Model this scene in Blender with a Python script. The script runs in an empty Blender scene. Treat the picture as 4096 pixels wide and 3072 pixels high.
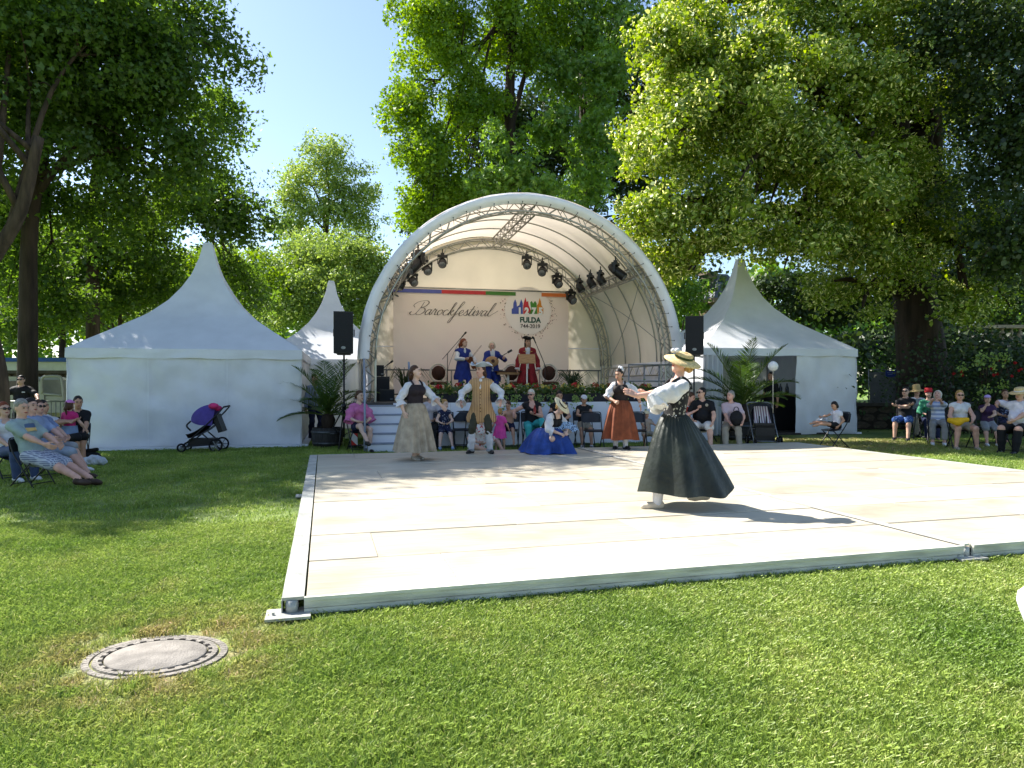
import bpy, bmesh, math, random
import numpy as np
from mathutils import Vector, Matrix

SC = bpy.context.scene
COL = SC.collection
rnd = random.Random(7)
RNG = np.random.default_rng(11)
PI = math.pi
R = math.radians

# ------------------------------------------------------------------ camera, sky, sun, exposure
F = 2752.0            # focal length in photo pixels (4096 wide)
CH = 1.48             # camera height
cam_d = bpy.data.cameras.new('camera'); cam = bpy.data.objects.new('camera', cam_d)
COL.objects.link(cam); SC.camera = cam
cam.location = (0, 0, CH); cam.rotation_euler = (R(90), 0, 0)
cam_d.sensor_width = 36.0; cam_d.lens = F/4096*36.0
cam_d.clip_start = 0.05; cam_d.clip_end = 2000

SUN_EL, SUN_AZ = 46.0, -60.0      # azimuth clockwise from +Y
sd = Vector((math.sin(R(SUN_AZ))*math.cos(R(SUN_EL)), math.cos(R(SUN_AZ))*math.cos(R(SUN_EL)), math.sin(R(SUN_EL))))
W = bpy.data.worlds.new('World'); SC.world = W; W.use_nodes = True
nt = W.node_tree; nt.nodes.clear()
sky = nt.nodes.new('ShaderNodeTexSky'); sky.sky_type = 'NISHITA'; sky.sun_disc = False
sky.sun_elevation = R(SUN_EL); sky.sun_rotation = R(SUN_AZ)
sky.air_density = 1.0; sky.dust_density = 0.7; sky.ozone_density = 1.4; sky.altitude = 200
bg = nt.nodes.new('ShaderNodeBackground'); bg.inputs['Strength'].default_value = 0.092
wo = nt.nodes.new('ShaderNodeOutputWorld')
nt.links.new(sky.outputs[0], bg.inputs['Color']); nt.links.new(bg.outputs[0], wo.inputs['Surface'])
sun_d = bpy.data.lights.new('sun', 'SUN'); sun_d.energy = 5.0; sun_d.angle = R(0.53); sun_d.color = (1.0, 0.955, 0.88)
sun = bpy.data.objects.new('sun', sun_d); COL.objects.link(sun)
sun.rotation_euler = sd.to_track_quat('Z', 'Y').to_euler(); sun.location = (-30, 20, 40)
SC.view_settings.view_transform = 'Standard'; SC.view_settings.look = 'None'
SC.view_settings.exposure = 1.4; SC.view_settings.gamma = 1.0; SC.view_settings.use_curve_mapping = False
SC.render.engine = 'CYCLES'
SC.cycles.use_denoising = True; SC.cycles.max_bounces = 8; SC.cycles.transparent_max_bounces = 8
SC.cycles.diffuse_bounces = 4; SC.cycles.transmission_bounces = 6; SC.cycles.caustics_reflective = False; SC.cycles.caustics_refractive = False
SC.cycles.sample_clamp_indirect = 6.0

# ------------------------------------------------------------------ photo-pixel helpers (world points at a known depth)
def P(px, py, Y): return ((px-2048)/F*Y, Y, CH-(py-1536)/F*Y)
def G(px, Y, z=0.0): return ((px-2048)/F*Y, Y, z)

# ------------------------------------------------------------------ materials
def lin(c):
    if isinstance(c, str):
        c = c.lstrip('#'); c = [int(c[i:i+2], 16)/255 for i in (0, 2, 4)]
    return tuple((x/12.92 if x <= 0.04045 else ((x+0.055)/1.055)**2.4) for x in c)
_mc = {}
def M(name, col, rough=0.6, var=0.12, scale=6.0, bump=0.0, bscale=60.0, metal=0.0, spec=0.3, trans=0.0, stretch=(1,1,1), col2=None, detail=4.0):
    """procedural material: base colour mottled by noise, optional bump and translucency"""
    if name in _mc: return _mc[name]
    m = bpy.data.materials.new(name); m.use_nodes = True; _mc[name] = m
    t = m.node_tree; n = t.nodes; b = n['Principled BSDF']; out = n['Material Output']
    c = lin(col) if isinstance(col, str) else col
    c2 = (lin(col2) if isinstance(col2, str) else col2) if col2 else tuple(x*(1-var*1.6) for x in c)
    c1 = c if col2 else tuple(min(1, x*(1+var*0.6)) for x in c)
    tc = n.new('ShaderNodeTexCoord'); mp = n.new('ShaderNodeMapping'); mp.inputs['Scale'].default_value = stretch
    no = n.new('ShaderNodeTexNoise'); no.inputs['Scale'].default_value = scale; no.inputs['Detail'].default_value = detail
    rp = n.new('ShaderNodeValToRGB'); rp.color_ramp.elements[0].position = 0.32; rp.color_ramp.elements[1].position = 0.68
    rp.color_ramp.elements[0].color = (*c2, 1); rp.color_ramp.elements[1].color = (*c1, 1)
    t.links.new(tc.outputs['Object'], mp.inputs[0]); t.links.new(mp.outputs[0], no.inputs['Vector'])
    t.links.new(no.outputs[0], rp.inputs[0]); t.links.new(rp.outputs[0], b.inputs['Base Color'])
    b.inputs['Roughness'].default_value = rough; b.inputs['Metallic'].default_value = metal
    b.inputs['Specular IOR Level'].default_value = spec
    bp = None
    if bump:
        n2 = n.new('ShaderNodeTexNoise'); n2.inputs['Scale'].default_value = bscale; n2.inputs['Detail'].default_value = 3
        bp = n.new('ShaderNodeBump'); bp.inputs['Strength'].default_value = min(1, bump); bp.inputs['Distance'].default_value = 0.02*max(1, bump)
        t.links.new(mp.outputs[0], n2.inputs['Vector']); t.links.new(n2.outputs[0], bp.inputs['Height']); t.links.new(bp.outputs[0], b.inputs['Normal'])
    if trans:
        tr = n.new('ShaderNodeBsdfTranslucent'); mx = n.new('ShaderNodeMixShader'); mx.inputs[0].default_value = trans
        t.links.new(rp.outputs[0], tr.inputs[0]); t.links.new(b.outputs[0], mx.inputs[1]); t.links.new(tr.outputs[0], mx.inputs[2])
        t.links.new(mx.outputs[0], out.inputs[0])
    return m
def leafmat(name, dark, light, trans=0.4, tcol=1.35, rough=0.45, gloss=0.06, yellow=None):
    """leaf: per-leaf tint from the 'lv' attribute, translucent"""
    m = bpy.data.materials.new(name); m.use_nodes = True
    t = m.node_tree; n = t.nodes; n.clear(); out = n.new('ShaderNodeOutputMaterial')
    at = n.new('ShaderNodeAttribute'); at.attribute_name = 'lv'
    rp = n.new('ShaderNodeValToRGB'); rp.color_ramp.elements[0].color = (*dark, 1); rp.color_ramp.elements[1].color = (*light, 1)
    if yellow:
        rp.color_ramp.elements[1].position = 0.8
        e = rp.color_ramp.elements.new(0.86); e.color = (*yellow, 1)
    df = n.new('ShaderNodeBsdfDiffuse'); tl = n.new('ShaderNodeBsdfTranslucent'); gl = n.new('ShaderNodeBsdfGlossy'); gl.inputs['Roughness'].default_value = rough
    hs = n.new('ShaderNodeHueSaturation'); hs.inputs['Value'].default_value = tcol; hs.inputs['Saturation'].default_value = 1.1; hs.inputs['Hue'].default_value = 0.485
    m1 = n.new('ShaderNodeMixShader'); m1.inputs[0].default_value = trans
    m2 = n.new('ShaderNodeMixShader'); m2.inputs[0].default_value = gloss
    L = t.links.new
    ti = n.new('ShaderNodeAttribute'); ti.attribute_type = 'INSTANCER'; ti.attribute_name = 'tint'; ad = n.new('ShaderNodeMath'); ad.operation = 'ADD'; ad.use_clamp = True
    L(at.outputs['Fac'], ad.inputs[0]); L(ti.outputs['Fac'], ad.inputs[1]); L(ad.outputs[0], rp.inputs[0]); L(rp.outputs[0], df.inputs[0]); L(rp.outputs[0], hs.inputs['Color']); L(hs.outputs[0], tl.inputs[0])
    L(df.outputs[0], m1.inputs[1]); L(tl.outputs[0], m1.inputs[2]); L(m1.outputs[0], m2.inputs[1]); L(gl.outputs[0], m2.inputs[2]); L(m2.outputs[0], out.inputs[0])
    return m

# ------------------------------------------------------------------ objects
def tag(o, label=None, cat=None, group=None, kind=None):
    if label: o['label'] = label
    if cat: o['category'] = cat
    if group: o['group'] = group
    if kind: o['kind'] = kind
    return o
def thing(name, label, cat, loc=(0,0,0), rz=0.0, group=None):
    o = bpy.data.objects.new(name, None); COL.objects.link(o); o.empty_display_size = 0.2
    o.location = loc; o.rotation_euler = (0, 0, rz)
    return tag(o, label, cat, group)
def link(name, me, mat, parent=None, loc=None, rz=None):
    o = bpy.data.objects.new(name, me); COL.objects.link(o)
    if mat is not None and len(me.materials) == 0: me.materials.append(mat)
    if parent is not None: o.parent = parent
    if loc is not None: o.location = loc
    if rz is not None: o.rotation_euler = (0, 0, rz)
    return o
def mesh_np(name, V, Fc, smooth=False, lv=None):
    """mesh from arrays; Fc is (m,k) with constant k"""
    V = np.asarray(V, np.float32); Fc = np.asarray(Fc, np.int32); m_, k = Fc.shape
    me = bpy.data.meshes.new(name)
    me.vertices.add(len(V)); me.vertices.foreach_set('co', V.ravel())
    me.loops.add(m_*k); me.loops.foreach_set('vertex_index', Fc.ravel())
    me.polygons.add(m_); me.polygons.foreach_set('loop_start', np.arange(m_, dtype=np.int32)*k)
    if smooth: me.polygons.foreach_set('use_smooth', np.ones(m_, dtype=bool))
    if lv is not None:
        a = me.attributes.new('lv', 'FLOAT', 'POINT'); a.data.foreach_set('value', np.asarray(lv, np.float32))
    me.update(calc_edges=True)
    return me
def copy_tree(o, parent=None):
    c = o.copy(); COL.objects.link(c); c.parent = parent
    for ch in [x for x in o.children]: copy_tree(ch, c)
    return c

class MB:
    """collects shapes into one mesh"""
    def __init__(s): s.v = []; s.f = []
    def add(s, vs, fs):
        k = len(s.v); s.v += [tuple(x) for x in vs]; s.f += [tuple(i+k for i in f) for f in fs]; return s
    def box(s, c, d, rz=0.0, m=None):
        x, y, z = [q/2 for q in d]
        pts = [(a*x, b*y, e*z) for e in (-1, 1) for a, b in ((-1,-1),(1,-1),(1,1),(-1,1))]
        if m is None: m = Matrix.Rotation(rz, 3, 'Z')
        pts = [tuple((m @ Vector(p)) + Vector(c)) for p in pts]
        return s.add(pts, [(3,2,1,0),(4,5,6,7),(0,1,5,4),(1,2,6,5),(2,3,7,6),(3,0,4,7)])
    def bar(s, a, b, w, h=None, up=(0,0,1)):
        a = Vector(a); b = Vector(b); d = b-a; L = d.length
        if L < 1e-6: return s
        d.normalize(); u = Vector(up)
        if abs(d.dot(u)) > 0.98: u = Vector((0,1,0))
        x = d.cross(u).normalized(); y = x.cross(d)
        m = Matrix((x, d, y)).transposed()
        return s.box((a+b)/2, (w, L, h or w), m=m)
    def tube(s, pts, r, n=8, cap=True):
        pts = [Vector(p) for p in pts]; k = len(pts)
        rs = list(r) if hasattr(r, '__len__') else [r]*k
        d = (pts[1]-pts[0]).normalized(); u = Vector((0,0,1)) if abs(d.z) < 0.9 else Vector((1,0,0))
        x = d.cross(u).normalized(); vs = []
        for i, p in enumerate(pts):
            if i == 0: t = pts[1]-pts[0]
            elif i == k-1: t = pts[-1]-pts[-2]
            else: t = pts[i+1]-pts[i-1]
            t.normalize(); x = (x - t*x.dot(t)).normalized(); y = t.cross(x)
            for j in range(n):
                a = 2*PI*j/n; vs.append(p + (x*math.cos(a)+y*math.sin(a))*rs[i])
        fs = [(i*n+j, i*n+(j+1)%n, (i+1)*n+(j+1)%n, (i+1)*n+j) for i in range(k-1) for j in range(n)]
        if cap: fs += [tuple(range(n-1, -1, -1)), tuple(range((k-1)*n, k*n))]
        return s.add(vs, fs)
    def lathe(s, prof, n=16, c=(0,0,0), m=None, sx=1, sy=1):
        vs = []
        for r_, z in prof:
            for j in range(n):
                a = 2*PI*j/n; p = Vector((r_*math.cos(a)*sx, r_*math.sin(a)*sy, z))
                if m is not None: p = m @ p
                vs.append(p+Vector(c))
        k = len(prof)
        fs = [(i*n+j, i*n+(j+1)%n, (i+1)*n+(j+1)%n, (i+1)*n+j) for i in range(k-1) for j in range(n)]
        fs += [tuple(range(n-1, -1, -1)), tuple(range((k-1)*n, k*n))]
        return s.add(vs, fs)
    def ell(s, c, r, nu=12, nv=8, m=None):
        prof = [(max(1e-4, math.sin(PI*i/nv)), -math.cos(PI*i/nv)) for i in range(nv+1)]
        vs = []
        for q, z in prof:
            for j in range(nu):
                a = 2*PI*j/nu; p = Vector((q*math.cos(a)*r[0], q*math.sin(a)*r[1], z*r[2]))
                if m is not None: p = m @ p
                vs.append(p+Vector(c))
        fs = [(i*nu+j, i*nu+(j+1)%nu, (i+1)*nu+(j+1)%nu, (i+1)*nu+j) for i in range(nv) for j in range(nu)]
        return s.add(vs, fs)
    def prism(s, poly, y0, y1, f=None):
        """extrude an (x,z) outline from y0 to y1"""
        n = len(poly); vs = [(x, y0, z) for x, z in poly] + [(x, y1, z) for x, z in poly]
        if f: vs = [f(Vector(v)) for v in vs]
        fs = [tuple(range(n)), tuple(range(2*n-1, n-1, -1))] + [(i, i+n, (i+1)%n+n, (i+1)%n) for i in range(n)]
        return s.add(vs, fs)
    def grid(s, fn, nu, nv, closed=False):
        nu1 = nu if closed else nu+1
        vs = [fn(i/nu, j/nv) for j in range(nv+1) for i in range(nu1)]
        fs = []
        for j in range(nv):
            for i in range(nu):
                a = j*nu1+i; b = j*nu1+(i+1) % nu1 if closed else a+1
                fs.append((a, b, b+nu1, a+nu1))
        return s.add(vs, fs)
    def mesh(s, name, smooth=False):
        me = bpy.data.meshes.new(name); me.from_pydata(s.v, [], s.f)
        if smooth: me.polygons.foreach_set('use_smooth', np.ones(len(me.polygons), dtype=bool))
        me.update(); return me
    def build(s, name, mat, parent=None, smooth=False, loc=None, rz=None):
        return link(name, s.mesh(name, smooth), mat, parent, loc, rz)

def cr(pts, n=6):
    """Catmull-Rom through points (any dimension)"""
    p = [np.array(q, float) for q in pts]; p = [2*p[0]-p[1]] + p + [2*p[-1]-p[-2]]; out = []
    for i in range(1, len(p)-2):
        for k in range(n):
            t = k/n; a, b, c, d = p[i-1:i+3]
            out.append(0.5*((2*b)+(-a+c)*t+(2*a-5*b+4*c-d)*t*t+(-a+3*b-3*c+d)*t**3))
    out.append(p[-2]); return [tuple(q) for q in out]
def noise3(x, y, z, seed=0):
    """cheap smooth pseudo-noise from sines, about -1..1"""
    r_ = random.Random(seed); s = 0
    for i in range(5):
        a, b, c, d = [r_.uniform(-1.7, 1.7) for _ in range(4)]
        s = s + np.sin(a*x*(1+i*0.6)+b*y*(1+i*0.6)+c*z*(1+i*0.6)+d*4)
    return s/3.2

# ================================================================== LAWN
DRY = [((-1.93, 3.735), 0.95, 0.9), ((8.2, 17.0), 3.2, 1.0), ((4.8, 17.6), 2.2, 0.8), ((11.0, 16.2), 2.0, 0.7)]   # worn, dry patches
def turf_nodes(t, fac_out=None):
    n = t.nodes; L = t.links.new
    g = n.new('ShaderNodeNewGeometry')
    def noise(s, d=3.0):
        q = n.new('ShaderNodeTexNoise'); q.inputs['Scale'].default_value = s; q.inputs['Detail'].default_value = d; L(g.outputs['Position'], q.inputs['Vector']); return q.outputs[0]
    r1 = n.new('ShaderNodeValToRGB'); e = r1.color_ramp.elements
    e[0].position = 0.3; e[0].color = (0.135, 0.235, 0.034, 1); e[1].position = 0.66; e[1].color = (0.295, 0.39, 0.085, 1)
    L(noise(0.9, 5), r1.inputs[0])
    # dry mask
    acc = None
    for (cx, cy), rad, st in DRY:
        d = n.new('ShaderNodeVectorMath'); d.operation = 'DISTANCE'; d.inputs[1].default_value = (cx, cy, 0); L(g.outputs['Position'], d.inputs[0])
        mr = n.new('ShaderNodeMapRange'); mr.inputs[1].default_value = rad*0.45; mr.inputs[2].default_value = rad; mr.inputs[3].default_value = st; mr.inputs[4].default_value = 0; L(d.outputs['Value'], mr.inputs[0])
        if acc is None: acc = mr.outputs[0]
        else:
            m = n.new('ShaderNodeMath'); m.operation = 'MAXIMUM'; L(acc, m.inputs[0]); L(mr.outputs[0], m.inputs[1]); acc = m.outputs[0]
    mr2 = n.new('ShaderNodeMapRange'); mr2.inputs[1].default_value = 0.56; mr2.inputs[2].default_value = 0.72; mr2.inputs[3].default_value = 0; mr2.inputs[4].default_value = 0.25; L(noise(1.7, 6), mr2.inputs[0])
    nn = n.new('ShaderNodeMapRange'); nn.inputs[1].default_value = 0.3; nn.inputs[2].default_value = 0.6; L(noise(5.0, 4), nn.inputs[0])
    mu = n.new('ShaderNodeMath'); mu.operation = 'MULTIPLY'; L(acc, mu.inputs[0]); L(nn.outputs[0], mu.inputs[1])
    mm = n.new('ShaderNodeMath'); mm.operation = 'MAXIMUM'; L(mu.outputs[0], mm.inputs[0]); L(mr2.outputs[0], mm.inputs[1])
    return r1.outputs[0], mm.outputs[0], noise
def turf_mat(name, blades):
    m = bpy.data.materials.new(name); m.use_nodes = True; t = m.node_tree; n = t.nodes; L = t.links.new
    b = n['Principled BSDF']; out = n['Material Output']
    base, dry, noise = turf_nodes(t)
    mx = n.new('ShaderNodeMix'); mx.data_type = 'RGBA'; L(dry, mx.inputs['Factor']); L(base, mx.inputs['A']); mx.inputs['B'].default_value = (0.36, 0.31, 0.13, 1)
    b.inputs['Roughness'].default_value = 0.6; b.inputs['Specular IOR Level'].default_value = 0.2
    if blades:
        at = n.new('ShaderNodeAttribute'); at.attribute_name = 'lv'
        r = n.new('ShaderNodeValToRGB'); e = r.color_ramp.elements; e[0].color = (0.75, 0.8, 0.6, 1); e[1].color = (1.45, 1.35, 1.3, 1); e[1].position = 0.88
        k = e.new(0.9); k.color = (2.1, 1.55, 3.0, 1)
        L(at.outputs['Fac'], r.inputs[0])
        ml = n.new('ShaderNodeMix'); ml.data_type = 'RGBA'; ml.blend_type = 'MULTIPLY'; ml.inputs['Factor'].default_value = 1; L(mx.outputs['Result'], ml.inputs['A']); L(r.outputs[0], ml.inputs['B'])
        L(ml.outputs['Result'], b.inputs['Base Color']); b.inputs['Roughness'].default_value = 0.42; b.inputs['Specular IOR Level'].default_value = 0.3
        tl = n.new('ShaderNodeBsdfTranslucent'); L(ml.outputs['Result'], tl.inputs[0])
        ms = n.new('ShaderNodeMixShader'); ms.inputs[0].default_value = 0.35; L(b.outputs[0], ms.inputs[1]); L(tl.outputs[0], ms.inputs[2]); L(ms.outputs[0], out.inputs[0])
    else:
        f = n.new('ShaderNodeMix'); f.data_type = 'RGBA'; f.blend_type = 'MULTIPLY'; f.inputs['Factor'].default_value = 0.9
        rr = n.new('ShaderNodeValToRGB'); rr.color_ramp.elements[0].position = 0.3; rr.color_ramp.elements[0].color = (0.25, 0.26, 0.22, 1); rr.color_ramp.elements[1].position = 0.7
        L(noise(38, 4), rr.inputs[0]); L(mx.outputs['Result'], f.inputs['A']); L(rr.outputs[0], f.inputs['B']); L(f.outputs['Result'], b.inputs['Base Color'])
        bp = n.new('ShaderNodeBump'); bp.inputs['Strength'].default_value = 0.6; bp.inputs['Distance'].default_value = 0.05; L(noise(60, 4), bp.inputs['Height']); L(bp.outputs[0], b.inputs['Normal'])
    return m
MAT_TURF = turf_mat('turf_soil', False); MAT_BLADE = turf_mat('grass_blade', True)
lawn = MB().add([(-400,-60,0),(400,-60,0),(400,700,0),(-400,700,0)], [(0,1,2,3)]).build('lawn', MAT_TURF)
tag(lawn, 'green summer lawn with dry worn patches', 'lawn', kind='structure')

DK_Y = R(15.3); DK_O = (-1.32, 4.37); DK_W, DK_D, DK_H = 10.62, 9.05, 0.13
def to_deck(X, Y):
    dx, dy = X-DK_O[0], Y-DK_O[1]
    return dx*np.cos(DK_Y)+dy*np.sin(DK_Y), -dx*np.sin(DK_Y)+dy*np.cos(DK_Y)
MH = (-1.93, 3.735, 0.37)    # manhole cover centre and radius
def grass_tuft(k, nb, h, spread, seed):
    g = np.random.default_rng(seed); V = []; Fc = []; lv = []
    for i in range(nb):
        a = g.uniform(0, 2*PI); rr = spread*math.sqrt(g.uniform()); x, y = rr*math.cos(a), rr*math.sin(a)
        hh = h*g.uniform(0.45, 1.25); w = g.uniform(0.0016, 0.0032)*k; d = g.uniform(0, 2*PI); bend = hh*g.uniform(0.25, 1.15)
        dx, dy = math.cos(d), math.sin(d); sx, sy = -dy*w, dx*w; q = len(V)
        V += [(x-sx, y-sy, -0.004), (x+sx, y+sy, -0.004), (x-sx*.8+dx*bend*.35, y-sy*.8+dy*bend*.35, hh*.62), (x+sx*.8+dx*bend*.35, y+sy*.8+dy*bend*.35, hh*.62), (x+dx*bend, y+dy*bend, hh*g.uniform(.75, 1.05)), (x+dx*bend+sx*.1, y+dy*bend+sy*.1, hh)]
        Fc += [(q, q+1, q+3, q+2), (q+2, q+3, q+5, q+4)]
        c = g.uniform(0, 0.86) if g.uniform() > 0.065 else g.uniform(0.9, 1.0); lv += [c]*6
    o = bpy.data.objects.new('grass_tuft', mesh_np('grass_tuft', V, Fc, False, lv)); o.data.materials.append(MAT_BLADE); return o
tufts = bpy.data.collections.new('grass_tufts')
for i in range(6): tufts.objects.link(grass_tuft(1.0, 120, 0.034, 0.085, 100+i))
tufts_far = bpy.data.collections.new('grass_tufts_far')
for i in range(4): tufts_far.objects.link(grass_tuft(2.4, 80, 0.045, 0.2, 200+i))
def scatter(name, pts, coll, smin, smax, seed, label):
    me = bpy.data.meshes.new(name); me.vertices.add(len(pts)); me.vertices.foreach_set('co', np.asarray(pts, np.float32).ravel()); me.update()
    o = bpy.data.objects.new(name, me); COL.objects.link(o); me.materials.append(MAT_BLADE)
    ng = bpy.data.node_groups.new(name, 'GeometryNodeTree'); ng.interface.new_socket('Geometry', in_out='INPUT', socket_type='NodeSocketGeometry'); ng.interface.new_socket('Geometry', in_out='OUTPUT', socket_type='NodeSocketGeometry')
    N = ng.nodes; L = ng.links.new
    gi = N.new('NodeGroupInput'); go = N.new('NodeGroupOutput'); ip = N.new('GeometryNodeInstanceOnPoints'); ci = N.new('GeometryNodeCollectionInfo')
    ci.inputs['Collection'].default_value = coll; ci.inputs['Separate Children'].default_value = True; ci.inputs['Reset Children'].default_value = True
    ip.inputs['Pick Instance'].default_value = True
    ri = N.new('FunctionNodeRandomValue'); ri.data_type = 'INT'; ri.inputs['Min'].default_value = 0; ri.inputs['Max'].default_value = len(coll.objects)-1; ri.inputs['Seed'].default_value = seed
    rr = N.new('FunctionNodeRandomValue'); rr.data_type = 'FLOAT_VECTOR'; rr.inputs[0].default_value = (-.12, -.12, 0); rr.inputs[1].default_value = (.12, .12, 6.28); rr.inputs['Seed'].default_value = seed+1
    rs = N.new('FunctionNodeRandomValue'); rs.data_type = 'FLOAT'; rs.inputs[2].default_value = smin; rs.inputs[3].default_value = smax; rs.inputs['Seed'].default_value = seed+2
    L(gi.outputs[0], ip.inputs['Points']); L(ci.outputs[0], ip.inputs['Instance']); L(ri.outputs[2], ip.inputs['Instance Index']); L(rr.outputs[0], ip.inputs['Rotation']); L(rs.outputs[1], ip.inputs['Scale']); L(ip.outputs[0], go.inputs[0])
    o.modifiers.new('scatter', 'NODES').node_group = ng
    return tag(o, label, 'grass', kind='stuff')
def lawn_points(y0, y1, step, seed, edge=0.02, thin=0.0):
    g = np.random.default_rng(seed); pts = []
    for y in np.arange(y0, y1, step):
        w = y*0.78+0.6; x = np.arange(-w, w, step); pts.append(np.stack([x, np.full_like(x, y)], 1))
    p = np.concatenate(pts); p += g.uniform(-step*.55, step*.55, p.shape)
    u, v = to_deck(p[:,0], p[:,1]); inside = (u > -0.16-edge) & (u < DK_W+edge) & (v > 0.02-edge) & (v < DK_D+edge)
    mh = np.hypot(p[:,0]-MH[0], (p[:,1]-MH[1])/.82) < MH[2]+0.035
    plate = np.zeros(len(p), bool)
    for pu, pv in ((-.095, -.01), (DK_W/2, 0), (-.095, 4.77)): plate |= (np.abs(u-pu) < .2) & (np.abs(v-pv) < .16)
    keep = ~(inside | mh | plate)
    if thin: keep &= g.uniform(size=len(p)) > thin
    # worn ground round the manhole and under the right-hand chairs carries fewer blades
    dm = np.hypot(p[:,0]-MH[0], p[:,1]-MH[1]); keep &= ~((dm < 0.75) & (g.uniform(size=len(p)) < 0.45*(0.8-dm)/0.4))
    p = p[keep]; return np.concatenate([p, np.zeros((len(p), 1))], 1)
scatter('near_grass', lawn_points(2.3, 7.2, 0.072, 5), tufts, 0.7, 1.25, 3, 'short lawn grass around the dance floor in the foreground')
scatter('far_grass', lawn_points(7.0, 18.5, 0.2, 6), tufts_far, 0.6, 1.0, 9, 'lawn grass farther back among the seats and tents')

# ================================================================== MANHOLE COVER
m_conc = M('manhole_concrete', '#8a847c', 0.85, 0.22, 9, 0.4, 90); m_iron = M('manhole_iron', '#8d867c', 0.7, 0.25, 14, 0.5, 120, spec=0.4)
m_dark = M('dark_gap', '#0b0a09', 0.9, 0.1)
mh = thing('manhole_cover', 'round concrete and iron manhole cover set in the grass', 'manhole cover', (MH[0], MH[1], -.012), 0.0)
mh.scale = (1, .82, 1)
r0 = MH[2]
MB().lathe([(r0*.70, 0.0), (r0*.70, 0.022), (r0*.68, 0.026), (0.001, 0.028)], 48).build('concrete_disc', m_conc, mh, True)
q = MB()
def ringprof(a, b, z): q.grid(lambda u, v: ((a+(b-a)*(0,0.08,.92,1)[int(round(v*3))])*math.cos(2*PI*u), (a+(b-a)*(0,0.08,.92,1)[int(round(v*3))])*math.sin(2*PI*u), (z-.014, z, z, z-.014)[int(round(v*3))]), 64, 3, True)
ringprof(r0*.715, r0*.86, .024); ringprof(r0*.885, r0*1.0, .020)
for i in range(56):
    a = 2*PI*i/56
    for ra, rb, off in ((.80, .845, 0), (.90, .985, .5)):
        a2 = a+off*2*PI/56; m3 = Matrix.Rotation(a2, 3, 'Z'); q.box(m3 @ Vector((r0*(ra+rb)/2, 0, .0235 if ra < .85 else .0195)), (r0*(rb-ra), .010, .003), m=m3)
q.build('iron_ring', m_iron, mh)
MB().lathe([(r0*1.005, .002), (r0*1.005, .010), (.001, .0101)], 48).build('frame', m_dark, mh)
_vs = MB().box((0, 0, 0), (.02, .034, .008)).mesh('vent_slot')
for i in range(24):
    a = 2*PI*(i+.5)/24; m3 = Matrix.Rotation(a, 3, 'Z'); o = link('vent_slot', _vs, m_dark, mh); o.location = m3 @ Vector((r0*.745, 0, .0215)); o.rotation_euler = (0, 0, a)

# ================================================================== DANCE FLOOR
def wood_mat():
    m = M('floor_panel', (0.60, 0.52, 0.40), 0.42, 0.1, 3.0, 0.0, spec=0.35)
    t = m.node_tree; n = t.nodes; L = t.links.new; b = n['Principled BSDF']
    tc = n.new('ShaderNodeTexCoord'); mp = n.new('ShaderNodeMapping'); mp.inputs['Scale'].default_value = (0.55, 14, 1)
    oi = n.new('ShaderNodeObjectInfo'); ad = n.new('ShaderNodeVectorMath'); ad.operation = 'ADD'; L(tc.outputs['Object'], ad.inputs[0])
    cb = n.new('ShaderNodeCombineXYZ'); mu = n.new('ShaderNodeMath'); mu.operation = 'MULTIPLY'; mu.inputs[1].default_value = 37; L(oi.outputs['Random'], mu.inputs[0]); L(mu.outputs[0], cb.inputs[0]); L(mu.outputs[0], cb.inputs[1]); L(cb.outputs[0], ad.inputs[1])
    L(ad.outputs[0], mp.inputs[0])
    no = n.new('ShaderNodeTexNoise'); no.inputs['Scale'].default_value = 3.5; no.inputs['Detail'].default_value = 6; L(mp.outputs[0], no.inputs['Vector'])
    rp = n.new('ShaderNodeValToRGB'); rp.color_ramp.elements[0].position = .28; rp.color_ramp.elements[0].color = (.43, .375, .28, 1); rp.color_ramp.elements[1].position = .6; rp.color_ramp.elements[1].color = (.54, .495, .395, 1)
    L(no.outputs[0], rp.inputs[0])
    mx = n.new('ShaderNodeMix'); mx.data_type = 'RGBA'; mx.blend_type = 'MULTIPLY'; mx.inputs['Factor'].default_value = 1
    r2 = n.new('ShaderNodeMapRange'); r2.inputs[3].default_value = .86; r2.inputs[4].default_value = 1.05; L(oi.outputs['Random'], r2.inputs[0])
    L(rp.outputs[0], mx.inputs['A']); L(r2.outputs[0], mx.inputs['B'])
    # scuffs
    n3 = n.new('ShaderNodeTexNoise'); n3.inputs['Scale'].default_value = 1.3; n3.inputs['Detail'].default_value = 8; L(ad.outputs[0], n3.inputs['Vector'])
    r3 = n.new('ShaderNodeValToRGB'); r3.color_ramp.elements[0].position = .3; r3.color_ramp.elements[0].color = (.74, .73, .71, 1); r3.color_ramp.elements[1].position = .5
    L(n3.outputs[0], r3.inputs[0])
    m2 = n.new('ShaderNodeMix'); m2.data_type = 'RGBA'; m2.blend_type = 'MULTIPLY'; m2.inputs['Factor'].default_value = 1; L(mx.outputs['Result'], m2.inputs['A']); L(r3.outputs[0], m2.inputs['B'])
    L(m2.outputs['Result'], b.inputs['Base Color'])
    return m
m_wood = wood_mat()
m_alu = M('weathered_aluminium', '#b2b2ab', 0.5, 0.2, 5, 0.25, 40, metal=0.25, spec=0.5, stretch=(1,1,1))
m_alud = M('floor_fascia', '#d2d1c2', 0.5, 0.2, 7, 0.3, 60, metal=0.0, spec=0.4, stretch=(.4,1,3))
m_strip = M('pale_strip', '#c9c8c2', 0.4, 0.1, 8, metal=0.2)
dk = thing('dance_floor', 'large pale wooden dance floor on an aluminium frame lying on the lawn', 'dance floor', (DK_O[0], DK_O[1], 0), DK_Y)
rows = 10; rw = DK_D/rows; half = DK_W/2
pm = {}
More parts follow.
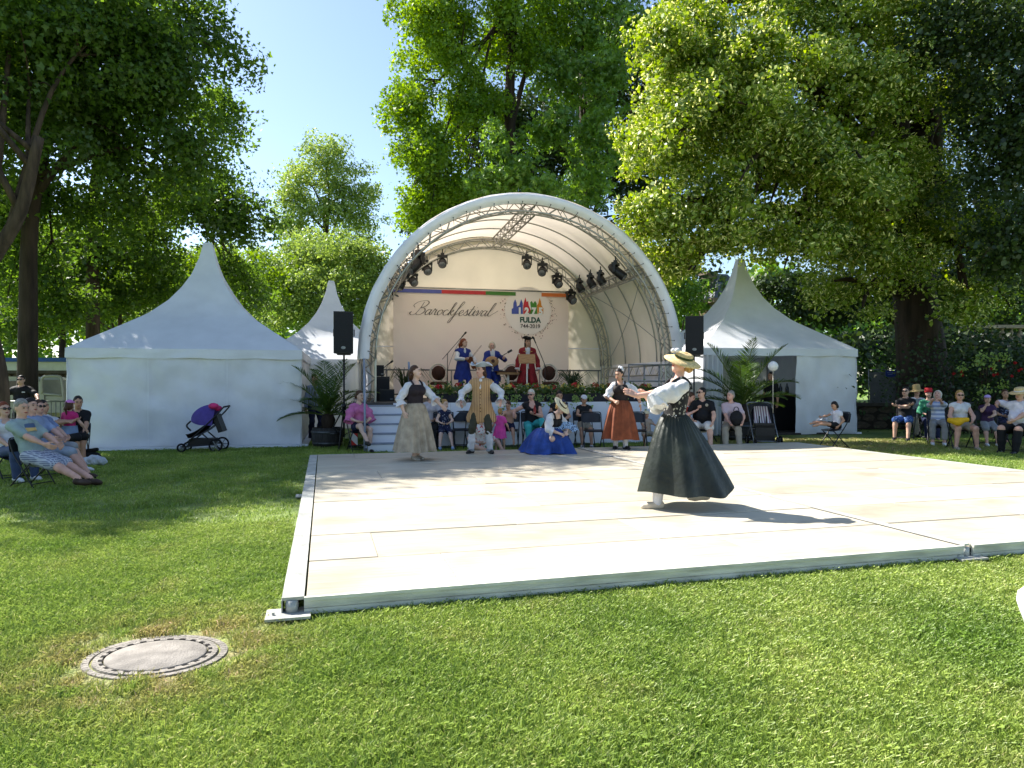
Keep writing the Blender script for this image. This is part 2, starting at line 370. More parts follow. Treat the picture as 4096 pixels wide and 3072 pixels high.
def panel_mesh(L_, w):
    k = (round(L_, 2), round(w, 2))
    if k not in pm:
        b = MB(); x, y, c = L_/2, w/2, 0.004
        vs = [(-x,-y,-.03),(x,-y,-.03),(x,y,-.03),(-x,y,-.03),(-x,-y,-c),(x,-y,-c),(x,y,-c),(-x,y,-c),(-x+c,-y+c,0),(x-c,-y+c,0),(x-c,y-c,0),(-x+c,y-c,0)]
        b.add(vs, [(3,2,1,0),(8,9,10,11)]+[(i, (i+1)%4, (i+1)%4+4, i+4) for i in range(4)]+[(i+4, (i+1)%4+4, (i+1)%4+8, i+8) for i in range(4)])
        pm[k] = b.mesh('panel')
    return pm[k]
ln0 = [[1.0, 2.45, 1.76], [.52, 2.4, 2.29], [1.9, 2.4, .91], [2.4, 2.4, .41], [1.45, 2.4, 1.36], [2.2, 1.5, 1.51], [.9, 2.4, 1.91], [1.7, 2.4, 1.11], [2.4, 1.6, 1.21], [.66, 2.4, 2.15]]
for r_ in range(rows):
    for s_ in range(2):
        x = 0.012 if s_ == 0 else half+0.05; tot = half-0.062
        ls = ln0[r_] if s_ == 0 else ln0[(r_*3+4) % 10]; sc = tot/sum(ls)
        for L_ in ls:
            L_ = round(L_*sc, 2); g_ = 0.003
            o = link('panel', panel_mesh(L_-g_, rw-0.015), m_wood, dk)
            o.location = (x+L_/2, (r_+.5)*rw, DK_H+rnd.uniform(-.0045, .0045)); o.rotation_euler = (rnd.uniform(-.0035, .0035), rnd.uniform(-.0008, .0008), 0)
            x += L_
q = MB()   # the aluminium channel along the left side
for a, b in ((0.0, 4.8), (4.81, DK_D)): q.box((-.068, (a+b)/2, DK_H-.008), (.135, b-a, .02)); q.box((-.135, (a+b)/2, DK_H-.06), (.008, b-a, .09))
q.build('side_channel', m_alu, dk)
q = MB()
for x0, x1 in ((0, half-.03), (half+.07, DK_W)):
    xc, L_ = (x0+x1)/2, x1-x0
    q.box((xc, -.006, DK_H-.012), (L_, .03, .022)); q.box((xc, -.002, DK_H-.045), (L_, .022, .044)); q.box((xc, .006, DK_H-.071), (L_, .016, .008)); q.box((xc, -.002, DK_H-.092), (L_, .024, .034))
q.build('front_fascia', m_alud, dk)
MB().box((half+.005, DK_D/2, DK_H+.004), (.05, DK_D+.02, .016)).build('centre_strip', m_strip, dk)
MB().box((DK_W+.03, DK_D/2, DK_H-.02), (.06, DK_D, .045)).box((DK_W/2, DK_D+.02, DK_H-.045), (DK_W, .03, .09)).build('edge_strip', m_strip, dk)
def post(x, y):
    q = MB(); q.lathe([(.04, .012), (.04, DK_H-.02)], 14, (x, y, 0)); q.lathe([(.055, .012), (.055, .02), (.04, .022)], 14, (x, y, 0)); q.build('leg', m_alu, dk, True)
    q = MB(); q.box((x-.02, y-.03, .030), (.27, .2, .016)); q.lathe([(.009, .036), (.009, .055)], 8, (x-.11, y-.05, 0)); q.build('base_plate', m_alu, dk)
post(-.075, .02); post(half+.02, .03); post(-.075, 4.8)
MB().box((-.05, .1, DK_H-.06), (.03, .12, .08)).build('end_bracket', m_dark, dk)

# ================================================================== TENTS
m_tent = M('tent_canvas', (0.75, 0.765, 0.80), 0.55, 0.05, 2.0, 0.25, 6, spec=0.25, trans=0.18)
m_tentw = M('tent_wall_canvas', (0.71, 0.725, 0.765), 0.5, 0.07, 1.5, 0.8, 3, spec=0.3, trans=0.10)
m_pole = M('tent_pole', '#b5b5b0', 0.4, 0.1, metal=0.6)
prof_t = [0, .06, .18, .32, .46, .585, .72, .86, 1.0]; prof_w = [1, .905, .70, .47, .315, .215, .135, .08, .045]
def tent(label, loc, rz, Wd, eave, apex, walls, seed, open_front=None):
    t = thing('pagoda_tent', label, 'tent', loc, rz); h = Wd/2
    q = MB()
    for s_ in range(4):
        m3 = Matrix.Rotation(s_*PI/2, 3, 'Z')
        def f(u, v):
            tt = v; w = np.interp(tt, prof_t, prof_w)*h; z = eave+(apex-eave)*tt
            x = (u*2-1)*w; sag = 0.05*math.sin(PI*u)*math.sin(PI*min(1, tt*1.6))*h*.5
            nz = 0.012*noise3(x*3+s_*9, tt*8, 1.0, seed)
            return m3 @ Vector((x, -w+sag+nz, z-sag*.35))
        q.grid(f, 16, 24)
    q.build('roof', m_tent, t, True)
    c = MB(); w = prof_w[-1]*h
    c.add([(-w*1.1,-w*1.1,apex-.02),(w*1.1,-w*1.1,apex-.02),(w*1.1,w*1.1,apex-.02),(-w*1.1,w*1.1,apex-.02),(-w*.8,-w*.8,apex+.05),(w*.8,-w*.8,apex+.05),(w*.8,w*.8,apex+.05),(-w*.8,w*.8,apex+.05)], [(4,5,6,7),(0,1,5,4),(1,2,6,5),(2,3,7,6),(3,0,4,7)]); c.build('apex_cap', m_tentw, t)
    for s_ in range(4):
        m3 = Matrix.Rotation(s_*PI/2, 3, 'Z'); q = MB()
        q.grid(lambda u, v: m3 @ Vector(((u*2-1)*(h+.012), -h-.012+.02*(1-v)*noise3(u*14, v*3, s_, seed+3)+.01*v, eave-.21+.215*v+(.012*math.sin(u*22+seed) if v == 0 else 0))), 40, 4)
        q.build('valance', m_tentw, t, True)
        if s_ in walls:
            a, b = (0, 1) if not (open_front and s_ == 0) else open_front
            q = MB(); n_ = int(60*(b-a))+8
            def fw(u, v):
                uu = a+(b-a)*u; x = (uu*2-1)*h; z = 0.02+(eave-.1)*v
                fold = .055*math.sin(uu*Wd*5.2+1.2*math.sin(uu*9))*(0.35+.65*(1-v)) if (open_front and s_ == 0) else 0
                d = .026*noise3(x*2.2, z*2.6, s_*3, seed)+.016*noise3(x*7, z*4+x*4, s_, seed+1)+.010*abs(math.sin(x*5+z*3+math.sin(z*4)))*(z/2)+fold
                return m3 @ Vector((x, -h+.03+d+.03*(v < .02), z+(0.02*noise3(x*2, 0, 0, seed+9) if v < .02 else 0)))
            q.grid(fw, n_, 26); q.build('wall', m_tentw, t, True)
            if not (open_front and s_ == 0):
                for xs in (-h*.34, h*.33):
                    MB().grid(lambda u, v: m3 @ Vector((xs+.02*u, -h+.03-.028+.022*noise3(xs*2.2, v*(eave-.1)*2.6, s_*3, seed)-.006, .05+(eave-.15)*v)), 1, 12).build('seam', m_tent, t)
                MB().box(m3 @ Vector((0, -h-.06, .035)), ((Wd, .16, .05) if s_ % 2 == 0 else (.16, Wd, .05))).build('ground_flap', m_tentw, t)
    for sx in (-1, 1):
        for sy in (-1, 1): MB().tube([(sx*(h-.10), sy*(h-.10), 0), (sx*(h-.10), sy*(h-.10), eave)], .035, 8).build('pole', m_pole, t, True)
    return t
TY = R(14)
def tent_c(px_l, px_r, Yl, W_, yaw):
    X = (px_l-2048)/F*Yl; return (X+W_/2*math.cos(yaw)-W_/2*math.sin(yaw), Yl+W_/2*math.sin(yaw)+W_/2*math.cos(yaw), 0)
tent('large white pagoda tent with closed walls in the shade on the left', tent_c(262, 0, 15.05, 4.95, TY), TY, 4.95, 2.27, 5.12, (0, 1, 2, 3), 3)
tent('smaller looking white pagoda tent behind the palm and the tall left loudspeaker', (-6.62, 25.2, 0), TY, 4.95, 2.3, 5.2, (0, 1, 2, 3), 5)
t3 = tent('white pagoda tent with one wall drawn open under the lime tree on the right', tent_c(2812, 0, 19.4, 4.85, R(10)), R(10), 4.85, 2.5, 5.45, (0, 1, 2, 3), 8, (.60, 1.0))
# the drawn-back left curtain of the open tent
q = MB(); q.grid(lambda u, v: Vector((-2.42+.62*u, -2.40+.06*math.sin(u*26)+.02*math.sin(v*5), .02+2.3*v)), 30, 10); q.build('curtain', m_tentw, t3, True)
m_tfloor = M('tent_floor', '#3b3632', 0.8, 0.2)
MB().box((0, 0, .03), (4.7, 4.7, .06)).build('floor_board', m_tfloor, t3)

# ================================================================== STAGE
TS = R(13); SO = (0.372, 17.3)
def St(x, y, z=0.0): return (SO[0]+x*math.cos(TS)-y*math.sin(TS), SO[1]+x*math.sin(TS)+y*math.cos(TS), z)
ZC, RO, FL = 2.07, 4.155, 1.05       # arch centre height, outer radius, stage floor height
m_truss = M('truss_aluminium', '#a8a8a4', 0.35, 0.12, 10, metal=0.75, spec=0.5)
m_memb = M('roof_membrane', (0.74, 0.645, 0.53), 0.6, 0.05, 1.2, 0.2, 4, trans=0.45)
m_rim = M('membrane_rim', (0.80, 0.79, 0.84), 0.5, 0.05, 3, 0.25, 8, trans=0.08)
m_back = M('back_wall_cloth', (0.80, 0.71, 0.59), 0.7, 0.05, 1.0, 0.3, 3, trans=0.2)
m_skirt = M('stage_skirt_cloth', (0.72, 0.74, 0.80), 0.6, 0.06, 1.5, 0.2, 5)
m_black = M('black_metal', '#16161a', 0.45, 0.2, 20, spec=0.4)
m_blackp = M('black_plastic', '#101013', 0.5, 0.2, 20, spec=0.4)
m_steel = M('galvanised_steel', '#7d8084', 0.4, 0.18, 12, metal=0.6)

def arcp(r_, a, y): return (r_*math.cos(a), y, ZC+r_*math.sin(a))
stage = thing('arched_stage', 'open-air stage with a white barrel-vault canopy and beige inside', 'stage', St(0, 0), TS)
D = 4.8
q = MB()
def mem(u, v):
    a = PI*(1-u); y = -.25+(D+.4)*v; sagr = .045*math.sin(PI*((v*4) % 1))**2+.01*noise3(a*6, y*3, 0, 4)
    return arcp(RO-.015-sagr, a, y)
q.grid(mem, 64, 32); q.build('canopy', m_memb, stage, True)
q = MB()
def rim(u, v):
    a = PI*(1-u); r_ = np.interp(v, [0, .15, .5, 1], [RO-.27, RO-.18, RO-.06, RO]); y = np.interp(v, [0, .15, .5, 1], [-.20, -.30, -.29, -.22])
    return arcp(r_+.008*noise3(a*14, v*4, 1, 7), a, y+.012*noise3(a*16, v*3, 0, 9))
q.grid(rim, 80, 8); q.build('canopy_rim', m_rim, stage, True)
q = MB()
for i in range(34):
    a = PI*(i+.5)/34
    for r_ in (RO-.27,):
        m3 = Matrix(((math.cos(a), 0, -math.sin(a)), (0, 1, 0), (math.sin(a), 0, math.cos(a))))
        q.ell(arcp(r_+.03, a, -.30), (.015, .010, .015), 6, 4); q.bar(arcp(r_+.02, a, -.30), arcp(r_-.12, a+.012, -.2), .009)
q.build('lacing', m_black, stage); stage.children[-1]['kind'] = 'stuff'
def arc_truss(y0, y1, ra, rb, n=44, a0=0.0, a1=PI, rr=.024):
    q = MB(); A = [a0+(a1-a0)*i/n for i in range(n+1)]
    for r_, y in ((ra, y0), (rb, y0), (ra, y1), (rb, y1)): q.tube([arcp(r_, a, y) for a in A], rr, 6)
    for i in range(n):
        k = i % 2
        q.tube([arcp((ra, rb)[k], A[i], y0), arcp((rb, ra)[k], A[i+1], y0)], rr*.5, 4, False)
        q.tube([arcp((ra, rb)[k], A[i], y1), arcp((rb, ra)[k], A[i+1], y1)], rr*.5, 4, False)
        q.tube([arcp(ra, A[i], (y0, y1)[k]), arcp(ra, A[i+1], (y1, y0)[k])], rr*.5, 4, False)
    return q
arc_truss(-.08, .18, RO-.42, RO-.16).build('front_truss', m_truss, stage, True)
arc_truss(D-.35, D-.08, RO-.44, RO-.18).build('back_truss', m_truss, stage, True)
for y in (1.2, 2.35, 3.5):
    MB().tube([arcp(RO-.07, PI*i/48, y) for i in range(49)], .02, 6).build('bow', m_truss, stage, True)
def line_truss(a, rr_, w=.26):
    q = MB(); n = 16; ys = [.2+(D-.6)*i/n for i in range(n+1)]; da = w/rr_
    ch = [(rr_, a-da/2), (rr_, a+da/2), (rr_-w, a-da/2), (rr_-w, a+da/2)]
    for r_, b in ch: q.tube([arcp(r_, b, ys[0]), arcp(r_, b, ys[-1])], .024, 6)
    for i in range(n):
        for c0, c1 in ((0, 1), (2, 3), (0, 2), (1, 3)):
            k = (c0, c1) if i % 2 else (c1, c0)
            q.tube([arcp(ch[k[0]][0], ch[k[0]][1], ys[i]), arcp(ch[k[1]][0], ch[k[1]][1], ys[i+1])], .011, 4, False)
    return q
for a in (R(88), R(38), R(142)): line_truss(a, RO-.18).build('spine_truss', m_truss, stage, True)
for (a0, y0), (a1, y1) in (((R(36), .2), (R(4), D-.5)), ((R(6), .3), (R(36), D-.5))):
    MB().tube([arcp(RO-.25, a0+(a1-a0)*i/12, y0+(y1-y0)*i/12) for i in range(13)], .008, 5).build('bracing_cable', m_steel, stage)
# back wall
q = MB(); yb = D-.03
def bw(u, v):
    a = PI*(1-u); x = (RO-.06)*math.cos(a); zt = ZC+(RO-.06)*math.sin(a); z = .9+(zt-.9)*v
    return (x, yb+.03*noise3(x*1.4, z*1.5, 0, 2), z)
q.grid(bw, 60, 14); q.build('back_wall', m_back, stage, True)
for z in (2.62,):
    MB().grid(lambda u, v: (-3.95+7.9*u, yb-.05, z+.04*v), 20, 1).build('seam', m_rim, stage)
# platform: skirt, floor, legs
m_floor = M('stage_floor', '#4a4744', 0.6, 0.2, 4)
MB().box((0, 2.15, FL-.06), (8.5, 5.6, .12)).build('stage_floor', m_floor, stage)
for i in range(6):
    w = 8.0/6; x0 = -3.35+i*w-.0
    q = MB(); q.grid(lambda u, v: (x0+(w-.003)*u, -.66+.008*noise3((x0+w*u)*2, v*3, 0, 21+i), .01+(FL-.02)*v), 8, 6); q.build('skirt_panel', m_skirt, stage, True)
for sx in (-1, 1):      # base towers under the arch feet
    for yy in (.05, D-.2):
        q = MB(); xs = sx*(RO-.29); hw = .13
        for dx in (-hw, hw):
            for dy in (-hw, hw): q.tube([(xs+dx, yy+dy, 0), (xs+dx, yy+dy, ZC+.05)], .024, 6)
        n = 9
        for i in range(n):
            z0, z1 = ZC*i/n, ZC*(i+1)/n; s = (-1)**i
            q.tube([(xs-hw*s, yy-hw, z0), (xs+hw*s, yy-hw, z1)], .011, 4, False); q.tube([(xs-hw*s, yy+hw, z0), (xs+hw*s, yy+hw, z1)], .011, 4, False)
            q.tube([(xs-hw, yy-hw*s, z0), (xs-hw, yy+hw*s, z1)], .011, 4, False); q.tube([(xs+hw, yy-hw*s, z0), (xs+hw, yy+hw*s, z1)], .011, 4, False)
        q.box((xs, yy, .012), (.5, .5, .02)); q.build('tower_truss', m_truss, stage)
q = MB(); xs = RO-.3   # side girder at the right
for z in (1.72, 1.98):
    for dy in (0,): q.tube([(xs-.12, .2, z), (xs-.12, D-.3, z)], .024, 6)
n = 18
for i in range(n):
    y0, y1 = .2+(D-.5)*i/n, .2+(D-.5)*(i+1)/n; a, b = (1.72, 1.98) if i % 2 else (1.98, 1.72); q.tube([(xs-.12, y0, a), (xs-.12, y1, b)], .012, 4, False)
q.build('side_girder', m_truss, stage)
# gathered cloth below the canopy at the right side wall
q = MB(); q.grid(lambda u, v: (xs+.12-.12*math.sin(PI*v)+.04*math.sin(u*30+v*3), .3+(D-.7)*u, 1.05+1.05*v), 50, 10); q.build('side_cloth', m_rim, stage, True)
q = MB(); q.grid(lambda u, v: (-xs-.12+.12*math.sin(PI*v)+.04*math.sin(u*30+v*3), .3+(D-.7)*u, 1.05+1.05*v), 50, 10); q.build('side_cloth', m_rim, stage, True)

# railing along the back of the platform
rl = thing('stage_railing', 'grey tubular railing along the back of the stage', 'railing', St(0, D-.55, FL), TS)
for z in (.12, .86): MB().tube([(-3.5, 0, z), (3.55, 0, z)], .022, 8).build('rail', m_steel, rl, True)
for i in range(8):
    x = -3.4+i*.98
    for dx in ((0,) if i % 2 else (0, .13)): MB().tube([(x+dx, 0, 0), (x+dx, 0, .88)], .02, 8).build('post', m_steel, rl, True)
# side wing fence on the right
rl2 = thing('stage_wing_railing', 'grey tubular railing on the wing at the right end of the stage', 'railing', St(2.55, -.45, FL), TS)
for z in (.1, .5, .92): MB().tube([(0, 0, z), (1.25, 0, z)], .02, 8).build('rail', m_steel, rl2, True)
for x in (0, .42, .83, 1.25): MB().tube([(x, 0, 0), (x, 0, .94)], .02, 8).build('post', m_steel, rl2, True)

# ------------------------------------------------------------------ backdrop banner
m_ban = M('banner_print', (0.84, 0.70, 0.66), 0.7, 0.06, .7, 0.15, 4, col2=(0.83, 0.74, 0.67), trans=0.15)
ban = thing('backdrop_banner', 'pink stage backdrop reading Barockfestival beside a round anniversary emblem', 'banner', St(-.24, D-.28, 0), TS)
BX0, BX1, BZ0, BZ1 = -2.82, 2.78, 1.2, 4.42
q = MB(); q.grid(lambda u, v: (BX0+(BX1-BX0)*u, .012*noise3(u*9, v*5, 0, 31), BZ0+(BZ1-BZ0)*v), 40, 24); q.build('cloth', m_ban, ban, True)
YB = -.03
def bpx(px, py):    # photo pixel on the banner -> local x,z
    k = (px-2048)/F; c, s = math.cos(TS), math.sin(TS); o = St(-.24, D-.28, 0)
    x = (k*o[1]-o[0])/(c-k*s); Yw = o[1]+x*s; return (x, CH-(py-1536)/F*Yw)
colr = ['#5b62a6', '#bf3c41', '#4c7d3a', '#4c7d3a', '#d8763c']
edges = [BX0, bpx(1766, 0)[0], bpx(1942, 0)[0], bpx(2062, 0)[0], bpx(2165, 0)[0], BX1]
for i, c in enumerate(colr):
    if i == 3: continue
    MB().add([(edges[i], YB, BZ1-.135), (edges[i+1], YB, BZ1-.135), (edges[i+1], YB, BZ1-.02), (edges[i], YB, BZ1-.02)], [(0,1,2,3)]).build('colour_band', M('band_'+c, c, .7, .06), ban)
m_discp = M('emblem_disc', (0.88, 0.78, 0.74), 0.7, 0.03, 1); m_ink = M('banner_ink', '#4a4542', .7, .05); m_greenink = M('banner_green_ink', '#2b5347', .7, .05)
ecx, ecz = bpx(2112, 1243); er = .76
MB().add([(ecx+er*math.cos(2*PI*i/40), YB+.012, ecz+er*math.sin(2*PI*i/40)) for i in range(40)], [tuple(range(40))]).build('emblem_disc', m_discp, ban)
# lettering drawn with pen strokes
GL = {
'B': (1.75, [[(-.35,.55),(-.5,.2),(-.1,-.05),(.4,.2),(.75,1.2),(.95,2.3)], [(-.1,1.3),(-.4,1.7),(.1,2.3),(1.2,2.55),(1.7,2.15),(1.35,1.5),(.75,1.25),(1.35,1.2),(1.6,.7),(1.2,.1),(.6,.0),(.45,.25)]]),
'a': (.95, [[(.75,.85),(.45,1.0),(.1,.6),(.1,.12),(.32,.0),(.62,.4),(.8,.98),(.7,.3),(.82,.0),(1.1,.25)]]),
'r': (.85, [[(0,.2),(.25,.85),(.3,1.15),(.38,.92),(.62,.95),(.56,.5),(.62,.05),(.85,.1),(1,.3)]]),
'o': (.85, [[(.6,.95),(.2,.8),(.08,.3),(.35,0),(.7,.35),(.7,.8),(.5,1),(.75,.8),(1,.85)]]),
'c': (.8, [[(.7,.8),(.5,1),(.15,.7),(.1,.25),(.35,0),(.65,.1),(.9,.35)]]),
'k': (.92, [[(.05,.1),(.5,1.5),(.7,2.2),(.5,2.25),(.32,1.2),(.15,0)], [(.22,.5),(.55,.98),(.72,.8),(.4,.5),(.68,.02),(.98,.25)]]),
'f': (.72, [[(0,.2),(.5,1.3),(.95,2.3),(.7,2.45),(.42,1.4),(.15,-.2),(-.1,-1.25),(-.35,-1.3),(-.2,-.6),(.3,.1),(.8,.4)]]),
'e': (.75, [[(0,.2),(.5,.5),(.62,.85),(.42,1),(.12,.6),(.2,.08),(.5,.02),(.85,.3)]]),
's': (.72, [[(0,.2),(.35,.8),(.45,1.12),(.5,.7),(.6,.3),(.4,0),(.12,.12)], [(.45,.0),(.85,.25)]]),
't': (.62, [[(0,.2),(.35,1),(.52,1.8),(.35,1),(.2,.2),(.4,0),(.75,.25)], [(.05,1.15),(.75,1.22)]]),
'i': (.55, [[(0,.2),(.3,1.02),(.2,.3),(.35,0),(.65,.25)], [(.4,1.5),(.46,1.55)]]),
'v': (.82, [[(-.05,.6),(.18,1),(.3,.7),(.25,.05),(.6,.5),(.72,1),(.95,.85)]]),
'l': (.6, [[(0,.2),(.5,1.3),(.75,2.25),(.55,2.35),(.3,1.2),(.2,.2),(.45,0),(.8,.3),(1.5,1.0)]]),
}
lx0, lz0 = bpx(1640, 1258); lx1, _ = bpx(1965, 1258); tw = sum(GL[c][0] for c in 'Barockfestival'); sc = (lx1-lx0)/(tw+.6); x = .35
for ch in 'Barockfestival':
    q = MB()
    for stq in GL[ch][1]:
        pts = cr(stq, 5); vs = []
        for i, p in enumerate(pts):
            a = np.array(pts[max(0, i-1)]); b = np.array(pts[min(len(pts)-1, i+1)]); d = b-a; d = d/(np.linalg.norm(d)+1e-9)
            wd = .026+.042*max(0, abs(d[1])*(1 if d[1] < 0 else .35)); nx, ny = -d[1]*wd, d[0]*wd
            for s in (-1, 1):
                lx, lz = p[0]+nx*s, p[1]+ny*s; vs.append((lx0+(x+lx+lz*.38)*sc, YB, lz0+lz*sc*.84))
        k = len(pts); q.add(vs, [(2*i, 2*i+1, 2*i+3, 2*i+2) for i in range(k-1)])
    q.build('letter', m_ink, ban); x += GL[ch][0]
def text_mesh(txt, size, bold=0.0):
    cu = bpy.data.curves.new('txt', 'FONT'); cu.body = txt; cu.size = size; cu.align_x = 'CENTER'; cu.offset = bold; cu.resolution_u = 3
    o = bpy.data.objects.new('txt', cu); COL.objects.link(o); dg = bpy.context.evaluated_depsgraph_get(); me = bpy.data.meshes.new_from_object(o.evaluated_get(dg))
    bpy.data.objects.remove(o); bpy.data.curves.remove(cu); return me
def put_text(txt, px, py, size, bold, mat, parent, y=YB, name='lettering', sx=1.0):
    me = text_mesh(txt, size, bold); me.materials.clear(); x, z = bpx(px, py); o = link(name, me, mat, parent); o.location = (x, y, z); o.rotation_euler = (PI/2, 0, 0); o.scale = (sx, 1, 1); return o
put_text('FULDA', 2120, 1290, .235, .010, m_greenink, ban, sx=.95); put_text('744-2019', 2120, 1312, .175, .002, m_ink, ban, YB-.012, sx=.98)
# city skyline in four colours with white numerals
def sil(pts, col):
    vs = [bpx(a, b) for a, b in pts]; MB().add([(x, YB+.006, z) for x, z in vs], [tuple(range(len(vs)))]).build('skyline_shape', M('ink_'+col, col, .7, .05), ban)
sil([(2046,1256),(2046,1236),(2052,1232),(2053,1212),(2060,1197),(2066,1212),(2067,1226),(2076,1222),(2079,1212),(2084,1197),(2090,1212),(2091,1256)], '#4d5aa8')
sil([(2092,1256),(2092,1224),(2096,1205),(2101,1190),(2106,1208),(2112,1204),(2114,1222),(2122,1240),(2122,1256)], '#c8373f')
sil([(2112,1256),(2124,1238),(2120,1210),(2126,1204),(2132,1214),(2136,1208),(2140,1204),(2146,1214),(2148,1256)], '#4e8a3c')
sil([(2149,1256),(2147,1222),(2152,1214),(2158,1192),(2163,1206),(2165,1222),(2173,1234),(2172,1256)], '#d98a2e')
m_white = M('white_print', (.8, .78, .77), .7, .03)
for i, ch in enumerate('1275'): put_text(ch, 2078+i*28, 1258, .30, .02, m_white, ban, YB-.001, 'numeral', .9)
cb = [MB() for _ in range(3)]
for i in range(150):
    a = rnd.uniform(0, 2*PI); rr = er+abs(rnd.gauss(.05, .09)); cx, cz = ecx+rr*math.cos(a), ecz+rr*math.sin(a); s = rnd.uniform(.012, .028); b = rnd.uniform(0, PI)
    if cz > BZ1-.2: continue
    d, e = s*math.cos(b), s*math.sin(b); cb[i % 3].add([(cx-d, YB, cz-e), (cx+e*.6, YB, cz-d*.6), (cx+d, YB, cz+e), (cx-e*.6, YB, cz+d*.6)], [(0,1,2,3)])
for q, c in zip(cb, ('#4a2f35', '#8b3540', '#5d5a3c')): q.build('confetti', M('conf_'+c, c, .7), ban)['kind'] = 'stuff'
MB().tube([(BX0-.1, -.02, BZ1+.03), (BX1+.1, -.02, BZ1+.03)], .024, 8).build('hanging_bar', m_truss, ban, True)

# ------------------------------------------------------------------ stage lights
m_lens = M('lamp_lens', '#6b7079', 0.15, 0.3, 40, spec=0.7)
def lamp(label, loc, rz, tilt, s=1.0, kind='head'):
    t = thing('stage_light', label, 'stage light', loc, rz, 'stage lights hung on the canopy trusses')
    MB().box((0, 0, .02*s), (.10*s, .08*s, .07*s)).tube([(0, 0, .03*s), (0, 0, .16*s)], .018*s, 6).build('clamp', m_black, t)
    MB().box((0, 0, -.04*s), (.28*s, .14*s, .07*s)).box((-.13*s, 0, -.15*s), (.025*s, .07*s, .2*s)).box((.13*s, 0, -.15*s), (.025*s, .07*s, .2*s)).build('yoke', m_black, t)
    m3 = Matrix.Rotation(tilt, 3, 'X'); c = Vector((0, 0, -.2*s)); L_ = .16 if kind == 'head' else .3
    MB().lathe([(.06*s, L_*.7*s), (.10*s, L_*.45*s), (.115*s, 0), (.115*s, -L_*s), (.10*s, -(L_+.015)*s)], 14, c, m3).build('lamp_body', m_black, t, True)
    b = t.children[-1]
    q = MB(); q.lathe([(.098*s, -(L_+.01)*s), (.095*s, -(L_+.022)*s), (.01, -(L_+.024)*s)], 14, c, m3); q.build('lens', m_lens, b, True)
    return t
LB = [(1770, 1020, 'upper left of the rear arch, above the colour band'), (2107, 1025, 'upper right of the rear arch, highest on that side'), (2170, 1053, 'right of the rear arch, second highest'), (2228, 1100, 'right of the rear arch, third from the top'), (2283, 1165, 'right of the rear arch, lowest and by the banner corner'), (1708, 1048, 'left of the rear arch, second highest'), (1650, 1093, 'left of the rear arch, third from the top'), (1588, 1152, 'left of the rear arch, lowest by the banner corner')]
for px, py, w in LB:
    Y = 21.4+(px-1960)/2400.; lamp('black moving-head light on the '+w, P(px, py, Y), TS+rnd.uniform(-.4, .4), R(-55), 1.12)
for px, py, Y, w, s, k in [(2318, 1120, 20.6, 'right-hand purlin, innermost of four', 1.0, 'head'), (2362, 1100, 19.9, 'right-hand purlin, second from the back', 1.0, 'head'), (2402, 1088, 19.3, 'right-hand purlin, third from the back', 1.0, 'head'), (2462, 1050, 18.5, 'right-hand purlin, the long one nearest the front', 1.05, 'par'), (1672, 1010, 19.0, 'left-hand purlin, large flood nearest the front', 1.35, 'par'), (1628, 1062, 19.6, 'left-hand purlin, beside the large flood', 1.0, 'head'), (1606, 1108, 20.2, 'left-hand purlin, innermost', 1.0, 'head')]:
    lamp('black stage lamp on the '+w, P(px, py, Y), TS+(.9 if px > 2048 else -.9), R(-30 if k == 'head' else -50), s, k)

# ------------------------------------------------------------------ loudspeakers on tripods
m_grille = M('speaker_grille', '#121318', 0.55, 0.25, 90, 0.5, 200, spec=0.35)
def loudspeaker(label, px, py_top, py_bot, Y, rz):
    X, _, zb = P(px, py_bot, Y); zt = P(px, py_top, Y)[2]; h = zt-zb
    s = thing('loudspeaker', label, 'loudspeaker', (X, Y, zb), rz)
    q = MB(); w, d = .44, .42; prof = [(-w/2, -d/2), (w/2, -d/2), (w/2*.72, d/2), (-w/2*.72, d/2)]
    vs = [(x, y, z) for z in (0, h) for x, y in prof]; q.add(vs, [(3,2,1,0),(4,5,6,7)]+[(i, (i+1)%4, (i+1)%4+4, i+4) for i in range(4)]); q.build('cabinet', m_blackp, s)
    MB().box((0, -d/2-.008, h/2), (w-.05, .016, h-.06)).build('grille', m_grille, s)
    MB().lathe([(.035, 0), (.035, .006)], 14, (0, -d/2-.018, .13), Matrix.Rotation(PI/2, 3, 'X'), 1.5, 1).build('badge', m_steel, s)
    for sx in (-1, 1): MB().box((sx*(w/2+.01), -.02, h*.5), (.02, .1, .16)).build('handle', m_black, s)
    st = thing('speaker_stand', label.replace('loudspeaker', 'tripod stand carrying the loudspeaker', 1) if False else 'black tripod stand under the loudspeaker '+label.split('loudspeaker ')[1], 'speaker stand', (X, Y, 0), rz)
    MB().tube([(0, 0, .25), (0, 0, zb-.01)], .022, 8).build('pole', m_black, st, True); MB().lathe([(.045, .92), (.045, 1.02)], 10).build('collar', m_black, st, True)
    MB().box((0, 0, zb-.02), (.3, .25, .02)).build('top_plate', m_black, st)
    for i in range(3):
        a = 2*PI*i/3+.4; MB().tube([(0, 0, .95), (.62*math.cos(a), .62*math.sin(a), .02)], .016, 6).tube([(0, 0, .3), (.33*math.cos(a), .33*math.sin(a), .46)], .012, 6).build('leg', m_black, st, True)
loudspeaker('tall black loudspeaker at the left foot of the arch', 1376, 1249, 1415, 15.9, R(10))
loudspeaker('tall black loudspeaker at the right foot of the arch', 2776, 1267, 1420, 17.2, R(-12))

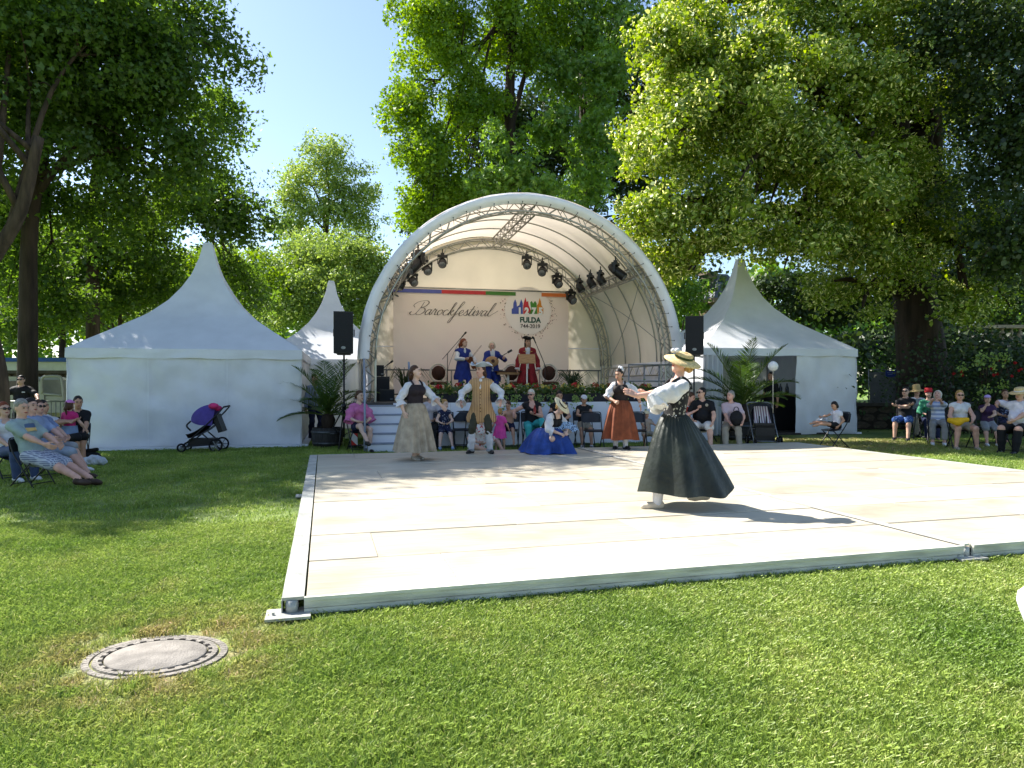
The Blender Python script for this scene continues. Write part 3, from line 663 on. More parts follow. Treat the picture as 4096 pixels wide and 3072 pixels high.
# ------------------------------------------------------------------ stairs at the left end of the stage
m_step = M('blue_grey_step', '#8b93a3', 0.55, 0.12, 6, metal=0.3)
sr = thing('stage_steps', 'blue-grey metal steps with a handrail at the left end of the stage', 'steps', St(-3.55, -.66), TS)
for i in range(5): MB().box((.05, -.95+i*.2+.1, .2*(i+1)-.02), (.92, .21, .035)).build('tread', m_step, sr); MB().box((.05, -.95+i*.2+.01, .2*(i+1)-.12), (.90, .012, .17)).build('riser', m_skirt, sr)
for x in (-.43, .53): MB().bar((x, -1.0, .06), (x, 0, 1.0), .03, .12).build('stringer', m_step, sr)
MB().tube(cr([(-.46, -1.0, .05), (-.46, -.98, .95), (-.46, -.1, 1.93), (-.46, .1, 1.95), (-.46, .12, 1.05)], 5), .024, 8).tube([(-.46, -.5, .55), (-.46, -.5, 1.45)], .018, 6).build('handrail', m_step, sr, True)
q = MB(); q.tube([(.56, -.98, .05), (.56, -.95, 1.0), (.56, .08, 1.98), (.56, .12, 1.05)], .024, 8); q.build('handrail', m_step, sr, True)

# ================================================================== TREES
def unit(v): return v/(np.linalg.norm(v, axis=-1, keepdims=True)+1e-9)
LEAF = {
 'kite': (np.array([(0,0),(.42,.33),(1,0),(.42,-.33)]), np.array([0,.10,-.05,.10])),
 'maple': (np.array([(0,0),(.28,.52),(.52,.2),(1,0),(.52,-.2),(.28,-.52)]), np.array([0,.08,.02,-.06,.02,.08])),
 'lime': (np.array([(0,0),(.15,.36),(.6,.38),(1,0),(.6,-.38),(.15,-.36)]), np.array([0,.07,.07,-.08,.07,.07])),
 'slim': (np.array([(0,0),(.55,.17),(1,0),(.55,-.17)]), np.array([0,.05,-.06,.05])),
}
def leaf_mesh(name, C, Nn, T, S, lv, kind):
    """many leaves in one mesh: C position, Nn normal, T tip direction, S size"""
    sh, bend = LEAF[kind]; k = len(sh); n = len(C)
    T = unit(T-Nn*np.sum(T*Nn, -1, keepdims=True)); B = np.cross(Nn, T)
    V = C[:,None,:] + S[:,None,None]*(sh[None,:,0:1]*T[:,None,:] + sh[None,:,1:2]*B[:,None,:] + bend[None,:,None]*Nn[:,None,:])
    return mesh_np(name, V.reshape(-1, 3), np.arange(n*k).reshape(n, k), False, np.repeat(lv, k))
def crown_sprays(lobes, g, spray_r, shell=.2, up=.55):
    """lobes: (centre, radii, sprays). Returns spray centres, rotations, scales, tints"""
    Cs, Rs, Ss, Tn = [], [], [], []
    for c, r_, ns in lobes:
        c = np.array(c); r_ = np.array(r_)
        # each lobe is broken into boughs, so outlines stay uneven and gaps open between them
        nb = 26; bd = unit(g.normal(size=(nb, 3))); bc = c+bd*r_*g.uniform(.25, .92, (nb, 1)); bs = g.uniform(.20, .46, nb); bt = g.uniform(0, 1, nb)
        pick = g.choice(nb, ns, p=bs**2/np.sum(bs**2)); cc = bc[pick]; rr = r_*bs[pick][:,None]*np.array([1.25, 1.25, .62])
        d = unit(g.normal(size=(ns, 3))); rho = np.clip(1-np.abs(g.normal(0, shell*1.8, ns)), .05, 1.0); rho = np.where(g.uniform(size=ns) < .09, g.uniform(1.05, 1.5, ns), rho)
        ph = g.uniform(0, 6.28, 3); bump = 1+.16*np.sin(d[:,0]*5+ph[0])*np.sin(d[:,2]*6+ph[1])+.10*np.sin(d[:,1]*9+ph[2])
        pos = cc+d*rr*(rho*bump)[:,None]
        out = unit(d/rr); out[:,2] += up; out = unit(out+g.normal(0, .25, (ns, 3)))
        t1 = unit(np.cross(out, g.normal(size=(ns, 3)))); t2 = np.cross(out, t1)
        Rs.append(np.stack([np.arctan2(t2[:,2], out[:,2]), np.arcsin(np.clip(-t1[:,2], -1, 1)), np.arctan2(t1[:,1], t1[:,0])], 1))
        Cs.append(pos); Ss.append(g.uniform(.65, 1.35, ns)); Tn.append(np.clip(.40*(bt[pick]-.5)+.25*(g.uniform(0, 1, ns)-.5), -.24, .22))
    return map(np.concatenate, (Cs, Rs, Ss, Tn))
_spr = {}
def spray_set(kind, size, r_, per, mat, blossom):
    """a few twig-end sprays of leaves that the crown repeats"""
    key = (kind, size, r_, per, mat.name, blossom)
    if key in _spr: return _spr[key]
    col = bpy.data.collections.new('leaf_sprays'); g = np.random.default_rng(len(_spr)*7+3)
    for v in range(4):
        a = g.uniform(0, 2*PI, per); q = np.sqrt(g.uniform(0, 1, per))*r_; z = np.array([0, 0, 1.0])
        off = np.stack([q*np.cos(a), q*np.sin(a), 0*a], 1); C = off+z*(g.normal(0, .22, per)*r_-.45*q**2/r_)[:,None]
        Nn = unit(z*.75+unit(off)*.25+g.normal(0, .5, (per, 3))); T = unit(off)+np.array([0, 0, -.45])+g.normal(0, .4, (per, 3)); lv = np.clip(g.normal(.40, .16, per), 0, .62); S = size*g.uniform(.6, 1.3, per)
        if kind == 'chestnut':
            C5 = np.repeat(C, 5, 0); N5 = np.repeat(Nn, 5, 0); T5 = np.repeat(T, 5, 0); aa = np.tile(np.array([-1.5, -.75, 0, .75, 1.5]), per)
            Tt = unit(T5-N5*np.sum(T5*N5, -1, keepdims=True)); Bt = np.cross(N5, Tt); Td = Tt*np.cos(aa)[:,None]+Bt*np.sin(aa)[:,None]-N5*.45
            me = leaf_mesh('leaf_spray', C5, unit(N5+Td*.45), Td, np.repeat(S, 5), np.repeat(lv, 5), 'slim')
        else: me = leaf_mesh('leaf_spray', C, Nn, T, S, lv, kind)
        o = bpy.data.objects.new('leaf_spray', me); me.materials.append(mat); col.objects.link(o)
        if blossom:
            m_ = int(per*blossom); k = g.choice(per, m_); sh = np.array([(0, .16), (1, .13), (1, -.13), (0, -.16)]); Nb = unit(Nn[k]+g.normal(0, .5, (m_, 3))); Tb = T[k]+np.array([0, 0, -.2]); Tb = unit(Tb-Nb*np.sum(Tb*Nb, -1, keepdims=True)); Bb = np.cross(Nb, Tb); Cb = C[k]+Nn[k]*size*.3
            V = Cb[:,None,:]+size*.85*(sh[None,:,0:1]*Tb[:,None,:]+sh[None,:,1:2]*Bb[:,None,:]); V0 = np.zeros(len(me.vertices)*3, np.float32); me.vertices.foreach_get('co', V0); k0 = len(LEAF[kind][0])
            ob = bpy.data.objects.new('leaf_spray', mesh_np('leaf_spray', np.concatenate([V.reshape(-1, 3)]), np.arange(m_*4).reshape(m_, 4), False, np.full(m_*4, 1.2))); ob.data.materials.append(mat)
            bm_ = bmesh.new(); bm_.from_mesh(me); bm_.from_mesh(ob.data); bm_.to_mesh(me); bm_.free(); bpy.data.objects.remove(ob)
    _spr[key] = col; return col
def spray_crown(name, C, Rt, S, Tn, coll, mat, parent):
    me = bpy.data.meshes.new(name); n = len(C); me.vertices.add(n); me.vertices.foreach_set('co', np.asarray(C, np.float32).ravel())
    for nm, ty, dat in (('rot', 'FLOAT_VECTOR', Rt), ('scl', 'FLOAT', S), ('tint', 'FLOAT', Tn)):
        a = me.attributes.new(nm, ty, 'POINT'); a.data.foreach_set('vector' if ty == 'FLOAT_VECTOR' else 'value', np.asarray(dat, np.float32).ravel())
    me.update(); o = link(name, me, mat, parent)
    ng = bpy.data.node_groups.new(name, 'GeometryNodeTree'); ng.interface.new_socket('Geometry', in_out='INPUT', socket_type='NodeSocketGeometry'); ng.interface.new_socket('Geometry', in_out='OUTPUT', socket_type='NodeSocketGeometry')
    N = ng.nodes; L = ng.links.new; gi = N.new('NodeGroupInput'); go = N.new('NodeGroupOutput'); ip = N.new('GeometryNodeInstanceOnPoints'); ci = N.new('GeometryNodeCollectionInfo')
    ci.inputs['Collection'].default_value = coll; ci.inputs['Separate Children'].default_value = True; ci.inputs['Reset Children'].default_value = True; ip.inputs['Pick Instance'].default_value = True
    ri = N.new('FunctionNodeRandomValue'); ri.data_type = 'INT'; ri.inputs['Min'].default_value = 0; ri.inputs['Max'].default_value = len(coll.objects)-1
    ra = N.new('GeometryNodeInputNamedAttribute'); ra.data_type = 'FLOAT_VECTOR'; ra.inputs[0].default_value = 'rot'; sa = N.new('GeometryNodeInputNamedAttribute'); sa.data_type = 'FLOAT'; sa.inputs[0].default_value = 'scl'
    L(gi.outputs[0], ip.inputs['Points']); L(ci.outputs[0], ip.inputs['Instance']); L(ri.outputs[2], ip.inputs['Instance Index']); L(ra.outputs[0], ip.inputs['Rotation']); L(sa.outputs[0], ip.inputs['Scale']); L(ip.outputs[0], go.inputs[0])
    o.modifiers.new('sprays', 'NODES').node_group = ng; o['kind'] = 'stuff'; return o
m_bark = M('bark_brown', '#4d4035', 0.9, 0.35, 3, 1.0, 14, stretch=(3, 3, .6)); m_barkg = M('bark_grey', '#8a7a66', 0.9, 0.3, 3, 0.8, 14, stretch=(3, 3, .6)); m_barkd = M('bark_dark', '#3a2f27', 0.9, 0.35, 2, 1.0, 10, stretch=(3, 3, .5))
def tree(name, label, base, lobes, kind, size, mat, trunk=None, tr=.3, bark=None, per=24, spray=.45, shell=.2, seed=1, up=.55, limbs=True, top=None, extra=None, lvbias=0.0, group=None):
    g = np.random.default_rng(seed); bark = bark or m_bark
    t = thing(name, label, 'tree', base, 0, group); b = np.array(base)
    lob = [(np.array(c)-b, r_, n) for c, r_, n in lobes]
    C, Rt, S, Tn = crown_sprays(lob, g, spray, shell, up)
    spray_crown('crown', C, Rt, S, np.clip(Tn+lvbias, -.25, .25), spray_set(kind, size*.72, spray, int(per*1.45), mat, extra), mat, t)
    # trunk and limbs
    tp = trunk or [(0, 0, -.1), (0, 0, 2), (0, 0, 5)]
    pts = cr(tp, 5); k = len(pts); rad = [tr*(1.35 if i == 0 else 1)*(1-.55*i/(k-1)) for i in range(k)]
    MB().tube(pts, rad, 12).build('trunk', bark, t, True)
    if limbs:
        for i, (c, r_, ns) in enumerate(lob):
            j = max(2, min(k-1, int(k*(.55+.45*((i*37) % 10)/10)))); a = np.array(pts[j]); e = np.array(c)+np.array([0, 0, -.15*r_[2]])
            mid = a*.5+e*.5+np.array([g.uniform(-.3, .3), g.uniform(-.3, .3), .12*np.linalg.norm(e-a)])
            MB().tube(cr([a, mid, e], 5), [max(.02, rad[j]*.62*(1-.85*s/10)) for s in range(11)], 7).build('limb', bark, t, True)
            for s in range(3):
                d = unit(g.normal(size=3)); f = e+d*np.array(r_)*.75; m_ = (mid+e)/2
                MB().tube(cr([m_, (m_+f)/2+np.array([0, 0, .2]), f], 3), [max(.012, rad[j]*.25*(1-.8*s2/6)) for s2 in range(7)], 5).build('branch', bark, t, True)
    return t
LEAFY = 3.1
def LB_(px, py, Y, rpx, rpy, ry, dens):
    c = P(px, py, Y); rx = rpx/F*Y; rz = rpy/F*Y; area = rx*rz+rx*ry+ry*rz
    return (c, (rx, ry, rz), int(area*dens*LEAFY))
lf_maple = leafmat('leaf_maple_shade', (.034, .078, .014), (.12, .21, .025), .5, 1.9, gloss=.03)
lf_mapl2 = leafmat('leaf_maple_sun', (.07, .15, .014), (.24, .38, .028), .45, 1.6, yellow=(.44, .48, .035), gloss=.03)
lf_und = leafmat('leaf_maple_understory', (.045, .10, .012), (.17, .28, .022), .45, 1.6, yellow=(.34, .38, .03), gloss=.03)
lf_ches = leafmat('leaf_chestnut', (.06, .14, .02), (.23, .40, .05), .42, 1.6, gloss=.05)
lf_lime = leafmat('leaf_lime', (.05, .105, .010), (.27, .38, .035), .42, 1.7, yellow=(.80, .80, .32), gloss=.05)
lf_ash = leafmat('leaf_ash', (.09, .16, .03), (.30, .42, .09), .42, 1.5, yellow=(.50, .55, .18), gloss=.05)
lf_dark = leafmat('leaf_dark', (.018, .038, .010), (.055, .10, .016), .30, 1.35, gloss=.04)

# left: three maples over and behind the left tent
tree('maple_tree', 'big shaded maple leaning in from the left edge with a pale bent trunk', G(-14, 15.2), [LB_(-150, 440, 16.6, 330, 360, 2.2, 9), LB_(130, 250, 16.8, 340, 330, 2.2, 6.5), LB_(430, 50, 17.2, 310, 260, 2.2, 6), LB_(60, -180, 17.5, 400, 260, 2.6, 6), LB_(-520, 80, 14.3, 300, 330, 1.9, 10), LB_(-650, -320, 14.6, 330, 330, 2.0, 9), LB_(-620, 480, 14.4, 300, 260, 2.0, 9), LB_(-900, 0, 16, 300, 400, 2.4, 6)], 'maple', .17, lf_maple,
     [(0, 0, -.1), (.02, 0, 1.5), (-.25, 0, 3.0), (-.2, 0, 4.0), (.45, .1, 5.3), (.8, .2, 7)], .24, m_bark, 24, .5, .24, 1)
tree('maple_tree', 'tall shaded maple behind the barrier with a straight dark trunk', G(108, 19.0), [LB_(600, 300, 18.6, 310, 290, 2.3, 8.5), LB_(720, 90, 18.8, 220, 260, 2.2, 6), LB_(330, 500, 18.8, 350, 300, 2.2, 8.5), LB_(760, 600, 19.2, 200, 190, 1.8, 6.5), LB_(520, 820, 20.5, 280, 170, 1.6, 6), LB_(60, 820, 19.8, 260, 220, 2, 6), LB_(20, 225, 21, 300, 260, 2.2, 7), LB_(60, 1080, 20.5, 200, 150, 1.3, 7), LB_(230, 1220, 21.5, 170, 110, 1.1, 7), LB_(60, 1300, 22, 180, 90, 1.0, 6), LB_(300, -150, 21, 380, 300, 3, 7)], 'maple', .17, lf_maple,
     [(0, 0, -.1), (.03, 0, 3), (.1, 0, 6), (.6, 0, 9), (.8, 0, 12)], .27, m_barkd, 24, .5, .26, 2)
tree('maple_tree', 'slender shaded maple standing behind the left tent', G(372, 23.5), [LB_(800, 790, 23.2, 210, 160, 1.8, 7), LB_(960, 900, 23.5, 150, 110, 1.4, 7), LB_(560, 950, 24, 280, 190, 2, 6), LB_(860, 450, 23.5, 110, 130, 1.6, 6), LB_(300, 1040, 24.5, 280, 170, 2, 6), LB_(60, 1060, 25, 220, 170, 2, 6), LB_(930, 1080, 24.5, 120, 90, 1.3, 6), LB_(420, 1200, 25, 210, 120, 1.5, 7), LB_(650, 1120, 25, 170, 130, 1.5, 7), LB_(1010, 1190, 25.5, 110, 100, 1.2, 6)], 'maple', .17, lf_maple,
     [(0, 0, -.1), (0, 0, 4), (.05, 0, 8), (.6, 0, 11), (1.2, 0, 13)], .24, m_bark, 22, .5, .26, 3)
tree('understory_maple', 'bright sunlit young maple low behind the left tent and wall', G(480, 33), [LB_(380, 1160, 33, 330, 170, 3, 3.5), LB_(700, 1090, 32, 240, 180, 2.5, 3.5), LB_(60, 1200, 34, 300, 160, 3, 3.5), LB_(980, 1130, 33, 170, 130, 2.5, 3.5)], 'maple', .21, lf_und, [(0, 0, -.1), (0, 0, 2), (0, 0, 5)], .18, m_bark, 20, .6, .3, 4, lvbias=.1)
tree('background_tree', 'dark leafy tree far behind the left maples', G(250, 44), [LB_(200, 1150, 44, 520, 260, 4, 3), LB_(850, 1180, 44, 300, 220, 3, 3), LB_(-200, 900, 46, 420, 420, 4, 2)], 'kite', .30, lf_ash, [(0, 0, -.1), (0, 0, 3), (0, 0, 6)], .3, m_barkd, 22, .8, .3, 5)
# middle distance
tree('ash_tree', 'pale green airy tree against the sky between the tents', G(1290, 46), [LB_(1300, 620, 46, 90, 95, 1.8, 4.0), LB_(1230, 710, 46, 110, 90, 1.8, 4.0), LB_(1170, 790, 46, 95, 70, 1.8, 4.0), LB_(1390, 710, 46, 110, 85, 1.8, 4.0), LB_(1460, 780, 46, 80, 60, 1.6, 4.0), LB_(1320, 830, 46, 180, 100, 2, 3.5), LB_(1170, 900, 46, 110, 90, 1.8, 3.5), LB_(1430, 900, 46, 140, 90, 1.8, 3.5)], 'kite', .24, lf_ash, [(0, 0, -.1), (0, 0, 6), (.2, 0, 11), (.1, 0, 14)], .28, m_bark, 20, .55, .3, 6, lvbias=.2)
tree('robinia_tree', 'broad light green tree behind the two left tents', G(1300, 40), [LB_(1300, 1020, 40, 240, 130, 2.8, 7), LB_(1130, 1130, 39, 130, 170, 2.2, 7), LB_(1440, 1090, 38, 190, 170, 2.6, 7), LB_(1260, 1230, 38, 260, 150, 2.6, 6)], 'kite', .22, lf_ash, [(0, 0, -.1), (0, 0, 3), (0, 0, 7)], .3, m_bark, 20, .5, .24, 7)
# behind the stage
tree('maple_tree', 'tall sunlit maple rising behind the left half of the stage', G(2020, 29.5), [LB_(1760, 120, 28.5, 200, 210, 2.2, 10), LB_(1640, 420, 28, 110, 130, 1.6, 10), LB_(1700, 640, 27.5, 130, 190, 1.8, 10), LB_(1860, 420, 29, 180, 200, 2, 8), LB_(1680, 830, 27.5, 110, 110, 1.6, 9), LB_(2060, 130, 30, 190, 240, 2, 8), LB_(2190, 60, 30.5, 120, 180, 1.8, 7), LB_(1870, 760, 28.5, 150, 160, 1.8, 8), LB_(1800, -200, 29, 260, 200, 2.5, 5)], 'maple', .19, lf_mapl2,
     [(0, 0, -.1), (.05, 0, 5), (.3, 0, 10), (.2, 0, 14), (.5, 0, 19)], .36, m_barkd, 22, .5, .24, 8)
tree('chestnut_tree', 'horse chestnut with drooping fingered leaves behind the right half of the stage', G(2330, 32), [LB_(2330, 90, 30.5, 130, 130, 1.6, 5.0), LB_(2260, 330, 30, 130, 150, 1.6, 5.0), LB_(2420, 330, 30, 110, 170, 1.5, 5.0), LB_(2200, 520, 29, 110, 110, 1.5, 5.0), LB_(2390, 560, 29.5, 130, 140, 1.6, 5.0), LB_(2460, 90, 31, 130, 160, 1.6, 4.3), LB_(2350, 760, 29.5, 150, 110, 1.6, 4.3), LB_(2350, -180, 31, 240, 160, 2, 4)], 'chestnut', .23, lf_ches,
     [(0, 0, -.1), (0, 0, 5), (.1, 0, 10), (0, 0, 16)], .36, m_barkd, 9, .55, .2, 9, up=.9)
tree('chestnut_tree', 'small pointed chestnut sapling just above the top of the canopy', G(2080, 26), [LB_(1985, 560, 25.5, 45, 80, .8, 14), LB_(2060, 700, 25.5, 110, 80, 1.3, 10), LB_(2160, 760, 25.6, 110, 60, 1.3, 10), LB_(1960, 740, 25.6, 80, 60, 1.1, 10)], 'chestnut', .19, lf_ches, [(0, 0, -.1), (0, 0, 4), (-.3, 0, 8)], .16, m_bark, 9, .5, .22, 10, up=.9, lvbias=.2)
tree('background_tree', 'dark tree filling the gap behind the maple and the chestnut', G(2300, 42), [LB_(2150, 500, 42, 420, 480, 3.5, 2.2), LB_(2550, 800, 42, 380, 420, 3.5, 2.2), LB_(1830, 900, 42, 260, 220, 3, 2.4), LB_(2600, 250, 42, 330, 420, 3.5, 2)], 'kite', .34, lf_dark, [(0, 0, -.1), (0, 0, 6), (0, 0, 12)], .4, m_barkd, 22, .8, .4, 11)
# the big lime on the right
tree('lime_tree', 'huge blossoming lime tree with a massive dark trunk on the right', G(3690, 23.0), [LB_(2720, 160, 19.0, 200, 260, 1.9, 8.6), LB_(2640, 520, 18.6, 180, 230, 1.8, 8.6), LB_(2950, 420, 18.4, 240, 260, 1.9, 8.6), LB_(2620, 880, 18.4, 150, 200, 1.4, 8.6), LB_(2860, 780, 18.2, 220, 220, 1.8, 8.6), LB_(3230, 620, 18.8, 280, 270, 2.0, 7.8), LB_(3120, 240, 19.2, 280, 270, 2.0, 7.0), LB_(3120, 960, 19.4, 280, 130, 1.5, 7.8), LB_(2740, 1050, 19.2, 110, 80, .8, 7.8), LB_(3430, 420, 19.6, 270, 330, 2.0, 7.0), LB_(3380, 800, 19.4, 230, 200, 1.7, 7.8), LB_(3010, 640, 19.2, 240, 230, 1.8, 7.8), LB_(2800, 330, 18.8, 230, 240, 1.8, 7.0), LB_(3420, 980, 20.5, 230, 140, 1.6, 7), LB_(3380, 60, 20, 330, 240, 2.4, 6), LB_(3000, -120, 20.5, 420, 200, 2.6, 5), LB_(3750, 300, 22, 330, 420, 2.6, 4), LB_(3640, 760, 20.8, 260, 260, 1.6, 7), LB_(3560, 1060, 21, 200, 110, 1.2, 6), LB_(3830, 950, 21.5, 220, 170, 1.6, 6), LB_(3420, 1170, 21.6, 190, 110, 1.1, 6), LB_(3880, 1190, 21.2, 200, 130, 1.1, 6), LB_(2640, 1090, 23.5, 100, 90, 1.0, 7)], 'lime', .14, lf_lime,
     [(0, 0, -.1), (.05, 0, 1.2), (-.1, 0, 3), (-.3, 0, 5), (-.3, 0, 9), (-1, 0, 13)], .92, m_barkd, 26, .36, .2, 12, extra=.55)
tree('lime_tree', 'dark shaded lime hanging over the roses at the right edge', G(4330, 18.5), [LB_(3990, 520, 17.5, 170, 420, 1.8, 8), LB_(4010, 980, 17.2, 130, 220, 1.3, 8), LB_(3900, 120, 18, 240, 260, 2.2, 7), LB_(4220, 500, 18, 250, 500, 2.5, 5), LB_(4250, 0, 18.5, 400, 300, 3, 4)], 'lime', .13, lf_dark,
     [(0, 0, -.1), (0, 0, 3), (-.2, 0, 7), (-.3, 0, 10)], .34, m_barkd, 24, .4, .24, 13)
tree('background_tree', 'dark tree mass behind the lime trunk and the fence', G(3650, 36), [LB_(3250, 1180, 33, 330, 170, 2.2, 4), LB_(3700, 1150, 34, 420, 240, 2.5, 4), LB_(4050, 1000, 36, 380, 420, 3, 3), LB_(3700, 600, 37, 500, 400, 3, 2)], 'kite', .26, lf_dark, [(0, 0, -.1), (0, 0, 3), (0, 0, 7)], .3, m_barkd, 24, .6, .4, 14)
tree('young_tree', 'dark shrubby tree between the stage roof and the right tent', G(2700, 30), [LB_(2740, 1180, 30, 75, 90, 1, 9), LB_(2680, 1100, 30, 60, 80, 1, 9)], 'kite', .18, lf_ches, [(0, 0, -.1), (0, 0, 2), (0, 0, 4)], .12, m_barkd, 22, .4, .3, 15)

def wood(name, label, Y, x0, x1, h0, h1, n, size, mat, seed, depth=4.0):
    g = np.random.default_rng(seed); X = g.uniform(x0, x1, n); top = h0+(h1-h0)*(.5+.5*np.sin(X*.35+seed)*np.sin(X*.13+1)); Z = top*np.sqrt(g.uniform(0, 1, n)); Yy = Y+g.uniform(-depth, depth, n)
    Cc = np.stack([X, Yy, Z], 1); Nn = unit(g.normal(0, .6, (n, 3))+np.array([-.1, -.5, .5])); T = g.normal(size=(n, 3))+np.array([0, 0, -.4])
    k = np.floor(X*.8)+np.floor(Z*1.1)*17; tint = (np.sin(k*12.9898)*43758.5453) % 1
    o = link(name, leaf_mesh(name, Cc, Nn, T, size*g.uniform(.6, 1.4, n), np.clip(.15+.55*tint+g.normal(0, .12, n), 0, .84), 'kite'), mat); return tag(o, label, 'woodland', kind='stuff')
wood('distant_woodland', 'dense dark park woodland closing the view behind the tents', 62, -62, 62, 7, 13, 26000, .75, lf_ches, 41)
wood('shrub_border', 'dark shrubs along the park boundary behind the right trees', 31, 9, 34, 2.5, 5.5, 11000, .26, lf_dark, 43, 1.5)

# ================================================================== PROPS
# ------------------------------------------------------------------ folding chairs
m_chair = M('chair_black', '#15161c', 0.4, 0.2, 12, spec=0.45); m_seatpad = M('chair_panel', '#191b24', 0.45, 0.2, 9, spec=0.4)
def folding_chair_proto():
    t = thing('folding_chair', 'black folding chair with open seat', 'chair')
    q = MB(); q.grid(lambda u, v: ((u-.5)*.42, .17-.36*v, .445+.012*math.sin(PI*v)-.02*v), 6, 6); q.grid(lambda u, v: ((u-.5)*.42, .17-.36*(1-v), .425+.012*math.sin(PI*v)-.02*(1-v)), 6, 6); q.build('seat', m_seatpad, t, True)
    def bk(z0): return lambda u, v: ((u-.5)*(.43-.05*max(0, v-.6)), .205+.05*v+z0-.03*math.cos((u-.5)*PI)+.03, .60+.22*v-(.02*(abs(u-.5)*2)**4 if v > .9 else 0))
    q = MB(); q.grid(bk(0), 8, 5); q.grid(lambda u, v: bk(.014)(1-u, v), 8, 5); q.build('backrest', m_seatpad, t, True)
    for sx in (-1, 1):
        x = sx*.22
        MB().tube(cr([(x, -.24, .0), (x, .0, .34), (x, .17, .58), (x, .25, .80), (x*.8, .262, .835)], 4), .0125, 7).build('leg', m_chair, t, True)
        MB().tube([(x*.9, -.17, .43), (x*.9, .27, .0)], .0125, 7).build('leg', m_chair, t, True)
    MB().tube([(-.2, -.2, .06), (.2, -.2, .06)], .009, 6).tube([(-.19, .23, .05), (.19, .23, .05)], .009, 6).tube([(-.18, .262, .835), (.18, .262, .835)], .0125, 7).build('stretcher', m_chair, t, True)
    return t
_ch = folding_chair_proto(); _chused = [False]
def chair(label, loc, yaw, s=1.0):
    o = _ch if not _chused[0] else copy_tree(_ch); _chused[0] = True
    o.location = loc; o.rotation_euler = (0, 0, yaw); o.scale = (s, s, s); return tag(o, label, 'chair', 'black folding chairs')

# ------------------------------------------------------------------ potted palms
m_barrel = M('barrel_wood', '#3a3836', 0.8, 0.3, 5, 0.5, 30, stretch=(6, 6, .6)); m_hoop = M('barrel_hoop', '#5a5d60', 0.5, 0.3, 10, metal=0.6)
lf_palm = leafmat('leaf_palm', (.018, .05, .010), (.085, .16, .022), .25, 1.5, gloss=.06)
m_frond = M('frond_stem', '#5a6a2c', 0.6, 0.2)
def palm(label, loc, zc, fr, seed, barrel=True, s=1.0):
    g = np.random.default_rng(seed); t = thing('potted_palm', label, 'palm', loc, 0)
    q = MB(); n = 18
    b = MB(); b.lathe([(.31, 0), (.35, .12), (.365, .22), (.37, .34), (.35, .45), (.32, .45), (.31, .40), (.01, .40)], 24); bo = b.build('barrel', m_barrel, t, True)
    for z, r_ in ((.07, .342), (.33, .378)): MB().lathe([(r_, z), (r_+.006, z), (r_+.006, z+.05), (r_, z+.05)], 24).build('hoop', m_hoop, bo, True)
    MB().tube(cr([(.18, -.345, .33), (.18, -.40, .33), (.30, -.33, .33), (.29, -.28, .33)], 4), .014, 6).build('handle', m_hoop, bo, True)
    MB().tube([(0, 0, .38), (.02, 0, zc-.15), (0, 0, zc)], [.13, .17, .12], 12).build('trunk', m_barkd, t, True)
    for az, el, L_, dr in fr:
        d = np.array([math.sin(az), -math.cos(az)*.85, 0]); pts = []; p = np.array([0, 0, zc-.05]); e = el
        for i in range(15):
            pts.append(p.copy()); st = L_/14; p = p+st*(d*math.cos(e)+np.array([0, 0, math.sin(e)])); e -= dr/14*(.4+1.2*i/14)
        pts = np.array(pts); side = unit(np.cross(d, [0, 0, 1]))
        Cs, Ns, Ts, Ss = [], [], [], []
        for i in range(78):
            f = .16+.84*(i//2)/39; k = f*14; a = int(min(13, k)); c = pts[a]+(pts[a+1]-pts[a])*(k-a); tg = unit(pts[a+1]-pts[a]); sg = 1 if i % 2 else -1
            upv = unit(np.cross(side, tg)); ln = L_*.30*(math.sin(PI*min(1, f*.9+.12))**.7)*g.uniform(.85, 1.1)
            T = unit(side*sg*.95+tg*(.55+.5*f)+upv*.38+g.normal(0, .06, 3)-np.array([0, 0, .10])); Cs.append(c); Ts.append(T); Ns.append(unit(np.cross(T, tg*sg)+g.normal(0, .15, 3))); Ss.append(ln)
        Cs, Ns, Ts, Ss = map(np.array, (Cs, Ns, Ts, Ss)); N2 = unit(Ns-Ts*np.sum(Ns*Ts, -1, keepdims=True)); B = np.cross(N2, Ts); w = .012
        sh = np.array([(0, .4), (.5, 1), (1, 0), (.5, -1), (0, -.4)])
        V = Cs[:,None,:]+Ss[:,None,None]*sh[None,:,0:1]*Ts[:,None,:]+w*sh[None,:,1:2]*B[:,None,:]-np.array([0, 0, .06])*(sh[None,:,0:1]**2)*Ss[:,None,None]*2
        m_ = len(Cs); fo = link('frond', mesh_np('frond', V.reshape(-1, 3), np.arange(m_*5).reshape(m_, 5), False, np.repeat(np.clip(g.normal(.45, .2, m_), 0, .84), 5)), lf_palm, t)
        MB().tube([tuple(x) for x in pts], [.016*(1-.8*i/14)+.003 for i in range(15)], 5).build('stem', m_frond, fo, True)
    t.scale = (s, s, s); return t
FR1 = [(R(-100), R(34), 1.55, 1.5), (R(-95), R(58), 1.6, 1.5), (R(-70), R(12), 1.2, .9), (R(100), R(45), 1.4, 1.1), (R(80), R(25), 1.35, 1.0), (R(110), R(8), 1.2, .7), (R(-160), R(75), 1.6, .8), (R(160), R(72), 1.65, .7), (R(20), R(60), 1.0, 1.6), (R(-30), R(50), 1.05, 1.5), (R(60), R(55), 1.25, 1.4), (R(-60), R(70), 1.5, .8), (R(70), R(72), 1.5, .7), (R(-130), R(20), 1.3, 1.1), (R(140), R(30), 1.3, 1.1), (R(40), R(15), .95, .8), (R(-20), R(78), 1.35, 1.0), (R(0), R(35), .8, 1.2)]
palm('dark green potted palm in a wooden barrel beside the left tent', G(1310, 16.3), .78, FR1, 3)
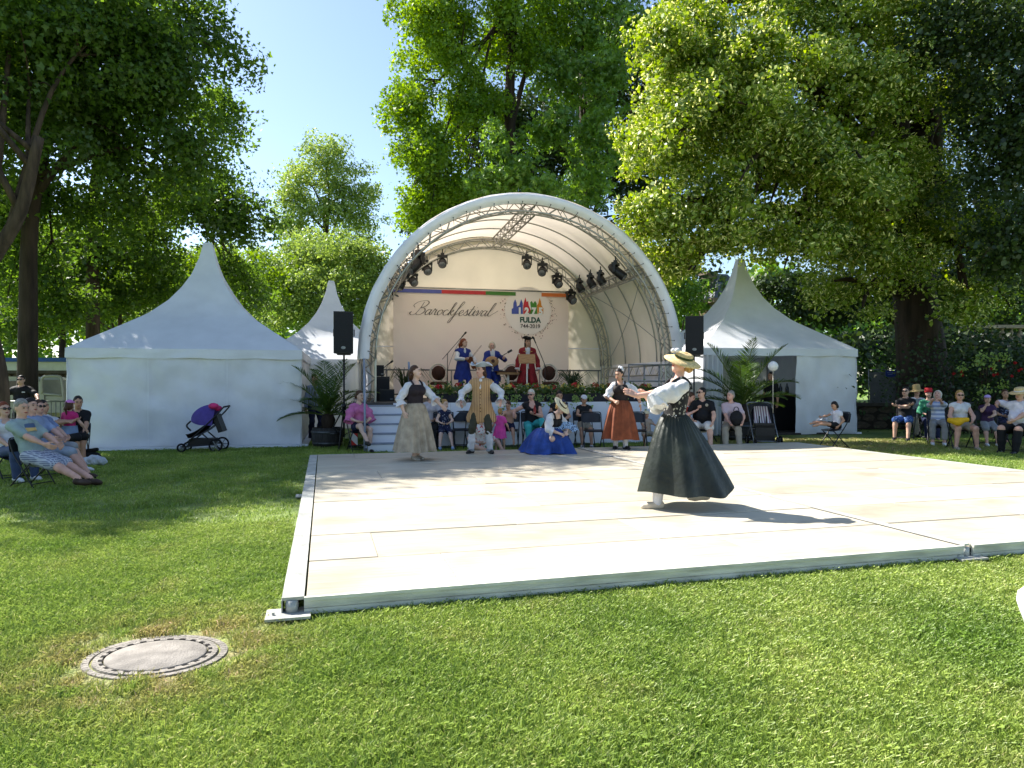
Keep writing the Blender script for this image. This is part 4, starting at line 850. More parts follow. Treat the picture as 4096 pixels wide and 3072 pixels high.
FR2 = [(R(-90), R(20), 1.55, 1.0), (R(-100), R(50), 1.5, 1.2), (R(-85), R(70), 1.75, .5), (R(95), R(28), 1.5, 1.1), (R(85), R(48), 1.5, 1.3), (R(20), R(80), 1.7, .4), (R(-20), R(70), 1.5, 1.2), (R(60), R(66), 1.8, .6), (R(-60), R(35), 1.3, 1.0), (R(50), R(30), 1.15, 1.1), (R(-130), R(55), 1.5, .9), (R(150), R(60), 1.6, .9), (R(0), R(50), 1.1, 1.5), (R(35), R(55), 1.2, 1.3), (R(-40), R(12), 1.1, .6), (R(110), R(12), 1.2, .7)]
palm('lush potted palm by the open tent on the right', G(2968, 18.0), .85, FR2, 5, s=1.12)

# ------------------------------------------------------------------ flower boxes along the stage edge
m_plant = M('planter_black', '#1d2130', 0.5, 0.2, 8); m_red = M('petal_red', (.55, .015, .02), 0.5, 0.25, 20, trans=.2); m_yel = M('petal_yellow', (.72, .58, .12), 0.5, 0.2, 20, trans=.2)
lf_box = leafmat('leaf_geranium', (.03, .07, .012), (.11, .20, .03), .3, 1.3)
def blossom_head(g, c, r_, n, size):
    d = unit(g.normal(size=(n, 3))); d[:,2] = np.abs(d[:,2]); C = np.array(c)+d*r_; return C, unit(d+g.normal(0, .3, (n, 3))), g.normal(size=(n, 3)), np.full(n, size)
for b in range(6):
    g = np.random.default_rng(60+b); xb = -2.05+b*.94
    if b == 5: xb = 2.62
    pos = ['leftmost, behind the woman in the tan skirt', 'second from the left, behind the striped waistcoat', 'third from the left, below the red-coated musician', 'fourth from the left', 'fifth from the left, before the spiky plant', 'rightmost, beside the brown-skirted dancer'][b]
    t = thing('flower_box', 'planter of red and yellow flowers, '+pos, 'flower box', St(xb, -.5, FL), TS, 'flower boxes along the stage edge')
    q = MB(); q.add([(-.42,-.10,0),(.42,-.10,0),(.42,.10,0),(-.42,.10,0),(-.45,-.13,.2),(.45,-.13,.2),(.45,.13,.2),(-.45,.13,.2)], [(3,2,1,0),(4,5,6,7),(0,1,5,4),(1,2,6,5),(2,3,7,6),(3,0,4,7)]); q.build('planter', m_plant, t)
    n = 520; C = np.stack([g.uniform(-.5, .5, n), g.normal(0, .12, n), .2+np.abs(g.normal(.05, .09, n))], 1); link('foliage', leaf_mesh('foliage', C, unit(g.normal(0, .5, (n, 3))+[0, -.3, .8]), g.normal(size=(n, 3)), g.uniform(.04, .09, n), g.uniform(0, .8, n), 'lime'), lf_box, t)['kind'] = 'stuff'
    m_ = 40; Cs = []; Ts = []     # spider plant and ivy hanging over the front
    for k in range(2):
        x0 = (-.3, .32)[k]; 
        for i in range(70):
            z = .18-abs(g.normal(0, .17)); Cs.append((x0+g.normal(0, .07), -.15-.02*g.uniform(), z)); Ts.append((g.normal(0, .5), -.2, -.8))
    Cs = np.array(Cs); Ts = np.array(Ts); n = len(Cs); link('ivy', leaf_mesh('ivy', Cs, unit(g.normal(0, .3, (n, 3))+[0, -.9, .3]), Ts, g.uniform(.03, .06, n), g.uniform(.3, .84, n), 'lime'), lf_ash, t)['kind'] = 'stuff'
    Cs, Ts = [], []
    for i in range(34): a = g.uniform(0, 2*PI); Cs.append((.02+g.normal(0, .02), -.1, .24)); Ts.append((math.cos(a), math.sin(a)*.6-.4, g.uniform(.1, 1.2)))
    q = MB()
    for c, T in zip(Cs, Ts):
        T = np.array(T); q.tube([c, tuple(np.array(c)+T*.12), tuple(np.array(c)+T*.22-np.array([0, 0, .05])), tuple(np.array(c)+T*.27-np.array([0, 0, .17]))], [.004, .006, .005, .001], 3, False)
    q.build('spider_plant', m_frond, t)['kind'] = 'stuff'
    for col, xs, nm in ((m_red, (-.22+.1*math.sin(b*2), .27), 'red_bloom'), (m_yel, (-.40, .04, .43), 'yellow_bloom')):
        for x in xs:
            C, N_, T, S = blossom_head(g, (x+g.uniform(-.05, .05), g.uniform(-.1, 0), .33+g.uniform(-.03, .04)), .085 if nm[0] == 'r' else .07, 46 if nm[0] == 'r' else 30, .05)
            o = link(nm, leaf_mesh(nm, C, N_, T, S, np.zeros(len(C)), 'lime'), col, t)

# ------------------------------------------------------------------ stage furniture
m_cream = M('cream_lacquer', (.68, .62, .52), 0.45, 0.08); m_brownf = M('brown_upholstery', '#43281e', 0.7, 0.2, 14, 0.3)
def oval_chair(label, px, Y, rz):
    t = thing('oval_back_chair', label, 'chair', G(px, Y, FL), rz, 'oval-backed chairs on the stage')
    o = MB(); o.grid(lambda u, v: ((.25+.03*math.cos(2*PI*v))*math.cos(2*PI*u), .23+.025*math.sin(2*PI*v), .76+(.27+.03*math.cos(2*PI*v))*math.sin(2*PI*u)), 28, 6, True); o.build('back_frame', m_cream, t, True)
    MB().lathe([(.001, -.02), (.205, -.018), (.205, .018), (.001, .02)], 24, (0, .23, .76), Matrix.Rotation(PI/2, 3, 'X'), 1, 1.08).build('back_pad', m_brownf, t, True)
    MB().lathe([(.001, .40), (.25, .40), (.26, .46), (.2, .5), (.001, .51)], 24).build('seat', m_brownf, t, True)
    for sx in (-1, 1):
        MB().tube([(sx*.2, -.18, .4), (sx*.21, -.2, 0)], [.025, .014], 8).build('leg', m_cream, t, True); MB().tube([(sx*.18, .2, .55), (sx*.19, .2, .4), (sx*.2, .26, 0)], [.022, .025, .014], 8).build('leg', m_cream, t, True)
oval_chair('cream oval-backed chair with brown pad left of the violinist', 1755, 20.4, R(8)); oval_chair('cream oval-backed chair with brown pad behind the small music table', 2052, 20.6, R(10)); oval_chair('cream oval-backed chair with brown pad right of the red-coated musician', 2203, 20.6, R(12))
m_wlt = M('light_wood', '#a87f56', 0.6, 0.2, 8, stretch=(1, 8, 8))
t = thing('music_stand', 'wooden music stand in front of the red-coated musician', 'music stand', G(2108, 18.6, FL-.06), R(10))
MB().tube([(0, 0, .03), (0, 0, 1.1)], .022, 8).build('pole', m_cream, t, True); m3 = Matrix.Rotation(R(-25), 3, 'X'); MB().box((0, .0, 1.17), (.46, .02, .28), m=m3).box((0, -.07, 1.05), (.46, .06, .02)).build('desk', m_wlt, t)
MB().box((0, 0, .02), (.4, .06, .04)).box((0, 0, .021), (.06, .4, .04)).build('foot', m_cream, t)
t = thing('side_table', 'small cream table with a carved top between the lutenist and the red coat', 'table', G(2032, 19.4, FL), R(10))
MB().box((0, 0, .78), (.72, .4, .03)).build('top', m_brownf, t); MB().box((0, 0, .73), (.6, .3, .07)).build('apron', m_wlt, t); MB().lathe([(.04, .02), (.03, .3), (.045, .5), (.03, .7)], 12).build('leg', m_cream, t, True); MB().box((0, 0, .02), (.4, .3, .03)).build('foot', m_cream, t)
def mic_stand(label, px, Y, zt, boom):
    t = thing('microphone_stand', label, 'microphone stand', G(px, Y, FL), 0)
    MB().tube([(0, 0, .2), (0, 0, zt)], .012, 6).build('pole', m_black, t, True)
    for i in range(3): a = 2*PI*i/3+.3; MB().tube([(0, 0, .24), (.28*math.cos(a), .28*math.sin(a), .01)], .009, 5).build('leg', m_black, t, True)
    e = Vector((boom[0], boom[1], zt+boom[2])); s = Vector((-boom[0]*.35, -boom[1]*.35, zt-boom[2]*.35)); MB().tube([s, e], .010, 6).build('boom', m_black, t, True)
    d = (e-s).normalized(); MB().tube([e-d*.02, e+d*.10, e+d*.12, e+d*.18], [.014, .018, .03, .022], 8).build('microphone', m_blackp, t, True)
    MB().tube(cr([e, (e+s)/2+Vector((.05, 0, -.12)), Vector((0, 0, zt*.6)), Vector((.01, -.02, .1))], 5), .005, 4).build('cable', m_blackp, t)
mic_stand('tall boom microphone stand reaching over the violinist', 1790, 19.6, 1.30, (.42, 0, .48)); mic_stand('short straight microphone stand by the left end of the stage', 1526, 18.3, .82, (.16, 0, .12)); mic_stand('boom microphone stand right of the red-coated musician', 2180, 19.0, .95, (-.26, 0, .62))
def black_box(name, label, px, Y, dz, d, cat):
    t = thing(name, label, cat, G(px, Y, FL+dz), R(10)); MB().box((0, 0, d[2]/2), d).build('case', m_blackp, t); MB().box((0, -d[1]/2-.006, d[2]/2), (d[0]*.86, .012, d[2]*.8)).build('grille', m_grille, t); MB().box((d[0]*.3, -d[1]/2-.014, d[2]*.2), (.06, .006, .02)).build('badge', m_steel, t)
black_box('amplifier_rack', 'black equipment rack at the left end of the stage', 1530, 17.6, 0, (.36, .4, .62), 'equipment'); black_box('amplifier_rack', 'small black amplifier stacked on the left equipment rack', 1520, 17.7, .63, (.2, .3, .28), 'equipment')
black_box('stage_monitor', 'low black stage monitor in front of the equipment rack', 1548, 17.1, 0, (.36, .34, .30), 'monitor'); black_box('stage_monitor', 'black stage monitor at the right end of the stage behind the dancers', 2600, 18.1, 0, (.6, .4, .36), 'monitor')
m_pot = M('pot_dark', '#2a2622', 0.7, 0.2)
def spiky(label, px, Y, h, n, seed, mat):
    g = np.random.default_rng(seed); t = thing('potted_grass', label, 'plant', G(px, Y, FL)); MB().lathe([(.10, 0), (.14, .22), (.12, .22), (.01, .2)], 14).build('pot', m_pot, t, True); q = MB()
    for i in range(n):
        a = g.uniform(0, 2*PI); s = g.uniform(.25, 1.0); L_ = h*g.uniform(.6, 1.1); d = np.array([math.cos(a), math.sin(a), 0])*s
        pts = [np.array([0, 0, .2]), np.array([0, 0, .2])+d*.3*L_+[0, 0, .55*L_], np.array([0, 0, .2])+d*.62*L_+[0, 0, .75*L_], np.array([0, 0, .2])+d*L_+[0, 0, (.75-.5*s)*L_]]
        q.tube(pts, [.008, .010, .007, .001], 3, False)
    q.build('blades', mat, t)['kind'] = 'stuff'
m_spk = M('blade_dark', (.03, .055, .015), 0.5, 0.3)
spiky('dark spiky potted plant at the right of the stage edge', 2292, 18.2, .75, 90, 5, m_spk); spiky('arching potted plant near the left end of the stage', 1618, 18.8, .85, 60, 6, m_spk)

# ------------------------------------------------------------------ strollers
m_purple = M('stroller_purple', '#4b3c85', 0.7, 0.15, 6, 0.3, 40); m_pinkc = M('stroller_pink', '#c22f6b', 0.6, 0.2); m_rub = M('rubber_tyre', '#141416', 0.8, 0.2)
def wheel(parent, c, r_, w, yaw=0.0, spokes=6):
    m3 = Matrix.Rotation(yaw, 3, 'Z') @ Matrix.Rotation(PI/2, 3, 'X')
    o = MB(); o.grid(lambda u, v: m3 @ Vector(((r_-w*.4+w*.4*math.cos(2*PI*v))*math.cos(2*PI*u), (r_-w*.4+w*.4*math.cos(2*PI*v))*math.sin(2*PI*u), w*.5*math.sin(2*PI*v)))+Vector(c), 20, 6, True); wo_ = o.build('wheel', m_rub, parent, True)
    q = MB(); q.lathe([(r_*.18, -w*.4), (r_*.18, w*.4)], 10, c, m3)
    for i in range(spokes): a = 2*PI*i/spokes; q.bar(c, Vector(c)+m3 @ Vector((r_*.8*math.cos(a), r_*.8*math.sin(a), 0)), w*.3, w*.3)
    q.build('rim', m_steel, wo_)
st = thing('stroller', 'purple-hooded stroller parked in front of the large left tent', 'stroller', G(815, 15.1), R(8))
for c, r_ in (((-.40, -.2, .1), .1), ((-.40, .2, .1), .1), ((.32, -.26, .15), .15), ((.32, .26, .15), .15)): wheel(st, c, r_, .05)
q = MB()
for y in (-.24, .24): q.tube([(-.40, y*.8, .12), (-.05, y, .42), (.38, y, .86), (.48, y, .98)], .016, 7).tube([(.32, y, .15), (.02, y, .42)], .016, 7).tube([(-.40, y*.8, .12), (.32, y, .17)], .014, 7)
q.tube([(.48, -.24, .98), (.54, 0, 1.0), (.48, .24, .98)], .02, 8); q.build('frame', m_black, st, True)
MB().grid(lambda u, v: (-.32+.62*u, (v-.5)*.42, .36+.42*u**1.6+.05*math.cos(PI*v*2)-.02), 10, 6).grid(lambda u, v: (-.32+.62*u, (v-.5)*.42, .30+.32*u**1.6), 10, 6).build('seat', m_blackp, st, True)
q = MB(); q.grid(lambda u, v: Vector((.24, 0, .60))+Vector((-.50*math.cos(R(100)*(1-u)-R(5))*math.sin(PI*v)**.4, (v-.5)*.50, .10+.34*math.sin(R(100)*(1-u)-R(5))*math.sin(PI*v)**.4-.12*(1-math.sin(PI*v)))), 14, 14); q.build('hood', m_purple, st, True)
MB().box((.33, 0, .62), (.10, .36, .40), m=Matrix.Rotation(R(-20), 3, 'Y')).build('bag', m_blackp, st); MB().box((.0, 0, .22), (.5, .36, .14)).build('basket', m_blackp, st)
MB().ell((.26, -.20, 1.0), (.11, .09, .07)).ell((.34, -.12, .95), (.08, .08, .06)).build('pink_cloth', m_pinkc, st, True); MB().tube(cr([(-.2, -.22, .47), (-.28, -.24, .58), (-.2, -.22, .68)], 4), .02, 6).build('bumper_bar', m_blackp, st, True)
m_str = bpy.data.materials.new('stroller_stripes'); m_str.use_nodes = True
_n = m_str.node_tree.nodes; _w = _n.new('ShaderNodeTexWave'); _w.inputs['Scale'].default_value = 5.5; _w.inputs['Distortion'].default_value = .0; _tc = _n.new('ShaderNodeTexCoord'); _r = _n.new('ShaderNodeValToRGB'); _r.color_ramp.interpolation = 'CONSTANT'
_r.color_ramp.elements[0].color = (*lin('#8d6f7a'), 1); _r.color_ramp.elements[1].position = .62; _r.color_ramp.elements[1].color = (*lin('#d9d4d2'), 1); _e = _r.color_ramp.elements.new(.3); _e.color = (*lin('#5d6272'), 1)
for a_, b_ in ((_tc.outputs['Object'], _w.inputs[0]), (_w.outputs[0], _r.inputs[0]), (_r.outputs[0], _n['Principled BSDF'].inputs['Base Color'])): m_str.node_tree.links.new(a_, b_)
st = thing('stroller', 'black stroller with a striped seat beside the open tent, balloon tied to it', 'stroller', G(3052, 16.4), R(-6))
for c, r_, y in (((-.26, -.35, .09), .09, 0), ((-.30, .3, .13), .13, 0), ((.26, -.3, .12), .12, 0), ((.38, -.1, .13), .13, 0)): wheel(st, c, r_, .05, PI/2+y, 7)
q = MB()
for x in (-.29, .29): q.tube([(x, -.32, .1), (x*.95, .0, .5), (x, .30, .92), (x, .38, 1.0)], .015, 7).tube([(x, .3, .12), (x*.95, 0, .5)], .015, 7).tube([(x*.8, -.34, .12), (x, .3, .14)], .013, 7)
q.tube([(-.29, .38, 1.0), (-.2, .42, 1.03), (.2, .42, 1.03), (.29, .38, 1.0)], .017, 7).tube([(-.24, -.34, .14), (.24, -.34, .14)], .015, 7).tube([(-.27, -.12, .42), (.27, -.12, .42)], .013, 7); q.build('frame', m_steel, st, True)
MB().grid(lambda u, v: ((u-.5)*(.40-.08*v), .02+.22*v+.04*math.cos(PI*(u-.5)), .52+.42*v), 10, 8).build('seat', m_str, st, True)
MB().grid(lambda u, v: ((u-.5)*.48, .06+.24*v+.06*math.cos(PI*(u-.5)), .50+.5*v), 10, 8).box((0, -.06, .50), (.44, .30, .10)).box((0, -.16, .38), (.44, .10, .26)).build('shell', m_blackp, st)
q = MB(); q.grid(lambda u, v: (.27*math.cos(PI*u), .20-.16*v, .78+(.27)*math.sin(PI*u)-.03*v), 16, 4); q.build('hood', m_blackp, st, True); MB().box((0, .05, .2), (.46, .44, .14)).build('basket', m_blackp, st)
for x in (-.07, .09): MB().box((x, .06, .62), (.03, .012, .18)).build('strap', m_blackp, st)
m_ball = M('balloon_white', (.80, .80, .82), 0.25, 0.03, 3, spec=.5, trans=.25)
bx, by, bz = P(3092, 1465, 16.3)
bl = thing('balloon', 'round white balloon on a white stick above the striped stroller', 'balloon', (bx, by, bz-1.05), 0)
MB().ell((0, 0, 1.05), (.118, .118, .122), 20, 14).build('balloon_skin', m_ball, bl, True); MB().lathe([(.02, .915), (.008, .93), (.004, .935)], 8).build('knot', m_ball, bl, True); MB().tube([(0, 0, -.05), (.0, 0, .92)], .007, 6).build('stick', m_cream, bl, True)

# ------------------------------------------------------------------ barrier, stone wall, cabin and van on the left
m_galv = M('barrier_galvanised', '#6b6d68', 0.45, 0.2, 9, metal=0.6)
bar = thing('crowd_barrier', 'galvanised crowd barrier with upright bars left of the large tent', 'barrier', G(120, 16.6), R(6))
MB().tube([(-1.3, 0, .16), (-1.3, 0, 1.0), (-1.24, 0, 1.06), (.80, 0, 1.06), (.86, 0, 1.0), (.86, 0, .16), (-1.3, 0, .16)], .02, 7).build('frame', m_galv, bar, True)
_bm = MB().tube([(0, 0, .17), (0, 0, 1.05)], .009, 6).mesh('bar', True)
for i in range(19): link('bar', _bm, m_galv, bar).location = (-1.2+i*.105, 0, 0)
for x in (-1.0, .6): MB().tube([(x, -.3, .01), (x, 0, .16), (x, .3, .01)], .018, 6).build('foot', m_galv, bar, True)
m_stone = M('rubble_stone', '#5d5346', 0.9, 0.35, 3, 0.8, 14, col2='#39332b'); m_mort = M('wall_mortar', '#332d26', 0.95, 0.2, 6); m_cop = M('wall_coping', '#4b463f', 0.9, 0.25, 5, 0.5)
wl = thing('stone_wall', 'old rubble stone wall with a coping behind the barrier on the left', 'wall', (-18.5, 27.0, 0), R(4))
MB().box((0, .2, .95), (17, .3, 1.9)).build('core', m_mort, wl); MB().box((0, .15, 1.95), (17.1, .52, .12)).build('coping', m_cop, wl)
g = random.Random(5); sm = []
for k in range(8):
    q = MB(); pts = [(math.cos(2*PI*i/7+g.uniform(-.25, .25))*.5, math.sin(2*PI*i/7+g.uniform(-.25, .25))*.5) for i in range(7)]
    q.add([(x, .06, z) for x, z in pts]+[(x*.85, -.03+g.uniform(-.01, .01), z*.85) for x, z in pts], [tuple(range(13, 6, -1))]+[(i, (i+1)%7, (i+1)%7+7, i+7) for i in range(7)]); sm.append(q.mesh('stone'))
z = .12
for r_ in range(6):
    x = -4.0+g.uniform(0, .3)
    while x < 7.6:
        w = g.uniform(.26, .5); o = link('stone', sm[g.randrange(8)], m_stone, wl); o.location = (x+w/2, .04, z+.14); o.scale = (w*1.12, 1, .33*g.uniform(.85, 1.1)); x += w+.015
    z += .30
m_wallw = M('cabin_white', (.50, .50, .49), 0.6, 0.08, 3); m_blue = M('cabin_blue', '#2c4f95', 0.6, 0.15); m_glass = M('dark_glass', '#20262c', 0.1, 0.2, spec=.6)
cb = thing('site_cabin', 'long white cabin with a blue roof edge beyond the stone wall', 'building', (-27, 39, 0), R(3))
MB().box((0, 0, 1.35), (18, 3, 2.7)).build('wall', m_wallw, cb); MB().box((0, 0, 2.8), (18.3, 3.3, .22)).build('roof_edge', m_blue, cb)
for x, w in ((4.2, .45), (6.3, 1.7), (1.0, 1.7), (-2.2, 1.7)):
    wd = MB().box((x, -1.52, 2.0), (w, .05, .55)).build('window', m_wallw if w > 1 else m_blue, cb); MB().box((x, -1.56, 2.0), (w-.12, .03, .43)).build('pane', m_glass, wd)
m_vanp = M('van_cream', (.30, .29, .25), 0.35, 0.08, 4, spec=.5)
vn = thing('van', 'cream van with dark windows parked behind the barrier, rear window flap up', 'van', (-17.3, 23.6, 0), R(0))
q = MB(); q.prism([(-1.9, .35), (1.75, .35), (1.82, .75), (1.78, 1.1), (1.62, 1.62), (1.45, 1.72), (-1.1, 1.74), (-1.5, 1.2), (-1.9, 1.05)], -.8, .8); q.build('body', m_vanp, vn)
for x0, x1 in ((-.95, .05), (.2, 1.2)): wd = MB().prism([(x0, 1.15), (x1, 1.15), (x1-.04, 1.58), (x0+.06, 1.58)], -.83, -.80).build('window', m_glass, vn)
for x in (-1.2, 1.2): wheel(vn, (x, -.72, .33), .33, .2)
q = MB(); q.tube(cr([(1.72, -.78, 1.15), (1.72, -.78, 1.66), (1.95, -.78, 1.74), (2.3, -.78, 1.72), (2.38, -.78, 1.5), (2.42, -.78, 1.1), (2.45, -.78, .75)], 4), .045, 6).tube([(1.75, -.78, 1.15), (2.42, -.78, 1.1)], .04, 6); q.build('open_door_frame', m_vanp, vn, True); MB().box((2.1, -.74, .8), (.6, .03, .55)).build('door_panel', m_vanp, vn)

# ------------------------------------------------------------------ right side: retaining wall, fence, balustrade, roses, tower
rw_ = thing('retaining_wall', 'low dark stone retaining wall behind the right-hand audience', 'wall', (16.5, 22.6, 0), R(3))
MB().box((0, .4, .38), (14, .5, .76)).build('core', m_mort, rw_); MB().box((0, .32, .81), (14.1, .7, .10)).build('coping', m_cop, rw_)
z = .02
for r_ in range(3):
    x = -6.8
    while x < 3.5:
        w = g.uniform(.4, .8); o = link('stone', sm[g.randrange(8)], m_stone, rw_); o.location = (x+w/2, .16, z+.12); o.scale = (w*1.1, 1, .28); x += w+.02
    z += .25
bank = MB().box((16.5, 25.6, .36), (14, 5.4, .72)).build('terrace_ground', M('terrace_soil', '#2e2a1f', 0.95, .3, 4)); tag(bank, 'raised earth terrace behind the low wall', 'terrace', kind='structure')
m_sheet = M('fence_sheet', '#6f706f', 0.6, 0.15, 2, 0.3, 8, trans=.1); m_sign = M('sign_blue', '#2a3f8f', 0.5, 0.1)
fx = (3475-2048)/F*24
fn = thing('construction_fence', 'grey sheeted construction fence with a blue sign beside the lime trunk', 'fence', (fx, 24, .72), R(4))
for i in range(2):
    x = i*1.06 if i == 0 else 1.06
    q = MB(); q.grid(lambda u, v: (x+.03+1.0*u, .02*math.sin(u*9+i), .08+1.1*v), 14, 8); q.build('sheet', m_sheet, fn, True)
    MB().tube([(x, 0, 0), (x, 0, 1.26), (x+1.05, 0, 1.26), (x+1.05, 0, 0)], .022, 7).build('frame', m_steel, fn, True)
sg = MB().box((.78, -.045, 1.12), (.38, .02, .22)).build('sign', m_sign, fn)
for i in range(2): MB().box((.74, -.058, 1.15-.06*i), (.22-.05*i, .004, .02)).build('sign_line', M('sign_pale', '#8fa0d0', .5), sg)
m_bal = M('balustrade_stone', '#a0917e', 0.85, 0.2, 5, 0.4)
bs = thing('stone_balustrade', 'pale stone balustrade on a terrace wall behind the roses', 'balustrade', (24.0, 32, 0), R(0))
MB().box((0, .3, 1.6), (10, .6, 3.2)).build('wall', M('terrace_wall', '#57504a', .9, .3, 2, .5), bs); MB().box((0, .25, 3.28), (10.1, .5, .16)).build('plinth', m_bal, bs); MB().box((0, .25, 4.16), (10.1, .45, .15)).build('top_rail', m_bal, bs)
_bal = MB().lathe([(.10, 0), (.10, .08), (.05, .14), (.13, .36), (.12, .46), (.055, .62), (.05, .66), (.10, .72)], 12).mesh('baluster', True)
for i in range(22): link('baluster', _bal, m_bal, bs).location = (-4.8+i*.42, .25, 3.36)
g = np.random.default_rng(77)
rs = thing('rose_bush', 'climbing rose bush with red blooms at the right edge', 'shrub', (14.2, 20.6, 0), 0)
n = 5200; C = np.stack([g.normal(0, 1.5, n), g.normal(0, .5, n), np.abs(g.normal(1.4, .8, n))], 1); link('foliage', leaf_mesh('foliage', C, unit(g.normal(0, .6, (n, 3))+[0, -.4, .6]), g.normal(size=(n, 3)), g.uniform(.06, .12, n), g.uniform(0, .5, n), 'lime'), lf_dark, rs)['kind'] = 'stuff'
for i in range(12):
    a = g.uniform(-1.6, 1.6); MB().tube(cr([(a*.4, 0, 0), (a*.8, -.2, 1.2), (a, -.5, 2.0), (a*1.2, -.7, 1.7)], 4), [.014]*12+[.006], 5).build('cane', m_bark, rs)
for px, py in [(3993,1442),(3907,1460),(3845,1485),(3850,1500),(3968,1474),(3990,1496),(4021,1440),(4075,1482),(4048,1505),(3975,1500),(3815,1495),(4060,1452),(4085,1478)]:
    w = P(px, py, 19.6); c = np.array(w)-np.array([14.2, 20.6, 0]); d = unit(g.normal(size=(26, 3))); r_ = .028
    link('bloom', leaf_mesh('bloom', c+d*r_, unit(d+g.normal(0, .2, (26, 3))), g.normal(size=(26, 3)), np.full(26, .04), np.zeros(26), 'lime'), m_red, rs)
n = 340; k = g.integers(0, 9, n); cen = np.array([P(a, b, 19.5) for a, b in [(3990,1425),(3915,1450),(3845,1475),(3930,1430),(4020,1438),(3970,1462),(3945,1560),(4010,1545),(3930,1585)]])-np.array([14.2, 20.6, 0])
link('pale_leaves', leaf_mesh('pale_leaves', cen[k]+g.normal(0, .09, (n, 3)), unit(g.normal(0, .6, (n, 3))+[-.3, -.3, .6]), g.normal(size=(n, 3)), g.uniform(.05, .09, n), g.uniform(.5, .84, n), 'lime'), lf_ash, rs)['kind'] = 'stuff'  # clusters of leaves in a brighter green than the dark foliage
m_tow = M('tower_sandstone', '#77695a', 0.9, 0.3, .8, .4, 4); m_slate = M('slate_roof', '#5b5d66', 0.6, 0.25, 2)
tw = thing('stone_tower', 'old sandstone building with a steep slate roof and chimney behind the right tent', 'building', ((2905-2048)/F*58, 60, 0), R(20))
MB().box((0, 0, 4.2), (3.6, 3.6, 8.4)).build('wall', m_tow, tw); MB().box((0, 0, 8.5), (4.1, 4.1, .35)).build('cornice', m_tow, tw); MB().box((0, 0, 7.3), (3.85, 3.85, .25)).build('cornice', m_tow, tw)
MB().add([(-2.0,-2.0,8.7),(2.0,-2.0,8.7),(2.0,2.0,8.7),(-2.0,2.0,8.7),(-.5,-.5,11),(.5,-.5,11),(.5,.5,11),(-.5,.5,11)], [(0,1,5,4),(1,2,6,5),(2,3,7,6),(3,0,4,7),(4,5,6,7)]).build('roof', m_slate, tw)
MB().box((-1.2, 0, 10.1), (.9, 1.2, 1.7)).box((-1.2, 0, 11.0), (1.15, 1.4, .25)).build('chimney', m_tow, tw.children[-1])
wd = MB().box((0, -1.83, 6.1), (1.0, .06, 1.5)).build('window', m_bal, tw); MB().box((0, -1.87, 6.1), (.8, .03, 1.3)).build('pane', m_glass, wd)
# bar counter with bottles inside the open tent
ct = thing('bar_counter', 'dark bar counter inside the open tent on the right', 'counter', G(3080, 21.3, .06), R(10))
MB().box((0, 0, .52), (2.6, .6, 1.04)).build('body', m_blackp, ct); MB().box((0, 0, 1.07), (2.7, .7, .05)).build('top', m_brownf, ct)
for i, px in enumerate((3122, 3148)):
    b = MB().lathe([(.05, 0), (.055, .02), (.055, .2), (.02, .28), (.02, .34)], 10).build('bottle', m_glass, None, True, G(px, 21.1, 1.16)); tag(b, ('dark bottle on the bar counter, the left of two', 'dark bottle on the bar counter, the right of two')[i], 'bottle')
# white plastic garden chair at the right edge of the lawn
m_wp = M('white_plastic', (.82, .82, .82), 0.35, 0.03, 4, spec=.5)
pc = thing('garden_chair', 'white plastic garden chair cut off by the right edge', 'chair', (2.525, 2.66, 0), R(-80))
MB().grid(lambda u, v: ((u-.5)*.46, -.22+.44*v, .42+.02*math.cos(PI*(u-.5)*2)-.03*v), 8, 8).grid(lambda u, v: ((u-.5)*.46, -.22+.44*(1-v), .40-.03*(1-v)), 8, 8).build('seat', m_wp, pc, True)
MB().grid(lambda u, v: ((u-.5)*(.46-.1*v*v), .24+.12*v, .40+.48*v), 8, 8).grid(lambda u, v: ((.5-u)*(.46-.1*v*v), .265+.12*v, .40+.48*v), 8, 8).build('backrest', m_wp, pc, True)
for sx in (-1, 1):
    MB().tube(cr([(sx*.25, .30, .62), (sx*.29, .05, .655), (sx*.29, -.2, .65), (sx*.28, -.30, .60), (sx*.27, -.27, .42)], 5), [.03]*15+[.05, .055, .05, .045, .04, .035], 10).build('arm', m_wp, pc, True)
    MB().tube([(sx*.24, -.24, .42), (sx*.29, -.30, 0)], [.035, .022], 8).build('leg', m_wp, pc, True); MB().tube([(sx*.24, .24, .42), (sx*.28, .32, 0)], [.035, .022], 8).build('leg', m_wp, pc, True)

